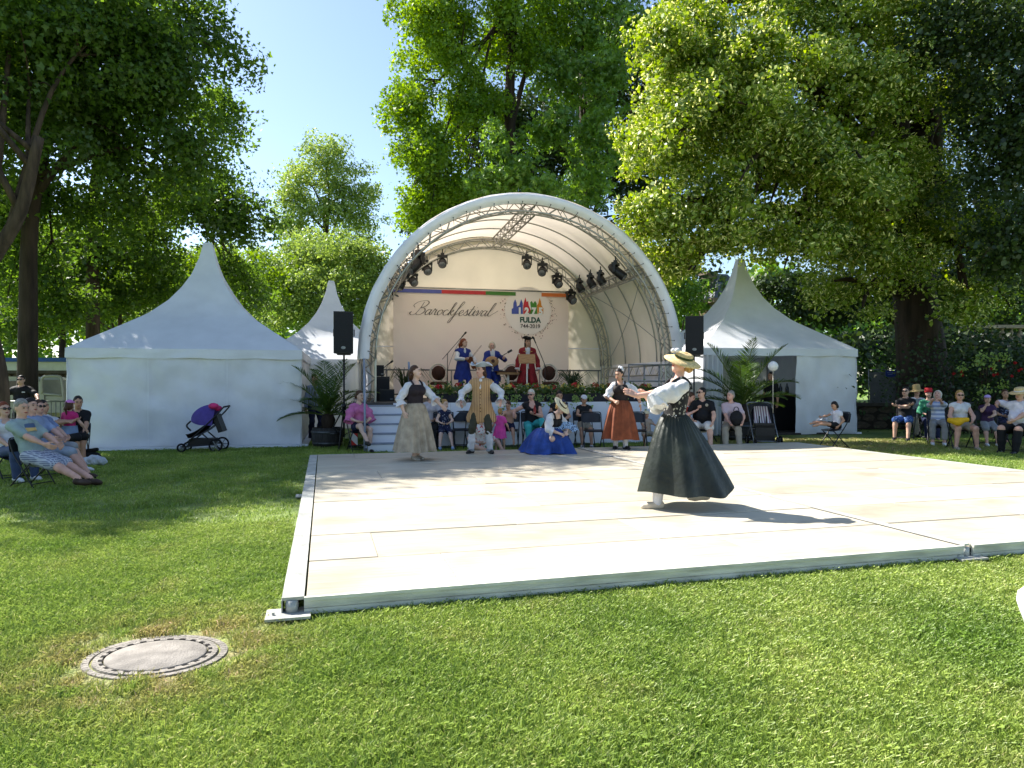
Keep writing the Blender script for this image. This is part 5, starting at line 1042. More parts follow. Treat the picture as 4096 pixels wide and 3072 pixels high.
# ================================================================== PEOPLE: implicit bodies, one continuous surface each
class SDF:
    def __init__(s): s.p = []
    def cap(s, a, b, ra, rb, k=.03, flat=None, off=0.0):
        """tapered capsule; flat=(axis, factor) squashes it along an axis"""
        s.p.append(('c', np.array(a, float), np.array(b, float), ra+off, rb+off, k, flat)); return s
    def ell(s, c, r, k=.02, m=None): s.p.append(('e', np.array(c, float), np.array(r, float), m, None, k, None)); return s
    def mesh(s, h, fold=0.0, seed=0, zmin=None, cut=None):
        lo = np.full(3, 1e9); hi = -lo
        for q in s.p:
            if q[0] == 'c': r_ = max(q[3], q[4])+.03; lo = np.minimum(lo, np.minimum(q[1], q[2])-r_); hi = np.maximum(hi, np.maximum(q[1], q[2])+r_)
            else: r_ = max(q[2])+.03; lo = np.minimum(lo, q[1]-r_); hi = np.maximum(hi, q[1]+r_)
        lo -= 2*h; n = np.ceil((hi-lo)/h).astype(int)+3
        ax = [lo[i]+h*np.arange(n[i]) for i in range(3)]; Dd = np.full(n, 1.0, np.float32)
        for q in s.p:
            k = q[5]; mg = .07+k
            if q[0] == 'c': r_ = max(q[3], q[4])+mg; a0 = np.minimum(q[1], q[2])-r_; a1 = np.maximum(q[1], q[2])+r_
            else: r_ = max(q[2])+mg; a0 = q[1]-r_; a1 = q[1]+r_
            i0 = np.maximum(0, np.floor((a0-lo)/h).astype(int)); i1 = np.minimum(n, np.ceil((a1-lo)/h).astype(int)+1)
            X = ax[0][i0[0]:i1[0], None, None]; Y = ax[1][None, i0[1]:i1[1], None]; Z = ax[2][None, None, i0[2]:i1[2]]
            if q[0] == 'c':
                a, b = q[1], q[2]; d = b-a; L2 = d@d+1e-12; t = np.clip(((X-a[0])*d[0]+(Y-a[1])*d[1]+(Z-a[2])*d[2])/L2, 0, 1)
                px, py, pz = X-a[0]-t*d[0], Y-a[1]-t*d[1], Z-a[2]-t*d[2]
                if q[6] is not None:
                    fa, ff = q[6]; fa = fa/np.linalg.norm(fa); e = px*fa[0]+py*fa[1]+pz*fa[2]; g_ = e*(1/ff-1); px, py, pz = px+g_*fa[0], py+g_*fa[1], pz+g_*fa[2]
                    dd = (np.sqrt(px*px+py*py+pz*pz)-(q[3]+t*(q[4]-q[3])))*min(1, .5+.5*ff)
                else: dd = np.sqrt(px*px+py*py+pz*pz)-(q[3]+t*(q[4]-q[3]))
            else:
                px, py, pz = X-q[1][0], Y-q[1][1], Z-q[1][2]
                if q[3] is not None:
                    m = np.array(q[3].transposed()); px, py, pz = (m[0,0]*px+m[0,1]*py+m[0,2]*pz, m[1,0]*px+m[1,1]*py+m[1,2]*pz, m[2,0]*px+m[2,1]*py+m[2,2]*pz)
                k0 = np.sqrt((px/q[2][0])**2+(py/q[2][1])**2+(pz/q[2][2])**2); dd = (k0-1)*min(q[2])
            S = Dd[i0[0]:i1[0], i0[1]:i1[1], i0[2]:i1[2]]; hh = np.clip(.5+.5*(S-dd)/k, 0, 1); S[...] = S*(1-hh)+dd*hh-k*hh*(1-hh)
        if fold:
            X, Y, Z = np.meshgrid(*ax, indexing='ij', sparse=True); Dd = Dd+fold*noise3(X*13, Y*13, Z*17, seed)+fold*.7*noise3(X*26, Y*26, Z*30, seed+1)
        if cut is not None:
            X, Y, Z = np.meshgrid(*ax, indexing='ij', sparse=True); Dd = np.maximum(Dd, cut(X, Y, Z))
        return surfnet(Dd, lo, h)
def surfnet(Dd, lo, h):
    ins = Dd < 0; nx, ny, nz = Dd.shape
    c = np.zeros((nx-1, ny-1, nz-1), np.uint8)
    for dx in (0, 1):
        for dy in (0, 1):
            for dz in (0, 1): c += ins[dx:nx-1+dx, dy:ny-1+dy, dz:nz-1+dz]
    I = np.argwhere((c > 0) & (c < 8)); idx = -np.ones(c.shape, np.int32); idx[tuple(I.T)] = np.arange(len(I))
    acc = np.zeros((len(I), 3)); cnt = np.zeros(len(I)); cor = [(a, b, e) for a in (0, 1) for b in (0, 1) for e in (0, 1)]
    val = {k: Dd[I[:,0]+k[0], I[:,1]+k[1], I[:,2]+k[2]] for k in cor}
    for a in cor:
        for d in range(3):
            if a[d]: continue
            b = list(a); b[d] = 1; b = tuple(b); va, vb = val[a], val[b]; m = (va < 0) != (vb < 0); t = va/np.where(m, va-vb, 1)
            p = np.tile(np.array(a, float), (len(I), 1)); p[:,d] += t; acc[m] += p[m]; cnt[m] += 1
    V = lo+h*(I+acc/np.maximum(cnt, 1)[:,None]); Q = []
    for d in range(3):
        u, w = (d+1) % 3, (d+2) % 3; sl0 = [slice(None)]*3; sl1 = [slice(None)]*3; sl0[d] = slice(0, -1); sl1[d] = slice(1, None)
        A, B = ins[tuple(sl0)], ins[tuple(sl1)]; E = np.argwhere(A != B); E = E[(E[:,u] > 0) & (E[:,w] > 0) & (E[:,u] < Dd.shape[u]-1) & (E[:,w] < Dd.shape[w]-1)]
        if not len(E): continue
        def at(du, dw): k = E.copy(); k[:,u] -= du; k[:,w] -= dw; return idx[k[:,0], k[:,1], k[:,2]]
        f = np.stack([at(1, 1), at(0, 1), at(0, 0), at(1, 0)], 1); flip = ~A[tuple(E.T)]; f[flip] = f[flip][:, ::-1]; Q.append(f)
    return V, np.concatenate(Q)

def hand_template(curl, spread=1.0, seed=0):
    """right-side hand: wrist at origin, fingers along -Z, palm facing +X, thumb towards -Y"""
    s = SDF(); s.cap((0, 0, .03), (0, 0, -.015), .026, .026, .012)
    for i, (y, L_) in enumerate(((-.030, .072), (-.010, .080), (.011, .074), (.030, .058))):
        kz = -.088+(.004, 0, .003, .010)[i]; k = (0, y*1.05, kz); s.cap((0, y*.55, -.01), k, .016, .0125, .010)
        p = np.array(k); a = curl*.7; yo = y*.10*spread
        for f in (.45, .32, .27):
            d = np.array([math.sin(a), yo/.07, -math.cos(a)]); q = p+d*L_*f; s.cap(p, q, .0098, .0088, .004); p = q; a += curl
    s.cap((.005, -.018, -.022), (.014, -.046, -.05), .015, .012, .010).cap((.014, -.046, -.05), (.022, -.056, -.076), .0115, .0100, .006).cap((.022, -.056, -.076), (.024, -.058, -.096), .0098, .0085, .006)
    return s.mesh(.0078)
HANDS = {'relax': hand_template(R(24)), 'open': hand_template(R(9), 1.8), 'grip': hand_template(R(62), .4)}

def ik(a, t, l1, l2, pole):
    a = np.array(a, float); t = np.array(t, float); d = t-a; L_ = np.linalg.norm(d); u = d/(L_+1e-9); L_ = min(L_, (l1+l2)*.995); L_ = max(L_, abs(l1-l2)+.02)
    x = (l1*l1-l2*l2+L_*L_)/(2*L_); hh = math.sqrt(max(0, l1*l1-x*x)); p = np.array(pole, float); p = p-u*(p@u); p = p/(np.linalg.norm(p)+1e-9)
    return a+u*x+p*hh, a+u*L_
def rotm(yaw, pitch, roll=0.0): return Matrix.Rotation(yaw, 3, 'Z') @ Matrix.Rotation(pitch, 3, 'X') @ Matrix.Rotation(roll, 3, 'Y')
SK = {'a': M('skin_light', (.56, .34, .25), .5, .10, 9, spec=.35), 'b': M('skin_tan', (.47, .26, .17), .5, .12, 9, spec=.35), 'c': M('skin_pink', (.60, .34, .26), .5, .12, 9, spec=.35), 'd': M('skin_pale', (.62, .41, .32), .5, .1, 9, spec=.35)}
HR = {'brown': M('hair_brown', '#4a2f1e', .5, .3, 30, .4, 60), 'dark': M('hair_dark', '#1d1512', .5, .3, 30, .4, 60), 'blond': M('hair_blond', '#b08a50', .5, .25, 30, .4, 60), 'grey': M('hair_grey', '#8d8982', .5, .25, 30, .4, 60), 'white': M('hair_white', '#c9c3b4', .5, .2, 30, .4, 60), 'red': M('hair_red', '#7a3a1c', .5, .25, 30, .4, 60), 'wig': M('hair_wig', '#c8bda6', .6, .2, 30, .5, 60)}
m_eye = M('eye_dark', '#1c1410', .3, .1, spec=.5); m_lip = M('lip', '#9a4a41', .5, .1); m_sun = M('sunglass_lens', '#0c0c10', .15, .1, spec=.6)
def CL(hexc, nm=None, **k): return M(nm or 'cloth_'+str(hexc), hexc, k.pop('rough', .75), k.pop('var', .14), k.pop('scale', 7), k.pop('bump', .25), k.pop('bscale', 70), **k)

def person(label, loc, yaw=0.0, H=1.72, sex='m', sit=False, seat=.47, lean=0.0, roll=0.0, hands=None, elbow=None, feet=None, knee=None, head=(0, 0), top=None, sleeve=.5, bottom=None, blen=1.0, shoes=None, sock=None, hair=('short', 'brown'), skin='a', vox=.023, build=1.0, hand=('relax', 'relax'), thumbs=None, glasses=None, pz=None, py=0.0, skirt=None, vneck=False, apron=None, group=None, belly=0.0, name='person', handdir=None, cat='person', fold=.005, twist=0.0):
    s = H/1.72; child = H < 1.35; hs = (1.18 if child else 1.0) if H > .8 else 1.3
    t = thing(name, label, cat, loc, yaw, group); w = (.92 if sex == 'f' else 1.0)*build
    Pz = pz if pz is not None else ((seat+.085*s) if sit else .925*s)
    pel = np.array([0, py, Pz]); up = np.array([math.sin(roll), -math.sin(lean)*math.cos(roll), math.cos(lean)*math.cos(roll)])
    xr = np.array([math.cos(roll)*math.cos(twist), math.sin(twist), -math.sin(roll)]); xr = xr/np.linalg.norm(xr); fw = np.cross(up, xr); fw = -fw if fw[1] > 0 else fw
    waist, chest, nb = pel+.18*s*up, pel+.37*s*up, pel+.505*s*up
    sh = [nb-.075*s*up-xr*.160*s*w, nb-.075*s*up+xr*.160*s*w]; hip = [pel+np.array([-.085*s*w, 0, -.02*s]), pel+np.array([.085*s*w, 0, -.02*s])]
    hd = Matrix.Rotation(twist, 3, 'Z') @ rotm(head[0], head[1]); hu = np.array(hd @ Vector((0, 0, 1))); hc = nb+.075*s*(.6*up+.4*hu)+np.array(hd @ Vector((0, -.022*s, .115*s*hs)))
    if feet is None: feet = [(-.13*s, -.46*s, .0), (.13*s, -.46*s, .0)] if sit else [(-.11*s, .0, 0), (.11*s, -.02, 0)]
    if knee is None: knee = [(-.15, -1, .6), (.15, -1, .6)]
    if hands is None: hands = [(-.12*s, py-.30*s, Pz+.12*s), (.12*s, py-.30*s, Pz+.12*s)] if sit else [(-.27*s*w, -.06*s, .83*s), (.27*s*w, -.06*s, .83*s)]
    if elbow is None: elbow = [(-1, .7, -.4), (1, .7, -.4)]
    LG = [ik(hip[i], np.array(feet[i])+np.array([0, 0, .085*s]), .43*s, .425*s, knee[i]) for i in (0, 1)]
    AR = [ik(sh[i], hands[i], .285*s, .25*s, elbow[i]) for i in (0, 1)]
    toe = [np.array((handdir or {}).get('toe%d' % i, (0, -1, 0)), float) for i in (0, 1)]
    FA = (fw, .72); FB = (fw, .78)
    def torso(b, o=0.0):
        b.cap(pel-.02*s*up, pel+.06*s*up, .150*s*w, .145*s*w, .05, FB, o); b.cap(pel+.08*s*up, waist+.06*s*up, (.128+belly*.5)*s*w, (.125+belly*.3)*s*w, .06, FB, o); b.cap(waist+.06*s*up, chest, .13*s*w, .155*s*w, .06, FA, o)
        if belly: b.ell(waist+fw*.06*s, (.14*s*w+o, .11*s+belly*s+o, .14*s+o), .05)
        for i in (0, 1): b.cap(chest+.05*s*up, sh[i]+.005*s*up, .088*s*w, .056*s*w, .05, None, o); b.cap(nb-.02*s*up, sh[i]+.02*s*up, .050*s*w, .040*s*w, .05, None, o)
        if sex == 'f' and not child:
            for i in (-1, 1): b.ell(chest-.02*s*up+xr*i*.07*s+fw*.085*s, np.array((.062, .062, .066))*s+o, .035)
    def leg(b, i, f=1.0, o=0.0, flare=0.0):
        kn, an = LG[i]
        if f <= 1.0: b.cap(hip[i], hip[i]+(kn-hip[i])*f, .088*s*build, (.088-(.030-flare)*f)*s*build, .035, None, o)
        else:
            b.cap(hip[i], kn, .088*s*build, .058*s*build, .035, None, o); cf = kn+(an-kn)*.3+np.array([0, .012*s, 0]); f2 = f-1
            if f2 > .3: b.cap(kn, cf, .056*s*build, .057*s*build, .03, None, o); b.cap(cf, kn+(an-kn)*f2, .057*s*build, (.057-(.019-flare)*min(1, (f2-.3)/.7))*s*build, .03, None, o)
            else: b.cap(kn, kn+(an-kn)*f2, .056*s*build, .057*s*build, .03, None, o)
    def foot(b, i, o=0.0, k=.02):
        an = LG[i][1]; f = np.array([an[0], an[1], an[2]-.085*s]); d = toe[i]/np.linalg.norm(toe[i])
        b.cap(an+np.array([0, .01, -.01]), f-d*.03*s+[0, 0, .04*s], .036*s, .034*s, k, None, o); b.cap(f-d*.035*s+[0, 0, .035*s], f+d*.11*s+[0, 0, .030*s], .034*s, .034*s, k, None, o); b.cap(f+d*.10*s+[0, 0, .028*s], f+d*.165*s+[0, 0, .024*s], .034*s, .023*s, k, None, o)
    b = SDF(); torso(b)
    for i in (0, 1):
        leg(b, i, 2.0); foot(b, i); el, wr = AR[i]
        b.cap(sh[i], el, .050*s*build, .040*s*build, .03); b.cap(el, el+(wr-el)*.3, .041*s*build, .041*s*build, .02); b.cap(el+(wr-el)*.3, wr, .041*s*build, .026*s, .02)
    b.cap(nb-.03*s*up, hc-.05*s*hs*hu, .056*s*(.9 if sex == 'f' else 1.05), .052*s*(.9 if sex == 'f' else 1.05), .025)
    q = s*hs; hv = lambda x, y, z: hc+np.array(hd @ Vector((x, y, z)))*q
    b.ell(hc+np.array(hd @ Vector((0, .012, .025)))*q, (.074*q, .092*q, .092*q), .02, hd); b.cap(hv(0, -.02, -.02), hv(0, -.055, -.085), .066*q, .036*q, .025); b.cap(hv(-.03, -.045, -.06), hv(.03, -.045, -.06), .036*q, .036*q, .02)
    b.cap(hv(0, -.082, .012), hv(0, -.100, -.028), .011*q, .0155*q, .010); b.cap(hv(-.03, -.078, .034), hv(.03, -.078, .034), .014*q, .014*q, .012)
    for i in (-1, 1): b.ell(hv(i*.076, .012, -.005), (.012*q, .02*q, .032*q), .006)
    V, Q = b.mesh(vox)
    for i in (0, 1):     # hands, with five fingers each
        HV, HQ = HANDS[hand[i]]; el, wr = AR[i]; d = np.array((handdir or {}).get(i, wr-el), float); d = d/np.linalg.norm(d); th = np.array(thumbs[i] if thumbs else (0, -1, .3), float); th = th-d*(th@d); th = th/np.linalg.norm(th)
        # columns: local x, y, z  (z = -d, y = -thumb)
        zz = -d; yy = -th; xx = np.cross(yy, zz); Hm = np.stack([xx, yy, zz], 1); hvv = HV.copy(); qq = HQ
        if (i == 1): hvv[:,0] *= -1; qq = HQ[:, ::-1]
        hvv = hvv*s*(1.0 if sex == 'm' else .93); Q = np.concatenate([Q, qq+len(V)]); V = np.concatenate([V, hvv@Hm.T+wr])
    link('body', mesh_np('body', V, Q, True), SK[skin], t)
    def part(nm, sd, mat, h=vox, **k): 
        V, Q = sd.mesh(h, **k); return link(nm, mesh_np(nm, V, Q, True), mat, t)
    # face
    for i in (-1, 1): MB().ell(hv(i*.031, -.080, .012), (.013*q, .010*q, .008*q), 8, 6, hd).build('eye', m_eye, t, True); MB().tube([hv(i*.016, -.091, .031), hv(i*.034, -.088, .037), hv(i*.050, -.076, .031)], .0045*q, 5).build('eyebrow', HR[hair[1]] if hair else m_eye, t, True)
    MB().ell(hv(0, -.089, -.052), (.024*q, .010*q, .008*q), 10, 6, hd).build('mouth', m_lip, t, True)
    if glasses:
        g_ = MB()
        for i in (-1, 1): g_.ell(hv(i*.034, -.098, .012), (.030*q, .009*q, .021*q), 10, 6, hd).bar(hv(i*.064, -.094, .018), hv(i*.078, .0, .014), .006, .006)
        g_.bar(hv(-.012, -.104, .018), hv(.012, -.104, .018), .006, .006); g_.build('sunglasses', m_sun, t, True)
    # clothing
    if top is not None:
        c = SDF(); o = .014 if not skirt else .008; torso(c, o)
        for i in (0, 1):
            el, wr = AR[i]
            if sleeve > 0: c.cap(sh[i], sh[i]+(el-sh[i])*min(1, sleeve), .056*s*build, (.054 if sleeve < 1 else .048)*s*build, .03, None, .010)
            if sleeve > 1: c.cap(el, el+(wr-el)*(sleeve-1), .049*s, .040*s, .03, None, .008)
        def cut(X, Y, Z):
            e = (X-nb[0])*up[0]+(Y-nb[1])*up[1]+(Z-nb[2])*up[2]; e0 = e+.012*s
            rr = np.sqrt((X-nb[0]-e*up[0]-fw[0]*.012*s)**2+(Y-nb[1]-e*up[1]-fw[1]*.012*s)**2+(Z-nb[2]-e*up[2]-fw[2]*.012*s)**2)
            v = np.maximum(np.minimum(.070*s-rr, e0+.012*s), e-.055*s)
            if vneck: v = np.maximum(v, .062*s-np.sqrt(((X-(nb+fw*.10*s-.04*s*up)[0])*.85)**2+(Y-(nb+fw*.10*s-.04*s*up)[1])**2+((Z-(nb+fw*.10*s-.04*s*up)[2])*.6)**2))
            lo_ = (X-pel[0])*up[0]+(Y-pel[1])*up[1]+(Z-pel[2])*up[2]; return np.maximum(v, -(lo_+(.10*s if not skirt else -.05*s)))
        part('top', c, top, fold=fold, seed=int(abs(loc[0])*97) % 1000, cut=cut)
    if bottom is not None:
        c = SDF(); o = .011; c.cap(pel-.02*s*up, pel+.07*s*up, .152*s*w, .138*s*w, .05, FB, o)
        for i in (0, 1): leg(c, i, blen, o+.003, .008 if blen > 1.3 else .018)
        part('trousers' if blen > 1.3 else 'shorts', c, bottom, fold=fold, seed=5)
    if shoes is not None:
        for i in (0, 1): c = SDF(); foot(c, i, .009, .015); an = LG[i][1]; z0 = an[2]+.01*s; part('shoe', c, shoes, min(vox, .015), cut=lambda X, Y, Z: Z-z0+0*X)
    if sock is not None:
        m_, f0 = sock
        for i in (0, 1): c = SDF(); kn, an = LG[i]; c.cap(an+[0, 0, -.02*s], an+(kn-an)*.4, .042*s*build, .056*s*build, .03, None, .010); c.cap(an+(kn-an)*.4+[0, .006, 0], an+(kn-an)*f0, .057*s*build, .060*s*build, .03, None, .010); part('sock', c, m_, min(vox, .016))
    if hair is not None:
        st, hc_ = hair; hm = HR[hc_]; c = SDF(); c.ell(hv(0, .022, .036), (.083*q, .092*q, .094*q), .015, hd); c.ell(hv(0, .052, -.005), (.074*q, .062*q, .075*q), .015, hd)
        if st in ('bob', 'long', 'pony', 'wig'): c.ell(hv(0, .05, -.05), (.08*q, .055*q, .085*q), .02, hd); c.cap(hv(-.074, .02, .03), hv(-.074, .02, -.07), .022*q, .018*q, .02); c.cap(hv(.074, .02, .03), hv(.074, .02, -.07), .022*q, .018*q, .02)
        if st == 'long': c.cap(hv(0, .06, -.05), hv(0, .085, -.26), .075*q, .05*q, .02); c.cap(hv(-.06, .03, -.05), hv(-.06, .03, -.2), .035*q, .025*q, .02); c.cap(hv(.06, .03, -.05), hv(.06, .03, -.2), .035*q, .025*q, .02)
        if st == 'pony': c.cap(hv(0, .10, .04), hv(.0, .14, -.08), .034*q, .036*q, .02); c.cap(hv(0, .14, -.08), hv(0, .12, -.24), .036*q, .018*q, .02)
        if st == 'bun': c.ell(hv(0, .10, .085), (.045*q, .04*q, .045*q), .01, hd)
        if st == 'lowbun': c.ell(hv(0, .115, -.03), (.05*q, .04*q, .05*q), .012, hd); c.cap(hv(-.07, .03, .02), hv(-.06, .07, -.06), .02*q, .025*q, .02); c.cap(hv(.07, .03, .02), hv(.06, .07, -.06), .02*q, .025*q, .02)
        if st == 'wig':
            for i in (-1, 1):
                for z in (-.01, -.045): c.cap(hv(i*.088, .0, z), hv(i*.088, .05, z), .02*q, .02*q, .008)
        if st == 'curls':
            gq = random.Random(3)
            for k_ in range(26): a = gq.uniform(0, 6.28); e = gq.uniform(-.9, .6); c.ell(hv(.085*math.cos(a)*math.cos(e), .045+.075*abs(math.sin(a))*math.cos(e), .0+.1*math.sin(e)-.02), (.026*q,)*3, .012, hd)
            c.cap(hv(0, .09, -.02), hv(0, .10, -.16), .06*q, .035*q, .02)
        # hair keeps clear of the face
        fp = hv(0, -.052, 0); fn_ = np.array(hd @ Vector((0, -1, 0))); un_ = np.array(hd @ Vector((0, 0, 1))); oc = hv(0, 0, .055)
        def hcut(X, Y, Z):
            e = (X-fp[0])*fn_[0]+(Y-fp[1])*fn_[1]+(Z-fp[2])*fn_[2]; e2 = -((X-oc[0])*un_[0]+(Y-oc[1])*un_[1]+(Z-oc[2])*un_[2])
            return np.minimum(e+.025*q, e2)
        part('hair', c, hm, min(vox, .015), fold=.004, seed=2, cut=hcut)
    inf = dict(t=t, s=s, q=q, hv=hv, hd=hd, hc=hc, nb=nb, pel=pel, up=up, fw=fw, xr=xr, waist=waist, chest=chest, sh=sh, AR=AR, LG=LG, hip=hip, w=w, part=part, vox=vox)
    return inf
def hat_straw(I, mat, band, R_=.19, h=.085, tilt=(0, 0), flop=.02, off=.06, name='hat', crown=.095):
    q = I['q']; m3 = I['hd'] @ Matrix.Rotation(tilt[0], 3, 'X') @ Matrix.Rotation(tilt[1], 3, 'Y'); c = Vector(I['hv'](0, .01, off))
    o = MB(); prof = [(.001, h), (crown*.75, h), (crown*.97, h*.86), (crown, h*.2), (crown*1.05, 0), (R_*.75, -flop*.3), (R_, -flop), (R_*1.0, -flop-.006), (crown, -.008), (.001, -.008)]
    o.lathe([(r_*q, z*q) for r_, z in prof], 28, c, m3, 1, 1.08); ho = o.build(name, mat, I['t'], True)
    if band: MB().lathe([(crown*1.05*q, .006*q), (crown*1.06*q, .03*q), (crown*1.01*q, .031*q)], 28, c, m3, 1, 1.08).build('hat_band', band, ho, True)
    return ho
def cap_hat(I, mat):
    q = I['q']; hd = I['hd']; c = SDF(); hv = I['hv']; c.ell(hv(0, .018, .055), (.09*q, .10*q, .075*q), .01, hd); c.cap(hv(-.04, -.09, .055), hv(.04, -.09, .055), .02*q, .02*q, .02); c.cap(hv(-.03, -.13, .048), hv(.03, -.13, .048), .012*q, .012*q, .02)
    fp = hv(0, 0, .045); un = np.array(hd @ Vector((0, 0, 1))); I['part']('cap', c, mat, .012, cut=lambda X, Y, Z: -((X-fp[0])*un[0]+(Y-fp[1])*un[1]+(Z-fp[2])*un[2]))
def skirt(I, mat, hem, rx, ry, n_f=16, amp=.03, shift=(0, 0), wr=None, name='skirt', flare=.8, seed=0, lower=None, pleat=.008):
    """full skirt: pleated at the waist, falling in folds to the hem"""
    s = I['s']; wp = I['pel']+I['up']*.13*s; wr = wr or .145*s*I['w']; g_ = random.Random(seed); ph = [g_.uniform(0, 6.28) for _ in range(5)]; fq = [(g_.randint(max(3, int(n_f*.4)), int(n_f*1.7)), g_.uniform(.3, .8), g_.uniform(0, 6.28), g_.uniform(-1.5, 1.5)) for _ in range(6)]
    def f(u, v):
        a = 2*PI*u; e = v**flare; r1 = wr+(rx-wr)*e; r2 = wr*.82+(ry-wr*.82)*e
        fo = amp*v*sum(A_*math.sin(k_*a+p_+d_*v) for k_, A_, p_, d_ in fq)+pleat*(1-v)**2*math.sin(31*a+2*math.sin(3*a))
        dx, dy = shift[0]*v**1.4, shift[1]*v**1.4; hz = hem+(lower(a) if lower else 0)+.012*math.sin(5*a+ph[3])
        return (wp[0]+dx+(r1+fo)*math.cos(a), wp[1]+dy+(r2+fo)*math.sin(a), wp[2]+(hz-wp[2])*v)
    q = MB(); q.grid(f, 150, 26, True); return q.build(name, mat, I['t'], True)

# ------------------------------------------------------------------ patterned cloth
def PM(name, kind, c1, c2, scale, axis='X', thr=.5):
    m = CL(c1, name); t = m.node_tree; n = t.nodes; L = t.links.new; b = n['Principled BSDF']
    tc = n.new('ShaderNodeTexCoord'); rp = n.new('ShaderNodeValToRGB'); rp.color_ramp.interpolation = 'CONSTANT'; rp.color_ramp.elements[0].color = (*lin(c1), 1); rp.color_ramp.elements[1].color = (*lin(c2), 1); rp.color_ramp.elements[1].position = thr
    if kind == 'stripe':
        w = n.new('ShaderNodeTexWave'); w.bands_direction = axis; w.inputs['Scale'].default_value = scale; w.inputs['Distortion'].default_value = .15; L(tc.outputs['Object'], w.inputs[0]); o = w.outputs[0]
    elif kind == 'dots':
        w = n.new('ShaderNodeTexVoronoi'); w.inputs['Scale'].default_value = scale; L(tc.outputs['Object'], w.inputs['Vector']); q = n.new('ShaderNodeMath'); q.operation = 'SUBTRACT'; q.inputs[0].default_value = 1; L(w.outputs['Distance'], q.inputs[1]); o = q.outputs[0]
    elif kind == 'check':
        w = n.new('ShaderNodeTexWave'); w.bands_direction = 'X'; w.inputs['Scale'].default_value = scale; w2 = n.new('ShaderNodeTexWave'); w2.bands_direction = 'Z'; w2.inputs['Scale'].default_value = scale; q = n.new('ShaderNodeMath'); q.operation = 'MULTIPLY'
        L(tc.outputs['Object'], w.inputs[0]); L(tc.outputs['Object'], w2.inputs[0]); L(w.outputs[0], q.inputs[0]); L(w2.outputs[0], q.inputs[1]); o = q.outputs[0]
    else:
        w = n.new('ShaderNodeTexNoise'); w.inputs['Scale'].default_value = scale; L(tc.outputs['Object'], w.inputs['Vector']); o = w.outputs[0]
    L(o, rp.inputs[0]); L(rp.outputs[0], b.inputs['Base Color']); return m
c_white = CL('#dcdce0', 'white_linen', trans=.15); c_black = CL('#131316', 'black_cloth'); c_navy = CL('#1a2140', 'navy_cloth'); c_denim = CL('#3a4a6b', 'denim'); c_grey = CL('#8d8f92', 'grey_cloth'); c_khaki = CL('#9a9282', 'stone_cloth')
c_shoeb = M('shoe_black', '#141214', .4, .2, spec=.4); c_shoec = M('shoe_cream', '#c9bca8', .5, .1); c_shoew = M('shoe_white', '#cfcfd2', .6, .1); c_sandal = M('sandal_brown', '#3a2a20', .6, .2); c_straw = M('straw', '#e2c690', .8, .2, 40, .6, 120); c_strawp = M('straw_pale', '#d9cdaa', .8, .15, 40, .5, 120)
def bodice(I, mat, topz=.09, name='bodice', o=.030, straps=True, low=.04):
    s, w, up, pel, xr, fw = I['s'], I['w'], I['up'], I['pel'], I['xr'], I['fw']; c = SDF(); FA = (fw, .76)
    c.cap(pel+low*s*up, I['waist']+.05*s*up, .140*s*w, .122*s*w, .05, FA, o); c.cap(I['waist']+.05*s*up, I['chest']+.02*s*up, .125*s*w, .155*s*w, .05, FA, o)
    for i in (-1, 1): c.ell(I['chest']-.02*s*up+xr*i*.07*s+fw*.085*s, np.array((.064, .066, .068))*s+o, .03)
    tp = I['chest']+topz*s*up
    cut = lambda X, Y, Z: (X-tp[0])*up[0]+(Y-tp[1])*up[1]+(Z-tp[2])*up[2]
    I['part'](name, c, mat, fold=.002, seed=3, cut=cut)
    if straps:
        for i in (-1, 1):
            a = I['chest']+.05*s*up+xr*i*.10*s*w+fw*.125*s; b = I['nb']-.0*s*up+xr*i*.105*s*w; e = I['chest']+.05*s*up+xr*i*.10*s*w-fw*.115*s
            MB().tube(cr([a, (a+b)/2+fw*.03*s+up*.02*s, b+up*.028*s, (b+e)/2-fw*.03*s+up*.02*s, e], 4), .018*s, 6).build('strap', mat, I['t'], True)
def puff(I, i, mat, f0=.05, f1=1.05, r=.085, fore=0.0, frill=True, droop=.0):
    s = I['s']; el, wr = I['AR'][i]; sh = I['sh'][i]; c = SDF(); d = el-sh
    c.cap(sh+d*f0, sh+d*.5+[0, 0, -droop], .065*s, r*s, .04); c.cap(sh+d*.5+[0, 0, -droop], sh+d*min(f1, 1)+[0, 0, -droop], r*s, r*.82*s, .04)
    if fore: c.cap(el+[0, 0, -droop], el+(wr-el)*fore+[0, 0, -droop], r*.85*s, r*.62*s, .04)
    I['part']('sleeve', c, mat, min(I['vox'], .014), fold=.007, seed=i+3)
    if frill:
        e = sh+d*f1 if not fore else el+(wr-el)*fore; ax = unit(d) if not fore else unit(wr-el); R3 = np.array(Vector(ax).to_track_quat('Z', 'Y').to_matrix())
        q = MB(); q.grid(lambda u, v: tuple(e+R3@np.array([(.055+.05*v+.010*math.sin(u*2*PI*9)*v)*math.cos(2*PI*u), (.055+.05*v+.010*math.sin(u*2*PI*9)*v)*math.sin(2*PI*u), -.02+.075*v])*s-np.array([0, 0, .03*v])), 54, 5, True); q.build('frill', mat, I['t'], True)
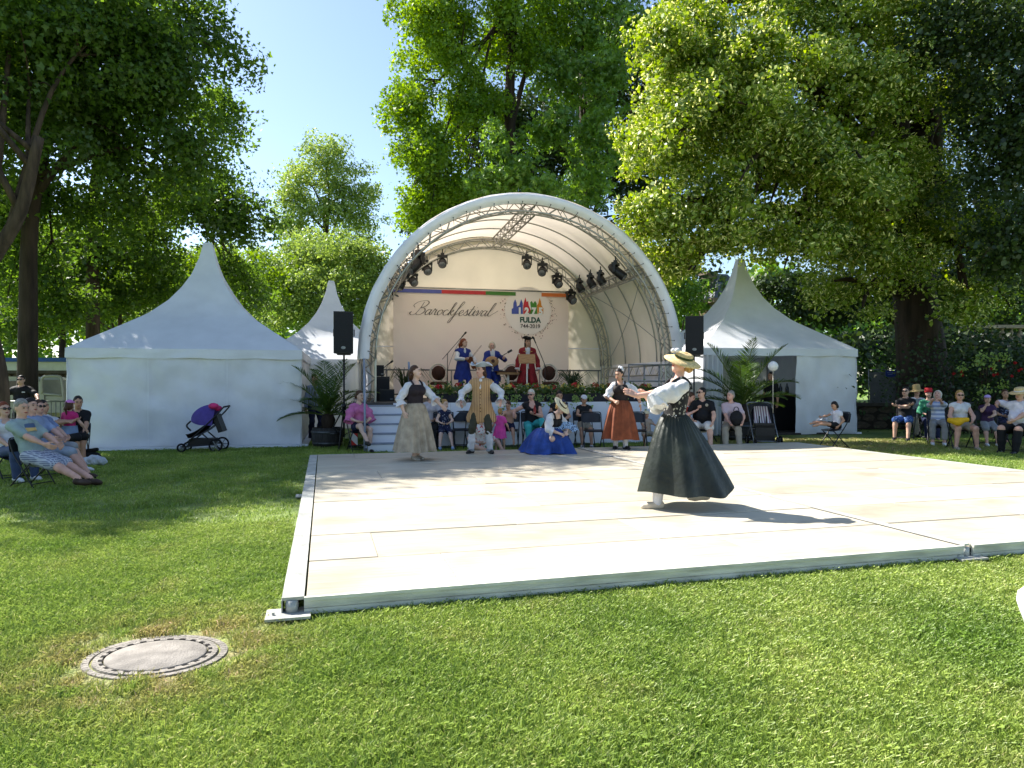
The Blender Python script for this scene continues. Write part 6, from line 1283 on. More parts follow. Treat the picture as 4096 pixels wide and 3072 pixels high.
def coat(I, mat, hem, r, sleeve=1.85, nm='coat', open_=True, sp=.05):
    s, w, up, pel, xr, fw = I['s'], I['w'], I['up'], I['pel'], I['xr'], I['fw']; c = SDF(); o = .026; FA = (fw, .78)
    c.cap(pel-.02*s*up, I['waist'], .155*s*w, .135*s*w, .05, FA, o); c.cap(I['waist'], I['chest'], .135*s*w, .158*s*w, .05, FA, o)
    for i in (0, 1): c.cap(I['chest']+.05*s*up, I['sh'][i]+.005*s*up, .09*s*w, .060*s*w, .05, None, o*.8); c.cap(I['nb']-.02*s*up, I['sh'][i]+.02*s*up, .052*s*w, .042*s*w, .05, None, o*.8)
    z = pel[2]-.02; c.cap(pel, (pel[0]-sp*s, pel[1]+.02, hem+.08), .185*s, r, .05, FA); c.cap(pel, (pel[0]+sp*s, pel[1]+.02, hem+.08), .185*s, r, .05, FA)
    if sleeve:
        for i in (0, 1):
            el, wr = I['AR'][i]; c.cap(I['sh'][i], el, .060*s, .055*s, .03, None, .010)
            if sleeve > 1: c.cap(el, el+(wr-el)*(sleeve-1), .053*s, .055*s, .03, None, .010)
    n_ = I['nb']+.0*up
    def cut(X, Y, Z):
        e = (X-n_[0])*up[0]+(Y-n_[1])*up[1]+(Z-n_[2])*up[2]; rr = np.sqrt((X-n_[0])**2+(Y-n_[1])**2+0*Z); v = np.maximum(np.maximum(np.minimum(.078*s-rr, e+.02), e-.05*s), hem-Z+0*X)
        if open_: v = np.maximum(v, np.minimum(np.minimum(.02+.05*np.clip((Z-pel[2])/.5, 0, 1)+.10*np.clip((pel[2]-Z)/.6, 0, 1)-np.abs(X-pel[0]), -(Y-pel[1])-.02), 1))
        return v
    I['part'](nm, c, mat, min(I['vox'], .016), fold=.003, seed=8, cut=cut)

# ------------------------------------------------------------------ THE FIVE DANCERS
DZ = DK_H
m_gskirt = M('dark_green_satin', (.021, .026, .019), .42, .35, 4, .4, 14, spec=.3); m_floral = PM('black_floral', 'noise', '#17171a', '#8f8d86', 26, thr=.6)
I = person('dancer in a flowing dark green skirt and straw hat stepping across the dance floor', G(2690, 7.55, DZ), R(-82), 1.68, 'f', lean=R(-9), hands=[(-.10, -.26, 1.20), (.10, -.58, 1.20)], elbow=[(-1, .3, -1), (1, .1, -1)], feet=[(-.06, .42, .0), (.05, -.19, 0)], head=(R(5), R(-16)), top=c_white, sleeve=.0, hair=('lowbun', 'blond'), skin='c', vox=.011, hand=('relax', 'open'), thumbs=[(.6, -.2, .6), (-.5, -.2, 1)], shoes=c_shoec, sock=(c_white, .6), handdir={1: (-.05, -1, .45), 0: (.2, -.6, .9)}, knee=[(-.1, -1, 0), (.1, -1, 0)], vneck=True, skirt=True)
bodice(I, m_floral, .085); puff(I, 1, c_white, .0, 1.0, .105, .28, False, .03); puff(I, 0, c_white, .0, 1.0, .10, .2, False, .02)
q = MB(); q.grid(lambda u, v: tuple(I['AR'][1][0]*.72+I['AR'][1][1]*.28+np.array([.085*math.cos(2*PI*u)*(1+.5*v), .01+.075*math.sin(2*PI*u)*(1+.4*v)+.05*v, -.02-.15*v*(.5+.5*abs(math.sin(PI*u)))+.01*math.sin(2*PI*u*7)])), 50, 6, True); q.build('sleeve_frill', c_white, I['t'], True)
skirt(I, m_gskirt, .185, .41, .50, 8, .034, (0, .12), None, 'skirt', .75, 4, lambda a: .10*max(0, math.sin(a))**3-.05*max(0, math.sin(a+.9))**4, .007)
hh = hat_straw(I, c_straw, M('hat_ribbon_green', '#33401c', .5, .2), .20, .065, (R(6), R(22)), .035, .060)
MB().ell(I['hv'](-.05, -.11, .12), (.03, .03, .025)).ell(I['hv'](.0, -.135, .115), (.028, .028, .022)).ell(I['hv'](.05, -.11, .12), (.03, .03, .025)).build('hat_flowers', c_white, hh, True)
for i in (0, 1):
    an = I['LG'][i][1]; MB().tube([(an[0], an[1]+.035, an[2]-.045), (an[0], an[1]+.035, an[2]-.085)], [.022, .017], 8).build('heel', M('heel_brown', '#6a4a3a', .5), I['t'], True)
MB().ell(I['hv'](.079, .01, -.04), (.008, .008, .010)).build('earring', c_white, I['t'], True)

m_tan = CL('#b3a48f', 'tan_gauze', var=.2, trans=.12); m_dbod = CL('#2a2126', 'dark_plum_cloth')
I = person('dancer in a pale tan skirt and black bodice reaching out her hand on the left', G(1660, 12.25, DZ), R(38), 1.66, 'f', hands=[(-.26, -.06, .86), (.36, -.38, .93)], elbow=[(-1, .5, -.3), (1, .4, -.6)], head=(R(42), R(-4)), top=c_white, sleeve=.3, hair=('curls', 'brown'), skin='d', vox=.014, hand=('relax', 'open'), thumbs=[(.3, -1, 0), (0, -.3, 1)], shoes=M('shoe_silver', '#a39a8c', .35, .2, spec=.5), feet=[(-.05, -.06, 0), (.09, .06, 0)], vneck=True, skirt=True)
bodice(I, m_dbod, .09); [puff(I, i, c_white, .0, 1.0, .072, .18) for i in (0, 1)]; skirt(I, m_tan, .16, .365, .34, 12, .024, (0, 0), None, 'skirt', .55, 6)

m_vest = PM('striped_waistcoat', 'stripe', '#c09a6d', '#8c6a4a', 9.5, thr=.62); m_olive = CL('#3a3a2c', 'olive_breeches')
I = person('dancer in a striped long waistcoat and tricorne hat standing with open arms', G(1925, 13.45, DZ), R(-4), 1.72, 'm', hands=[(-.37, -.20, 1.01), (.40, -.20, 1.03)], elbow=[(-1, .6, -.2), (1, .6, -.2)], head=(R(-34), R(0)), top=c_white, sleeve=.3, bottom=m_olive, blen=1.2, shoes=c_shoeb, sock=(c_white, .92), hair=('pony', 'brown'), skin='c', vox=.014, hand=('relax', 'open'), thumbs=[(.2, -1, .3), (-.2, -1, .3)], feet=[(-.19, -.02, 0), (.18, -.02, 0)], handdir={'toe0': (-.4, -1, 0), 'toe1': (.4, -1, 0)})
coat(I, m_vest, .60, .20, 0, 'waistcoat', False, .095)
for i in (0, 1): puff(I, i, c_white, .0, 1.0, .072, .85)
for k in range(9): MB().ell((-.0+.008*math.sin(k), -.135-.02*(k > 5)-.012*k/9, 1.34-.065*k), (.011, .008, .011), 8, 6).build('button', M('button_brass', '#5a4326', .4, .2, metal=.4), I['t'], True)
MB().lathe([(.062, 1.44), (.066, 1.47), (.062, 1.50)], 16, (0, .0, .0)).ell((0, -.105, 1.38), (.04, .025, .08)).ell((0, -.125, 1.30), (.032, .022, .07)).build('jabot', c_white, I['t'], True)
for i in (0, 1): an = I['LG'][i][1]; MB().ell((an[0]-.03, an[1]-.09, an[2]-.02), (.045, .02, .03)).ell((an[0]+.03, an[1]-.09, an[2]-.02), (.045, .02, .03)).build('shoe_bow', c_grey, I['t'], True)
def tricorne(I, mat, trim, Rr=.19, h=.085):
    q_ = I['q']; c = I['hv'](0, .01, .062); hd = np.array(I['hd']); o = MB()
    def f(u, v):
        a = 2*PI*u; tri = .5+.5*math.cos(3*(a+PI/2)); r_ = (.092+(Rr-.092)*v)*(1-.22*v*(1-tri)); z = .012+v*(.085*(1-tri)+.012*tri)
        return tuple(c+hd@np.array([r_*math.cos(a), r_*math.sin(a)*1.12, z])*q_)
    o.grid(f, 48, 6, True); o.lathe([(.001, h), (.075, h*.95), (.094, h*.55), (.094, 0), (.001, 0)], 24, tuple(c), I['hd'], 1, 1.1); ho = o.build('tricorne_hat', mat, I['t'], True)
    e = MB(); e.tube([f(i/48, 1.0) for i in range(49)], .009*q_, 6); e.build('hat_trim', trim, ho, True)
tricorne(I, CL('#a9b6c4', 'pale_blue_felt'), c_white, .215)

m_blue = CL('#2c4a93', 'blue_skirt', var=.25); 
I = person('dancer in a wide blue skirt crouching with an open fan and straw hat', G(2180, 13.6, DZ), R(44), 1.62, 'f', pz=.40, lean=R(40), hands=[(-.10, -.48, .40), (.12, -.46, .42)], elbow=[(-1, .2, -.6), (1, .2, -.6)], feet=[(-.12, -.05, 0), (.10, .12, 0)], knee=[(-.3, -1, .2), (.3, -1, -.2)], head=(R(0), R(38)), top=c_white, sleeve=.3, hair=('lowbun', 'blond'), skin='d', vox=.014, hand=('grip', 'grip'), thumbs=[(1, 0, .3), (-1, 0, .3)], vneck=True, skirt=True)
bodice(I, c_black, .085); [puff(I, i, c_white, .0, 1.0, .08, .15) for i in (0, 1)]; skirt(I, m_blue, .012, .48, .56, 9, .045, (0, .06), None, 'skirt', .42, 9)
hh = hat_straw(I, c_strawp, M('hat_ribbon_navy', '#1c1d2a', .6, .2), .20, .055, (R(12), R(12)), .015, .068); MB().ell(I['hv'](.0, .05, .135), (.04, .05, .03)).ell(I['hv'](.05, -.02, .13), (.03, .035, .025)).build('hat_bow', c_navy, hh, True)
fan = thing('folding_fan', 'open pale blue painted fan held by the crouching dancer', 'fan', P(2266, 1738, 13.45), R(-8))
_fm = PM('fan_paper', 'noise', '#8fb0d8', '#2c3a5a', 30, thr=.56); q = MB()
q.grid(lambda u, v: ((.12+.14*v)*math.cos(R(168)-R(160)*u), .006*(-1)**int(u*24), (.12+.14*v)*math.sin(R(168)-R(160)*u)), 24, 4); q.build('fan_leaf', _fm, fan)
for k in range(12): a = R(168)-R(160)*(k+.5)/12; MB().bar((0, .004, 0), (.14*math.cos(a), .004, .14*math.sin(a)), .012, .003).build('stick', M('fan_wood', '#c9b78f', .6), fan)
fan.rotation_euler = (R(12), R(-12), R(-8))

m_rust = CL('#7d4329', 'rust_brown_skirt', var=.22); 
I = person('dancer in a rust brown skirt and black bodice looking down beside the stage', G(2482, 14.3, DZ), R(-10), 1.66, 'f', hands=[(-.12, -.24, 1.00), (.40, -.10, .93)], elbow=[(-1, .6, -.2), (1, .5, -.2)], head=(R(-30), R(16)), top=c_white, sleeve=.3, hair=('bun', 'dark'), skin='b', vox=.014, hand=('grip', 'open'), thumbs=[(1, -.4, .3), (-.2, -1, .3)], shoes=c_shoeb, sock=(c_white, .6), feet=[(-.10, 0, 0), (.10, -.03, 0)], vneck=True, skirt=True, handdir={'toe0': (-.2, -1, 0), 'toe1': (.6, -1, 0)})
bodice(I, CL('#241c1c', 'black_brown_bodice'), .085); [puff(I, i, c_white, -.02, .75, .088) for i in (0, 1)]; skirt(I, m_rust, .21, .375, .33, 9, .026, (0, 0), None, 'skirt', .5, 12)
MB().ell(I['hv'](.05, .06, .12), (.035,)*3).ell(I['hv'](.0, .07, .135), (.035,)*3).ell(I['hv'](.075, .05, .08), (.03,)*3).build('hair_flowers', c_white, I['t'], True); MB().lathe([(.056, 0), (.058, .012), (.056, .024)], 14, tuple(I['nb']+I['up']*.045)).build('choker', m_brownf, I['t'], True)
el, wr = I['AR'][1]; MB().lathe([(.030, -.012), (.034, 0), (.030, .012)], 12, tuple(wr), Vector(tuple(wr-el)).to_track_quat('Z', 'Y').to_matrix()).build('wrist_watch', c_white, I['t'], True)

# ------------------------------------------------------------------ THE THREE MUSICIANS
m_roy = CL('#23337e', 'royal_blue_velvet', var=.2); m_redc = CL('#861a22', 'red_coat_cloth', var=.2); m_gold = M('gold_braid', '#b08d4a', .5, .2)
I = person('violinist in a royal blue waistcoat with white sleeves on the stage', G(1852, 19.5, FL), R(28), 1.70, 'm', hands=[(-.10, -.34, 1.12), (.24, -.30, 1.02)], elbow=[(-1, .4, -.4), (1, .5, -.5)], head=(R(35), R(6)), top=c_white, sleeve=1.9, bottom=m_roy, blen=1.25, shoes=c_shoeb, sock=(c_white, .8), hair=('pony', 'red'), skin='a', vox=.017, hand=('grip', 'grip')); coat(I, m_roy, .55, .22, 0, 'waistcoat', False); MB().ell((0, -.13, 1.36), (.035, .02, .09)).build('jabot', c_white, I['t'], True)
vi = thing('violin', 'brown violin held low by the violinist', 'violin', P(1888, 1452, 19.25), R(30)); m_vio = M('violin_varnish', '#6a3417', .3, .2, 12, spec=.5)
q = MB(); prof = [(-.18, .01), (-.17, .08), (-.11, .10), (-.05, .065), (0, .055), (.05, .07), (.12, .085), (.17, .06), (.18, .01)]; out = [(x, z) for x, z in prof]+[(x, -z) for x, z in reversed(prof)]; q.prism(out, -.02, .02); q.build('violin_body', m_vio, vi); MB().box((.26, -.01, 0), (.18, .02, .025)).ell((.37, -.01, 0), (.03, .02, .02)).build('neck', m_black, vi); vi.rotation_euler = (R(20), R(55), R(20))
bo = thing('violin_bow', 'thin violin bow raised by the violinist', 'bow', P(1878, 1442, 19.1), 0); MB().tube([(0, 0, 0), (.16, .02, .22), (.33, .04, .43)], .006, 6).tube([(.01, 0, -.01), (.34, .04, .41)], .003, 4).build('stick', m_vio, bo)
I = person('lutenist in a blue coat and pale wig playing a lute on the stage', G(1968, 19.6, FL), R(12), 1.62, 'm', hands=[(-.06, -.26, 1.00), (.30, -.28, 1.14)], elbow=[(-1, .3, -.5), (1, .2, -.7)], head=(R(-5), R(10)), top=c_white, sleeve=1.2, bottom=m_roy, blen=1.25, shoes=c_shoeb, sock=(c_white, .8), hair=('wig', 'wig'), skin='c', vox=.017, hand=('grip', 'grip')); coat(I, m_roy, .50, .22, 1.85); MB().ell((0, -.12, 1.33), (.04, .025, .09)).build('jabot', c_white, I['t'], True)
lu = thing('lute', 'pale round lute with a dark neck held by the lutenist', 'lute', P(1968, 1446, 19.25), 0); MB().ell((0, 0, 0), (.19, .07, .15), 20, 10).build('lute_bowl', m_wlt, lu, True); MB().bar((.12, -.02, .06), (.46, -.02, .26), .045, .02).box((.50, -.02, .285), (.14, .03, .06), m=Matrix.Rotation(R(-30), 3, 'Y')).build('neck', m_black, lu); MB().lathe([(.05, 0), (.05, .006)], 14, (.03, -.066, .01), Matrix.Rotation(PI/2, 3, 'X')).build('rose', m_brownf, lu)
I = person('musician in a long red coat and black hat behind the music stand', G(2110, 19.4, FL), R(4), 1.72, 'm', hands=[(-.30, -.10, .86), (.30, -.10, .86)], head=(R(12), R(6)), top=c_white, sleeve=1.2, bottom=m_redc, blen=1.25, shoes=c_shoeb, sock=(c_white, .8), hair=('long', 'dark'), skin='b', vox=.017); coat(I, m_redc, .42, .25, 1.8); tricorne(I, CL('#1c1613', 'black_felt'), c_black, .16, .09); MB().ell((0, -.12, 1.36), (.04, .025, .1)).ell((0, -.13, 1.24), (.03, .02, .07)).build('jabot', c_white, I['t'], True)
for z in (1.34, 1.24, 1.14):
    for sx in (-1, 1): MB().box((sx*.085, -.165, z), (.07, .01, .022)).build('braid', m_gold, I['t'])
for i in (0, 1): wr = I['AR'][i][1]; MB().lathe([(.045, -.03), (.075, .0), (.06, .03)], 14, tuple(wr)).build('cuff', c_white, I['t'], True)

# ------------------------------------------------------------------ SEATED AND STANDING AUDIENCE
def sitter(label, chlabel, px, Y, yaw, dz=0.0, cs=1.0, **k):
    loc = G(px, Y)
    if chlabel: chair(chlabel, loc, yaw, cs)
    k.setdefault('py', .05); return person(label, loc, yaw, sit=True, **k)
PB = (lambda a, b: [(-.13, a, 0), (.13, b, 0)])
c_pink = CL('#c46f9f', 'pink_blouse', trans=.1)
I = sitter('woman in a loose pink top sitting with crossed legs by the stage steps', 'black folding chair under the woman in the pink top', 1437, 15.2, R(30), H=1.66, sex='f', top=c_pink, sleeve=.3, bottom=c_navy, blen=.5, shoes=c_shoeb, hair=('lowbun', 'brown'), skin='d', feet=[(-.02, -.62, .18), (.12, -.40, 0)], head=(R(25), R(8))); [puff(I, i, c_pink, 0, 1.05, .10) for i in (0, 1)]
t = thing('barrier_stand', 'red and white striped marker board beside the pink-topped woman', 'marker', G(1418, 16.0), R(10)); MB().box((0, 0, .42), (.14, .03, .84)).build('board', PM('red_white', 'stripe', '#c8372f', '#d8d5d2', 1.6, 'DIAGONAL'), t); MB().box((0, 0, .03), (.3, .3, .06)).build('foot', m_rub, t)
sitter('person in black with a pale cardigan half hidden behind the tan skirt', 'black folding chair behind the tan-skirted dancer', 1722, 15.9, R(5), H=1.68, sex='f', top=CL('#b9b0b4', 'pale_cardigan'), sleeve=1.6, bottom=c_black, blen=2.0, shoes=c_shoeb, hair=('bob', 'dark'), skin='a')
m_polka = PM('navy_polka', 'dots', '#171d3c', '#c8ccd8', 26, thr=.80)
I = sitter('small girl in a navy polka-dot dress with folded hands on a chair', 'black folding chair under the polka-dot girl', 1778, 15.55, R(12), H=1.22, sex='f', seat=.46, top=m_polka, sleeve=0, bottom=m_polka, blen=.75, shoes=M('shoe_blue', '#7c93b4', .6, .1), hair=('bun', 'blond'), skin='d', feet=[(-.14, -.36, .04), (.14, -.36, .04)], head=(R(35), R(6)))
I = person('woman in a floral dress sitting on the grass behind the striped waistcoat', G(1915, 14.75), R(50), H=1.64, sex='f', pz=.12, lean=R(5), hands=[(-.2, -.2, .25), (.15, -.3, .28)], feet=[(-.2, -.5, .0), (.25, -.45, 0)], knee=[(-1, -.3, .3), (1, -.5, .5)], top=PM('floral_dress', 'noise', '#d4cfc8', '#b84a45', 20, thr=.58), sleeve=.1, bottom=PM('floral_dress2', 'noise', '#cfd2cf', '#4a8a72', 16, thr=.58), blen=1.0, hair=('long', 'blond'), skin='a')
I = person('toddler in a bright pink dress standing with her back turned', G(2000, 15.0), R(178), H=.92, sex='f', feet=[(-.09, -.04, 0), (.09, .04, 0)], hands=[(-.2, -.08, .46), (.2, -.08, .46)], top=CL('#dc4fa0', 'hot_pink'), sleeve=.5, hair=('bun', 'blond'), skin='a', vox=.015, skirt=True); skirt(I, CL('#dc4fa0', 'hot_pink'), .30, .15, .13, 8, .006, (0, 0), .10, 'dress_skirt')
I = sitter('bare-chested little boy perched on a chair with knees drawn up', 'black folding chair under the bare-chested boy', 2036, 15.75, R(-5), H=1.15, seat=.47, bottom=c_navy, blen=.5, hair=('short', 'brown'), skin='b', feet=[(-.15, -.30, .30), (.14, -.34, .12)], hands=[(-.12, -.32, .72), (.18, -.30, .74)], head=(R(-15), R(25)))
m_teal = CL('#3aa3a3', 'teal_trousers')
I = sitter('woman in a black tank top and teal trousers with sunglasses', 'black folding chair under the woman in teal trousers', 2128, 15.8, R(6), H=1.70, sex='f', build=1.1, top=c_black, sleeve=0, vneck=True, bottom=m_teal, blen=1.5, shoes=c_shoew, hair=('short', 'white'), skin='c', glasses=True, feet=[(-.10, -.42, 0), (.28, -.62, .25)], hands=[(-.44, -.12, .78), (.02, -.26, .80)], head=(R(-28), R(8)))
MB().lathe([(.03, 0), (.033, .02), (.033, .12), (.013, .17), (.013, .2)], 10, (.02, -.30, .80)).build('bottle', M('soda_red', '#b03a34', .3, .2, trans=.3), I['t'], True)
chair('empty black folding chair left of the boy, behind the striped waistcoat', G(1852, 16.0), R(8)); chair('empty black folding chair directly behind the waistcoat dancer', G(1898, 15.8), R(-4))
sitter('woman with dark pinned hair hidden behind the crouching dancer', 'black folding chair behind the crouching dancer', 2236, 16.0, R(-5), H=1.64, sex='f', top=c_black, sleeve=.1, bottom=c_navy, blen=2.0, shoes=c_shoeb, hair=('bun', 'dark'), skin='b', head=(R(10), R(15)))
chair('empty black folding chair left of the rust-brown skirt', G(2372, 15.55), R(3)); chair('empty black folding chair right of the rust-brown skirt', G(2545, 15.6), R(-3))
I = sitter('girl in a dark top and white cap looking at her phone', 'black folding chair under the girl with the white cap', 2336, 16.3, R(4), H=1.45, sex='f', top=c_black, sleeve=.1, bottom=c_khaki, blen=.7, shoes=c_shoew, hair=('bob', 'brown'), skin='b', head=(R(0), R(18)), hands=[(-.06, -.30, .74), (.08, -.30, .74)]); cap_hat(I, c_white)
I = person('small child with a straw hat crouching behind the empty chair', G(2585, 16.1), R(10), H=1.0, pz=.35, feet=[(-.12, -.2, 0), (.12, -.2, 0)], knee=[(-.4, -1, .5), (.4, -1, .5)], hands=[(-.15, -.28, .5), (.15, -.28, .5)], top=CL('#a8988a', 'beige_tee'), bottom=c_khaki, blen=.8, hair=('short', 'brown'), skin='b'); hat_straw(I, c_strawp, None, .15, .07)
I = sitter('man with a red waistcoat bending forward behind the green skirt', 'black folding chair behind the green-skirted dancer', 2722, 16.2, R(35), H=1.74, lean=R(28), top=c_white, sleeve=.9, bottom=c_denim, blen=2.0, shoes=c_shoeb, hair=('short', 'brown'), skin='c', head=(R(20), R(25)), hands=[(-.05, -.45, .85), (.1, -.5, .9)]); bodice(I, CL('#b8382e', 'red_waistcoat'), .12, 'waistcoat', .024, False)
I = sitter('man in a black T-shirt and white shorts with sunglasses looking left', 'black folding chair under the man in white shorts', 2810, 15.85, R(-18), H=1.78, build=1.12, belly=.03, top=c_black, sleeve=.55, bottom=CL('#d5d2cc', 'white_shorts'), blen=.95, shoes=c_shoew, hair=('short', 'dark'), skin='a', glasses=True, head=(R(-45), R(2)), feet=[(-.18, -.30, 0), (.2, -.50, 0)], hands=[(-.22, -.22, .66), (.24, -.36, .62)], lean=R(4)); MB().ell((.10, -.158, 1.0), (.035, .006, .035)).build('shirt_print', c_khaki, I['t'])
m_chk = PM('pink_check', 'check', '#c9b8bd', '#8c6a7a', 14, thr=.35)
I = sitter('woman in a checked shirt and grey trousers holding a black backpack', 'black folding chair under the woman in the checked shirt', 2925, 15.95, R(-20), H=1.64, sex='f', build=1.1, lean=R(8), top=m_chk, sleeve=.7, bottom=c_khaki, blen=1.9, shoes=CL('#7c7482', 'mauve_shoe'), hair=('short', 'grey'), skin='c', head=(R(-40), R(0)), hands=[(-.02, -.40, .58), (.26, -.34, .62)], feet=[(-.10, -.52, 0), (.2, -.44, 0)])
bp = thing('backpack', 'black backpack on the lap of the woman in the checked shirt', 'bag', P(2945, 1672, 15.55), R(-15)); c = SDF(); c.ell((0, 0, 0), (.14, .09, .18), .03).ell((0, -.06, -.06), (.11, .06, .10), .03); V, Q = c.mesh(.014, fold=.004); link('bag_body', mesh_np('bag_body', V, Q, True), c_black, bp); MB().tube(cr([(-.06, 0, .16), (-.03, 0, .24), (.03, 0, .24), (.06, 0, .16)], 4), .01, 6).build('handle', c_black, bp, True)
I = sitter('little girl in a white top reading with outstretched legs', 'black folding chair under the reading girl', 3335, 15.8, R(-78), H=1.15, sex='f', seat=.47, py=.08, top=PM('white_sprig', 'dots', '#c9c9d2', '#8a86a6', 30, thr=.84), sleeve=.3, bottom=c_black, blen=.6, hair=('bob', 'dark'), skin='b', feet=[(-.06, -.62, .58), (.06, -.60, .52)], knee=[(0, 0, 1), (0, 0, 1)], head=(R(0), R(28)), hands=[(-.10, -.25, .72), (.14, .02, .52)])
bk = thing('book', 'open book on the legs of the reading girl', 'book', P(3296, 1678, 15.75), R(10)); MB().grid(lambda u, v: ((u-.5)*.26, (v-.5)*.18, .03*abs(math.sin(PI*2*u))), 12, 2).build('pages', c_white, bk, True)
# right-hand group
I = sitter('man in a black T-shirt and blue patterned shorts with folded arms', 'black folding chair under the man with folded arms', 3620, 18.3, R(-38), H=1.80, top=c_black, sleeve=.6, bottom=PM('blue_pattern', 'dots', '#27457e', '#7fa0c4', 22, thr=.72), blen=.95, shoes=c_shoeb, hair=('short', 'dark'), skin='a', glasses=True, lean=R(-8), hands=[(.12, -.26, .92), (-.12, -.30, .90)], elbow=[(-1, -.1, -.8), (1, -.1, -.8)], head=(R(-8), R(0)), feet=[(-.18, -.42, 0), (.14, -.5, 0)])
I = sitter('bearded man in a tan floppy hat and grey waistcoat behind', 'black folding chair under the man in the floppy hat', 3668, 19.6, R(-15), H=1.76, top=c_white, sleeve=1.7, bottom=c_khaki, blen=2.0, shoes=c_shoeb, hair=('short', 'white'), skin='c'); hat_straw(I, M('felt_tan', '#b29a6c', .8, .15), None, .19, .15, (R(5), R(-8)), .03, .05, crown=.10); bodice(I, CL('#7b858c', 'slate_waistcoat'), .12, 'waistcoat', .024, False)
I = sitter('person in a green cape and red hat half hidden between two spectators', 'black folding chair under the person in the green cape', 3715, 18.6, R(-20), H=1.66, sex='f', top=CL('#3f8a68', 'green_cape'), sleeve=1.5, bottom=c_navy, blen=2.0, hair=('short', 'dark'), skin='a'); hat_straw(I, CL('#b8262e', 'red_felt'), None, .10, .10)
I = sitter('grey-haired woman in a striped top leaning back taking a photo', 'black folding chair under the woman in the striped top', 3752, 16.9, R(-28), H=1.68, sex='f', top=PM('stripe_top', 'stripe', '#ccced8', '#8f9bb8', 3.2, 'Z'), sleeve=1.3, bottom=CL('#8d8b88', 'grey_trousers'), blen=1.75, shoes=c_shoew, hair=('bob', 'white'), skin='c', lean=R(-14), head=(R(-12), R(-22)), hands=[(-.14, -.34, 1.06), (.02, -.36, 1.08)], elbow=[(-1, -.2, -1), (1, -.2, -1)], hand=('grip', 'grip'), feet=[(-.14, -.44, 0), (.10, -.46, 0)])
I = sitter('woman in a white sleeveless vest with sunglasses and a yellow bag', 'black folding chair under the woman in the white vest', 3842, 15.7, R(-14), H=1.66, sex='f', build=1.08, top=c_white, sleeve=0, bottom=c_khaki, blen=.6, shoes=c_khaki, hair=('bob', 'blond'), skin='c', glasses=True, head=(R(-8), R(4)), hands=[(-.26, -.30, .62), (.14, -.28, .64)], feet=[(-.20, -.34, 0), (.22, -.30, 0)])
bg_ = thing('handbag', 'bright yellow bag on the lap of the woman in the white vest', 'bag', P(3832, 1682, 15.35), R(-10)); c = SDF(); c.cap((-.16, 0, 0), (.18, 0, .02), .06, .05, .03).ell((-.02, -.03, -.04), (.12, .06, .08), .03); V, Q = c.mesh(.014, fold=.006); link('bag_body', mesh_np('bag_body', V, Q, True), CL('#d9a71e', 'yellow_cloth'), bg_)
I = sitter('girl in a dark purple top and lavender cap with a hand at her mouth', 'black folding chair under the girl in the lavender cap', 3952, 16.7, R(-22), H=1.42, sex='f', top=CL('#3d2547', 'purple_tee'), sleeve=.3, bottom=c_grey, blen=1.0, shoes=c_shoew, hair=('bob', 'brown'), skin='a', head=(R(-15), R(2)), hands=[(-.06, -.20, 1.0), (.0, -.30, .70)], elbow=[(-.6, -.4, -1), (1, .2, -.6)]); cap_hat(I, CL('#b39ad0', 'lavender_cap'))
I = sitter('stout man in a white shirt, straw hat and long black socks', 'black folding chair under the stout man in the straw hat', 4075, 14.8, R(-58), H=1.78, build=1.2, belly=.07, top=CL('#d6d2dc', 'white_shirt'), sleeve=.8, bottom=c_black, blen=.8, shoes=c_shoeb, sock=(c_black, .85), hair=('short', 'white'), skin='c', glasses=True, lean=R(-6), head=(R(-6), R(10)), hands=[(-.40, -.05, 1.02), (.05, -.42, .68)], elbow=[(-1, .4, .3), (1, .3, -.4)], feet=[(-.16, -.40, 0), (.12, -.46, 0)]); hat_straw(I, c_straw, c_white, .19, .085, (R(4), R(0)), .012, .05)
I = sitter('person in a dark floral blouse sitting farthest back on the right', 'black folding chair under the person in the floral blouse', 4022, 17.8, R(-20), H=1.66, sex='f', top=PM('dark_floral', 'noise', '#20233a', '#7c86a8', 24, thr=.6), sleeve=.7, bottom=c_navy, blen=2.0, hair=('short', 'brown'), skin='b')
# left-hand group, sunk back in their chairs
LK = dict(lean=R(-26), py=-.02, seat=.37, cs=.84)
m_tee = CL('#8fa0a0', 'grey_green_tee'); m_plaid = PM('plaid_shorts', 'check', '#a9aebb', '#5d6580', 12, thr=.3)
I = sitter('man in a grey printed T-shirt and plaid shorts stretching out his legs', 'black folding chair under the man in the plaid shorts', 132, 10.0, R(78), H=1.82, top=m_tee, sleeve=.7, bottom=m_plaid, blen=.98, shoes=c_sandal, hair=('short', 'grey'), skin='c', feet=[(-.10, -1.06, 0), (.12, -.96, 0)], hands=[(-.10, -.48, .54), (.10, -.44, .54)], head=(R(-6), R(8)), **LK)
MB().grid(lambda u, v: tuple(np.array(I['chest'])+np.array([(u-.5)*.2, 0, 0])+I['fw']*(.150-.05*(abs(u-.5)*2)**2)+I['up']*(-.08+.12*v)), 8, 3).build('shirt_print', PM('print_band', 'stripe', '#4a5d7c', '#c9a86a', 2.5, 'Z'), I['t'], True)
I = sitter('man in a pale blue shirt and light shorts beside the plaid shorts', 'black folding chair under the man in the pale blue shirt', 165, 10.95, R(74), H=1.80, top=CL('#8896b4', 'pale_blue_shirt'), sleeve=.75, bottom=CL('#8f9aa8', 'light_shorts'), blen=1.0, shoes=c_sandal, hair=('short', 'dark'), skin='c', feet=[(-.12, -.86, 0), (.12, -.80, 0)], hands=[(-.1, -.38, .60), (.10, -.38, .60)], **LK)
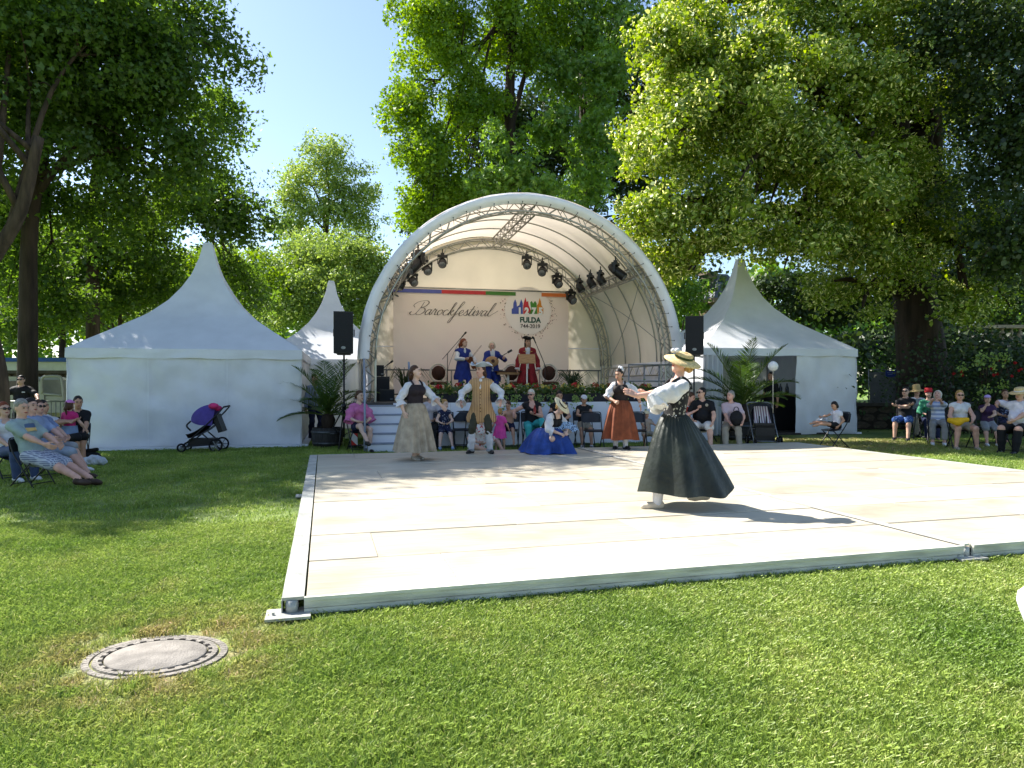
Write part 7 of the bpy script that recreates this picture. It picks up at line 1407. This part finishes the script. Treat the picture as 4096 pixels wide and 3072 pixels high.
I = sitter('spectator with sunglasses in a blue-grey shirt in the middle of the left row', 'black folding chair in the middle of the left row', 188, 11.8, R(72), H=1.70, sex='f', top=CL('#7180a6', 'blue_grey_shirt'), sleeve=.7, bottom=c_grey, blen=1.0, shoes=c_shoew, hair=('short', 'brown'), skin='c', glasses=True, feet=[(-.12, -.7, 0), (.12, -.72, 0)], **LK)
I = sitter('spectator in a white T-shirt with arms folded, turned away', 'black folding chair under the spectator in the white T-shirt', 218, 12.7, R(100), H=1.66, sex='f', top=c_white, sleeve=.6, bottom=c_black, blen=1.0, shoes=c_shoew, hair=('short', 'dark'), skin='b', hands=[(.08, -.28, .80), (-.08, -.3, .78)], **LK)
I = sitter('red-haired woman in a white top with sunglasses at the left edge', 'black folding chair under the red-haired woman', 40, 10.7, R(62), H=1.66, sex='f', top=c_white, sleeve=.35, bottom=c_denim, blen=2.0, shoes=c_shoew, hair=('bob', 'red'), skin='a', glasses=True, vneck=True, lean=R(-22), py=0, seat=.37, cs=.84, hands=[(-.14, -.25, .54), (.2, -.28, .54)])
I = person('girl in a pink top, denim skirt and pink cap standing with her back turned', G(278, 12.9), R(172), H=1.14, sex='f', top=CL('#b8286c', 'raspberry_tee'), sleeve=.35, hair=('pony', 'brown'), skin='a', hands=[(-.24, -.12, .62), (.24, -.12, .62)], shoes=c_shoew, skirt=True, vox=.016); skirt(I, CL('#7d93b5', 'pale_denim'), .38, .17, .15, 9, .008, (0, 0), .125, 'denim_skirt'); cap_hat(I, CL('#c57ab8', 'pink_cap'))
I = sitter('man in a black T-shirt at the end of the left row by the tent', 'black folding chair under the man by the tent corner', 312, 13.6, R(25), H=1.70, seat=.37, cs=.84, lean=R(10), top=c_black, sleeve=.6, bottom=c_black, blen=1.0, shoes=c_shoeb, hair=('short', 'dark'), skin='b', head=(R(15), R(14)), hands=[(-.02, -.40, .52), (.14, -.44, .52)])
bgm = thing('handbag', 'black bag on the grass at the end of the left row', 'bag', G(352, 13.0), R(10)); c = SDF(); c.cap((-.14, 0, .1), (.14, 0, .1), .10, .09, .04).cap((-.16, 0, .22), (.16, 0, .24), .03, .03, .03); V, Q = c.mesh(.016, fold=.006); link('bag_body', mesh_np('bag_body', V, Q, True), c_black, bgm)
bgm = thing('carrier_bag', 'crumpled white plastic bag on the grass in front of the black bag', 'bag', G(372, 12.5), R(5)); c = SDF(); c.cap((-.16, 0, .07), (.16, .02, .08), .08, .07, .05).ell((0, 0, .12), (.12, .08, .07), .04); V, Q = c.mesh(.014, fold=.012, seed=4); link('bag_body', mesh_np('bag_body', V, Q, True), M('thin_plastic', (.62, .66, .74), .35, .15, 10, .5, 30, trans=.2), bgm)
I = person('security man in a black polo shirt and sunglasses leaning on the barrier', G(92, 17.1), R(12), H=1.68, build=1.2, belly=.03, top=c_black, sleeve=.7, bottom=c_black, blen=2.0, shoes=c_shoeb, hair=('short', 'dark'), skin='a', glasses=True, hands=[(-.40, -.40, 1.10), (.50, -.40, 1.10)], elbow=[(-1, .4, -.2), (1, .4, -.2)], lean=R(8)); MB().box((.09, -.19, 1.28), (.07, .01, .02)).build('shirt_badge', c_white, I['t'])
# figure at the bar and bystander behind the tent
person('shadowy figure standing at the bar inside the open tent', G(3085, 20.8, .06), R(-60), H=1.76, top=c_black, sleeve=.6, bottom=c_black, blen=2.0, shoes=c_shoeb, hair=('short', 'dark'), skin='b', vox=.024)
person('bystander in dark trousers between the left tent and the palm', G(1258, 18.2), R(40), H=1.72, top=CL('#7f8fa6', 'blue_shirt'), sleeve=1.8, bottom=c_navy, blen=2.0, shoes=c_shoeb, hair=('short', 'brown'), skin='a', vox=.024)
